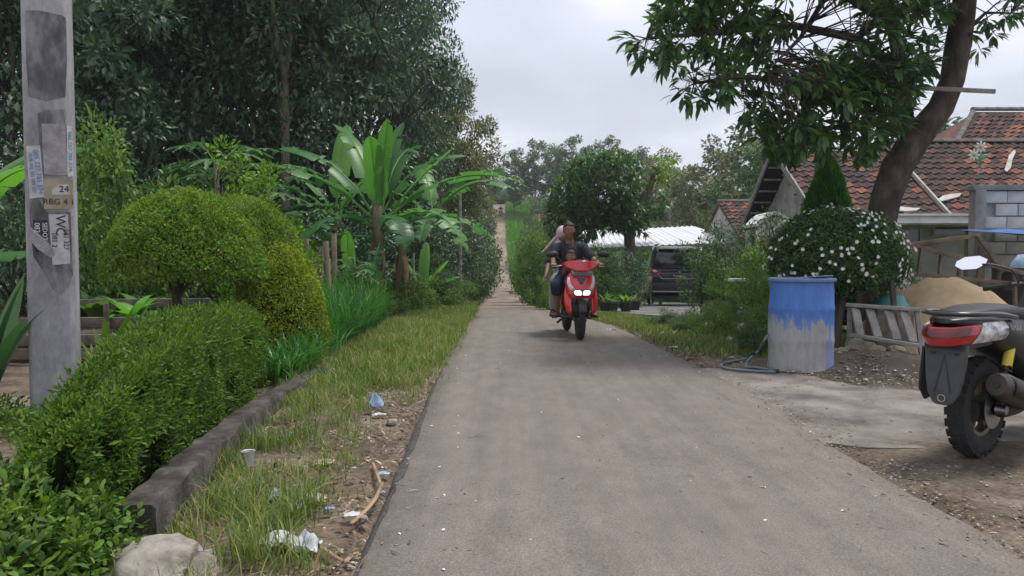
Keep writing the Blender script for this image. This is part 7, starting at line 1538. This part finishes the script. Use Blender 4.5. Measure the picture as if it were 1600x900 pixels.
def hand_grip(caps, w_, c, s):        # fingers closed round a bar running along y at c
    w_, c = Vector(w_), Vector(c); caps.append((w_, .028 * s, c + Vector((-.02, 0, .022)) * s, .03 * s))
    for k in range(4):
        y = (k - 1.5) * .021 * s; f = (.9, 1.0, .97, .8)[k]; a0 = c + Vector((.012 * s, y, .034 * s)); a1 = c + Vector((.036 * s * f, y, .018 * s)); a2 = c + Vector((.036 * s * f, y, -.014 * s)); a3 = c + Vector((.008 * s, y, -.028 * s))
        caps += [(c + Vector((-.02 * s, y * .9, .026 * s)), .0105 * s, a0, .0105 * s), (a0, .0105 * s, a1, .010 * s), (a1, .010 * s, a2, .009 * s), (a2, .009 * s, a3, .008 * s)]
    sg = -1 if c.y > 0 else 1; caps += [(c + Vector((-.03 * s, sg * .03 * s, .012 * s)), .012 * s, c + Vector((-.008 * s, sg * .048 * s, -.012 * s)), .011 * s), (c + Vector((-.008 * s, sg * .048 * s, -.012 * s)), .011 * s, c + Vector((.016 * s, sg * .044 * s, -.02 * s)), .009 * s)]
def foot(caps, an, toe, s):
    an, toe = Vector(an), Vector(toe); caps += [(an, .04 * s, an.lerp(toe, .15) + Vector((0, 0, -.03 * s)), .038 * s), (an + Vector((0, 0, -.03 * s)), .036 * s, toe, .026 * s)]; d = (toe - an); d.z = 0; d.normalize(); sd = Vector((-d.y, d.x, 0))
    for k in range(5): caps.append((toe + sd * (k - 2) * .015 * s - d * .02, .013 * s, toe + sd * (k - 2) * .017 * s + d * (.035 - .006 * abs(k - 1)) * s - Vector((0, 0, .006)), .009 * s))
RID = 'riders on the red scooter'
# driver
dv_ = thing('person', 'driver in dark shirt and dark shorts gripping the red scooter handlebar', 'person', RLOC, RZ, RID)
caps = [((-.80, 0, .86), .12, (-.77, -.01, 1.0), .115), ((-.77, -.01, 1.0), .115, (-.74, -.03, 1.18), .12), ((-.735, -.035, 1.25), .07, (-.71, -.04, 1.35), .052), ((-.74, -.16, 1.235), .06, (-.74, .10, 1.235), .06)]
for s in (-1, 1):
    sh_ = (-.735, s * .185 - .03, 1.225); el = (-.60, s * .285, 1.05); wr = (-.375, s * .315, .998); caps += [((-.74, s * .1 - .03, 1.23), .06, sh_, .056), (sh_, .052, el, .04), (el, .04, wr, .027)]; hand_grip(caps, wr, (-.288, s * .318, .968), 1.0)
rk, ra, rt = (-.42, -.265, .70), (-.52, -.235, .335), (-.37, -.29, .308); lk, la, lt = (-.44, .185, .69), (-.50, .205, .335), (-.37, .265, .308)
for s, k_, a_, t_ in ((-1, rk, ra, rt), (1, lk, la, lt)): caps += [((-.80, s * .09, .82), .095, k_, .058), (k_, .056, Vector(k_).lerp(Vector(a_), .35), .054), (Vector(k_).lerp(Vector(a_), .35), .054, a_, .035)]; foot(caps, a_, t_, 1.0)
store = {}
def hx(mb): store['q'], store['R'] = head(mb, (-.685, -.05, 1.455), 1.0, .04, .04)
bd = blob('body', caps, M['skin'], dv_, .0085, 2, hx); face(bd, store['q'], store['R'], 1.0); hair(bd, store['q'], store['R'], 1.0)
sc_ = [((-.80, 0, .86), .145, (-.77, -.01, 1.02), .142), ((-.77, -.01, 1.02), .142, (-.745, -.03, 1.17), .138), ((-.745, -.12, 1.21), .085, (-.745, .06, 1.21), .085), ((-.80, -.08, .86), .1, (-.75, -.1, 1.15), .095), ((-.80, .08, .86), .1, (-.75, .05, 1.15), .095)]
for s in (-1, 1): sc_ += [((-.74, s * .1 - .03, 1.225), .083, (-.735, s * .185 - .03, 1.215), .076), ((-.735, s * .185 - .03, 1.215), .076, (-.645, s * .255 - .01, 1.095), .07)]
blob('shirt', sc_, M['navy'], dv_, .011, 2)
cl_ = MB()
for s in (-1, 1): cl_.add([(-.70, s * .012 - .04, 1.245), (-.665, s * .03 - .04, 1.215), (-.655, s * .085 - .04, 1.255), (-.70, s * .075 - .04, 1.315), (-.76, s * .07 - .04, 1.33)], [(0, 1, 2, 3, 4)])
o = cl_.build('collar', M['navy'], dv_); o.modifiers.new('s', 'SOLIDIFY').thickness = .008
so_ = [((-.82, 0, .86), .135, (-.78, 0, .88), .12)]
for s, k_ in ((-1, rk), (1, lk)): so_ += [((-.80, s * .085, .835), .112, Vector((-.80, s * .09, .82)).lerp(Vector(k_), .5), .098), (Vector((-.80, s * .09, .82)).lerp(Vector(k_), .5), .098, Vector(k_) + Vector((-.01, 0, -.0)), .084), (Vector(k_) + Vector((-.01, 0, 0)), .084, Vector(k_).lerp(Vector(ra if s < 0 else la), .2), .08)]
blob('shorts', so_, M['denim'], dv_, .011, 2)
def sandal(par, an, toe):
    an, toe = Vector(an), Vector(toe); d = (toe - an); d.z = 0; d.normalize(); sd = Vector((-d.y, d.x, 0)); hl2 = an - d * .05; zz = min(toe.z, an.z) - .045
    MB().prism([Vector((*(hl2 + sd * .03).xy, zz)), Vector((*(an.lerp(toe, .5) + sd * .034).xy, zz)), Vector((*(toe + sd * .045).xy, zz)), Vector((*(toe + d * .05 + sd * .03).xy, zz)), Vector((*(toe + d * .05 - sd * .03).xy, zz)), Vector((*(toe - sd * .045).xy, zz)), Vector((*(an.lerp(toe, .5) - sd * .034).xy, zz)), Vector((*(hl2 - sd * .03).xy, zz))], (0, 0, .022)).build('sandal', M['sandal'], par, bevel=.004)
    c_ = an.lerp(toe, .72); MB().tube(smoothp([c_ - sd * .045 + Vector((0, 0, -.03)), c_ - sd * .02 + Vector((0, 0, .028)), c_ + sd * .02 + Vector((0, 0, .028)), c_ + sd * .045 + Vector((0, 0, -.03))]), .009, 6).build('sandal_strap', M['sandal'], par, smooth=180)
sandal(dv_, ra, rt); sandal(dv_, la, lt)
# child in front
kd = thing('person', 'small child in red clothes sitting in front of the driver', 'person', RLOC, RZ, RID)
caps = [((-.545, -.03, .80), .085, (-.53, -.04, .93), .08), ((-.53, -.04, .95), .05, (-.52, -.045, 1.01), .036), ((-.53, -.12, .93), .036, (-.53, .04, .93), .036)]
for s in (-1, 1):
    caps += [((-.53, s * .09 - .03, .93), .034, (-.44, s * .14 - .02, .86), .026), ((-.44, s * .14 - .02, .86), .026, (-.33, s * .12 - .01, .95), .019)]; hand_grip(caps, (-.33, s * .12 - .01, .95), (-.285, s * .12, .985), .55)
    caps += [((-.55, s * .06 - .02, .79), .055, (-.38, s * .11, .76), .04), ((-.38, s * .11, .76), .038, (-.40, s * .11, .52), .026)]; foot(caps, (-.40, s * .11, .48), (-.33, s * .12, .455), .6)
def hx2(mb): store['q'], store['R'] = head(mb, (-.50, -.05, 1.085), .83, -.15, .05)
bd = blob('body', caps, M['skin2'], kd, .008, 2, hx2); face(bd, store['q'], store['R'], .83); hair(bd, store['q'], store['R'], .83)
blob('shirt', [((-.55, -.03, .80), .1, (-.53, -.04, .93), .092), ((-.53, -.1, .925), .05, (-.53, .04, .925), .05), ((-.53, -.12, .925), .048, (-.48, -.15, .885), .042), ((-.53, .06, .925), .048, (-.48, .10, .885), .042)], M['kid_cloth'], kd, .01, 2)
blob('trousers', [((-.56, 0, .79), .08, (-.55, -.03, .78), .08)] + [((-.55, s * .06 - .02, .79), .066, (-.40, s * .11, .765), .052) for s in (-1, 1)], M['denim'], kd, .01, 2)
# passenger behind with headscarf
ps = thing('person', 'passenger with pale pink headscarf sitting behind the driver', 'person', RLOC, RZ, RID)
caps = [((-1.12, -.02, .89), .13, (-1.09, -.03, 1.05), .115), ((-1.09, -.03, 1.05), .115, (-1.07, -.05, 1.2), .12), ((-1.06, -.07, 1.26), .06, (-1.04, -.085, 1.33), .05), ((-1.07, -.2, 1.22), .055, (-1.07, .12, 1.22), .055),
        ((-1.07, -.2, 1.21), .05, (-.96, -.31, .99), .04), ((-.96, -.31, .99), .038, (-.74, -.37, .82), .026), ((-1.07, .13, 1.21), .05, (-1.0, .2, 1.0), .04), ((-1.0, .2, 1.0), .038, (-.85, .15, .93), .028)]
w_ = Vector((-.74, -.37, .82)); caps.append((w_, .027, w_ + Vector((.05, -.015, -.03)), .028))
for k in range(4): caps += [(w_ + Vector((.05, -.015 + (k - 1.5) * .017, -.03)), .0095, w_ + Vector((.10, -.02 + (k - 1.5) * .019, -.055)), .0085), (w_ + Vector((.10, -.02 + (k - 1.5) * .019, -.055)), .0085, w_ + Vector((.125 - .006 * abs(k - 1), -.02 + (k - 1.5) * .018, -.08)), .0075)]
caps.append((w_ + Vector((.03, .02, -.02)), .011, w_ + Vector((.075, .035, -.04)), .009))
for s in (-1, 1): caps += [((-1.12, s * .1, .86), .1, (-.74, s * .25, .72), .062), ((-.74, s * .25, .72), .06, (-.84, s * .245, .36), .036)]; foot(caps, (-.84, s * .245, .33), (-.70, s * .28, .30), .95)
def hx3(mb): store['q'], store['R'] = head(mb, (-1.03, -.095, 1.40), .94, -.2, .05)
bd = blob('body', caps, M['skin2'], ps, .009, 2, hx3); face(bd, store['q'], store['R'], .96)
blob('tunic', [((-1.12, -.02, .86), .155, (-1.09, -.03, 1.05), .14), ((-1.09, -.03, 1.05), .14, (-1.07, -.05, 1.19), .14), ((-1.07, -.2, 1.2), .072, (-1.07, .12, 1.2), .072), ((-1.07, -.2, 1.2), .068, (-.98, -.31, 1.03), .06), ((-1.07, .13, 1.2), .068, (-1.0, .2, 1.0), .058)], M['dark_cloth'], ps, .012, 2)
blob('trousers', [((-1.13, 0, .86), .14, (-1.1, 0, .86), .13)] + [c__ for s in (-1, 1) for c__ in (((-1.12, s * .1, .86), .112, (-.74, s * .255, .72), .078), ((-.74, s * .255, .72), .076, (-.83, s * .25, .40), .07))], M['grey_cloth'], ps, .011, 2)
def scarf(mb):
    q = store['q']; mb.ell(q(-.022, 0, .03), (.112, .10, .118), 16, 10, store['R']); mb.ell(q(-.03, .0, -.13), (.10, .13, .08), 14, 8)
    mb.tube(smoothp([q(-.05, -.03, .02), q(-.06, -.12, -.07), q(-.06, -.20, -.16), q(-.06, -.28, -.235), q(-.05, -.33, -.27)]), [.10] * 6 + [.095] * 6 + [.075] * 6 + [.05] * 6 + [.03], 12, flat=.35)
blob('headscarf', [], M['pink_cloth'], ps, .011, 2, scarf); sandal(ps, (-.84, -.245, .33), (-.70, -.28, .30)); sandal(ps, (-.84, .245, .33), (-.70, .28, .30))
# ------------------------------------------------------------------ far motorbike and rider at the hilltop
pf = (783 - 800) / F * 112; fm = thing('motorbike', 'tiny motorbike coming over the hilltop of the dirt road', 'motorbike', (pf, 112, Hf(pf, 112) + .03), rad(-85))
wheel(fm, (0, 0, .29), .29, .09, .2, 0, 'dark_metal', 5, 'front_wheel'); wheel(fm, (-1.22, 0, .29), .29, .1, .2, 0, 'dark_metal', 5, 'rear_wheel')
body([(-1.5, .72, .08, .04), (-1.1, .68, .13, .12), (-.6, .6, .14, .16), (-.3, .75, .16, .2), (-.1, .85, .14, .14)], 2.6).build('body_cover', M['teal'], fm, smooth=60); MB().tube([(-.25, -.33, 1.0), (-.2, 0, 1.02), (-.25, .33, 1.0)], .02, 8).build('handlebar', M['dark_metal'], fm); MB().ell((.0, 0, .88), (.06, .1, .09), 12, 8).build('headlight', M['clear_plastic'], fm, smooth=180); MB().tube([(0, 0, .29), (-.18, 0, .85)], .05, 8).build('fork', M['metal'], fm)
body([(-1.4, .82, .08, .02), (-1.0, .8, .14, .05), (-.6, .78, .1, .03)], 2.6).build('seat', M['black_plastic'], fm, smooth=60)
fp = thing('person', 'tiny dark dressed rider on the motorbike at the hilltop', 'person', fm.location, rad(-85))
caps = [((-.85, 0, .92), .13, (-.78, 0, 1.3), .12), ((-.77, 0, 1.35), .06, (-.75, 0, 1.45), .05), ((-.78, -.18, 1.3), .06, (-.78, .18, 1.3), .06)]
for s in (-1, 1): caps += [((-.78, s * .2, 1.29), .055, (-.6, s * .3, 1.1), .042), ((-.6, s * .3, 1.1), .04, (-.28, s * .32, 1.03), .03), ((-.85, s * .1, .88), .09, (-.4, s * .2, .72), .06), ((-.4, s * .2, .72), .055, (-.6, s * .2, .35), .04)]; hand_grip(caps, (-.28, s * .32, 1.03), (-.25, s * .31, 1.0), 1.0); foot(caps, (-.6, s * .2, .33), (-.45, s * .22, .3), 1.0)
def hx4(mb): store['q'], store['R'] = head(mb, (-.73, 0, 1.55), 1.0)
bd = blob('body', caps, M['skin'], fp, .014, 2, hx4); face(bd, store['q'], store['R'], 1.0); hair(bd, store['q'], store['R'], 1.0); blob('shirt', [((-.85, 0, .92), .15, (-.78, 0, 1.25), .15), ((-.78, -.2, 1.28), .08, (-.78, .2, 1.28), .08)] + [((-.78, s * .2, 1.28), .075, (-.6, s * .3, 1.1), .06) for s in (-1, 1)], M['dark_cloth'], fp, .016, 2); blob('trousers', [((-.86, 0, .9), .14, (-.84, 0, .9), .14)] + [c__ for s in (-1, 1) for c__ in (((-.85, s * .1, .88), .105, (-.4, s * .2, .72), .075), ((-.4, s * .2, .72), .073, (-.57, s * .2, .42), .062))], M['denim'], fp, .016, 2)
# ------------------------------------------------------------------ black car, rear towards the camera
cl = on(1062, 21.0); cr_ = thing('black_car', 'black estate car parked behind shrubs with its rear towards the road', 'car', (cl.x, cl.y, cl.z + .02), rad(90 - 8))
def cring(x, hw, z0, z1, ch=.12, n=5):
    o = []
    for (y, z, a0) in ((hw - ch, z1 - ch, 0), (-hw + ch, z1 - ch, 90), (-hw + ch * .6, z0 + ch * .6, 180), (hw - ch * .6, z0 + ch * .6, 270)):
        rr2 = ch if a0 < 180 else ch * .6
        for k in range(n): a = rad(a0 + 90 * k / (n - 1)); o.append(Vector((x, y + rr2 * math.cos(a), z + rr2 * math.sin(a))))
    return o
MB().loft([cring(0.02, .80, .36, .88), cring(.08, .855, .30, .98), cring(.5, .865, .25, 1.02), cring(2.2, .87, .24, 1.0), cring(3.4, .86, .25, .96), cring(4.0, .80, .28, .86), cring(4.25, .66, .36, .74)]).build('body_shell', M['black_paint'], cr_, smooth=40)
MB().loft([[Vector((x, s * y, z)) for s, y in ((1, hw), (1, hw2), (-1, hw2), (-1, hw)) for z in ((z0,) if y == hw else (z1,))] for x, hw, hw2, z0, z1 in ((.10, .78, .60, .98, 1.50), (.28, .80, .64, 1.0, 1.62), (1.6, .80, .66, 1.0, 1.66), (2.7, .78, .62, .98, 1.58), (3.3, .74, .6, .95, .99))]).build('cabin', M['black_paint'], cr_, bevel=.035)
rwn = MB(); rwn.prism([(.060, -.66, 1.04), (.060, .66, 1.04), (.072, .56, 1.46), (.072, -.56, 1.46)], (-.012, 0, 0)); rwn.build('rear_window', M['glass_dark'], cr_, bevel=.004)
for s in (-1, 1):
    MB().prism([(.35, s * .792, 1.06), (2.6, s * .79, 1.06), (2.45, s * .70, 1.5), (.5, s * .70, 1.54)], (0, s * .015, 0)).build('side_window', M['glass_dark'], cr_)
    tlp = [(-.015, s * .85, .92), (-.02, s * .85, 1.04), (-.03, s * .66, 1.02), (-.03, s * .50, .94), (-.03, s * .50, .90), (-.03, s * .70, .89)]
    tq = MB(); tq.prism(tlp, (.12, 0, 0)); tq.build('tail_light', M['red_lens'], cr_, bevel=.008); MB().prism([(-.036, s * .60, .955), (-.036, s * .66, 1.0), (-.036, s * .74, .985), (-.036, s * .68, .93)], (.01, 0, 0)).build('reverse_lamp', M['clear_plastic'], cr_)
    MB().box((-.05, s * .62, .50), (.03, .32, .045)).build('reflector', M['dark_red_lens'], cr_, bevel=.006); MB().bar((.3, s * .56, 1.70), (2.4, s * .56, 1.72), .03, .03).build('roof_rail', M['metal'], cr_)
    for x in (.75, 3.3): wheel(cr_, (x, s * .75, .32), .32, .2, .2, 0, 'metal', 6, 'wheel')
    mr_ = MB(); mr_.ell((2.75, s * 1.0, 1.06), (.07, .1, .07), 12, 8); mr_.build('side_mirror', M['black_paint'], cr_, smooth=180)
MB().box((-.02, 0, .50), (.16, 1.66, .30)).build('rear_bumper', M['black_plastic'], cr_, bevel=.04); MB().box((-.085, 0, .405), (.04, 1.45, .04)).build('bumper_trim', M['metal'], cr_, bevel=.01); MB().box((-.045, 0, .635), (.05, 1.4, .03)).build('bumper_ledge', M['grey_plastic'], cr_, bevel=.008)
MB().box((-.028, 0, .755), (.03, .94, .022)).build('tailgate_strip', M['metal'], cr_, bevel=.005); MB().box((.07, 0, 1.585), (.26, 1.14, .035)).build('roof_spoiler', M['metal'], cr_, bevel=.012); MB().box((.0, 0, 1.00), (.06, 1.2, .03)).build('window_sill', M['grey_plastic'], cr_, bevel=.006)
for s in (-1, 1): MB().bar((-.028, s * .47, .755), (-.02, s * .60, .90), .02, .02).build('tailgate_strip', M['metal'], cr_)
pc_ = MB().box((-.03, 0, .83), (.02, .46, .12)).build('number_plate', M['print_black'], cr_, bevel=.004); text('plate_number', 'H 1462 LI', .085, M['print_white'], pc_, frame((-.042, 0, .83), (0, -1, 0), (0, 0, 1)), 1.0)
MB().box((2.0, 0, .24), (4.0, 1.5, .1)).build('shade_tray', M['black_plastic'], cr_)  # dark box added to deepen the shade under the car
MB().tube([(-.02, 0, 1.12), (-.015, .25, 1.10)], .008, 6).build('wiper', M['black_plastic'], cr_)
# ================================================================== haze
hz = MB().box((0, 440, 36), (780, 960, 92))
m = bpy.data.materials.new('haze'); m.use_nodes = True; nt = m.node_tree; nt.nodes.clear()
pv = nt.nodes.new('ShaderNodeVolumePrincipled'); pv.inputs['Color'].default_value = (.86, .91, 1, 1); pv.inputs['Density'].default_value = .0007; pv.inputs['Anisotropy'].default_value = .2
ou = nt.nodes.new('ShaderNodeOutputMaterial'); nt.links.new(pv.outputs[0], ou.inputs['Volume'])
tag(hz.build('haze', m), 'thin pale haze over the whole valley', 'haze', kind='stuff')
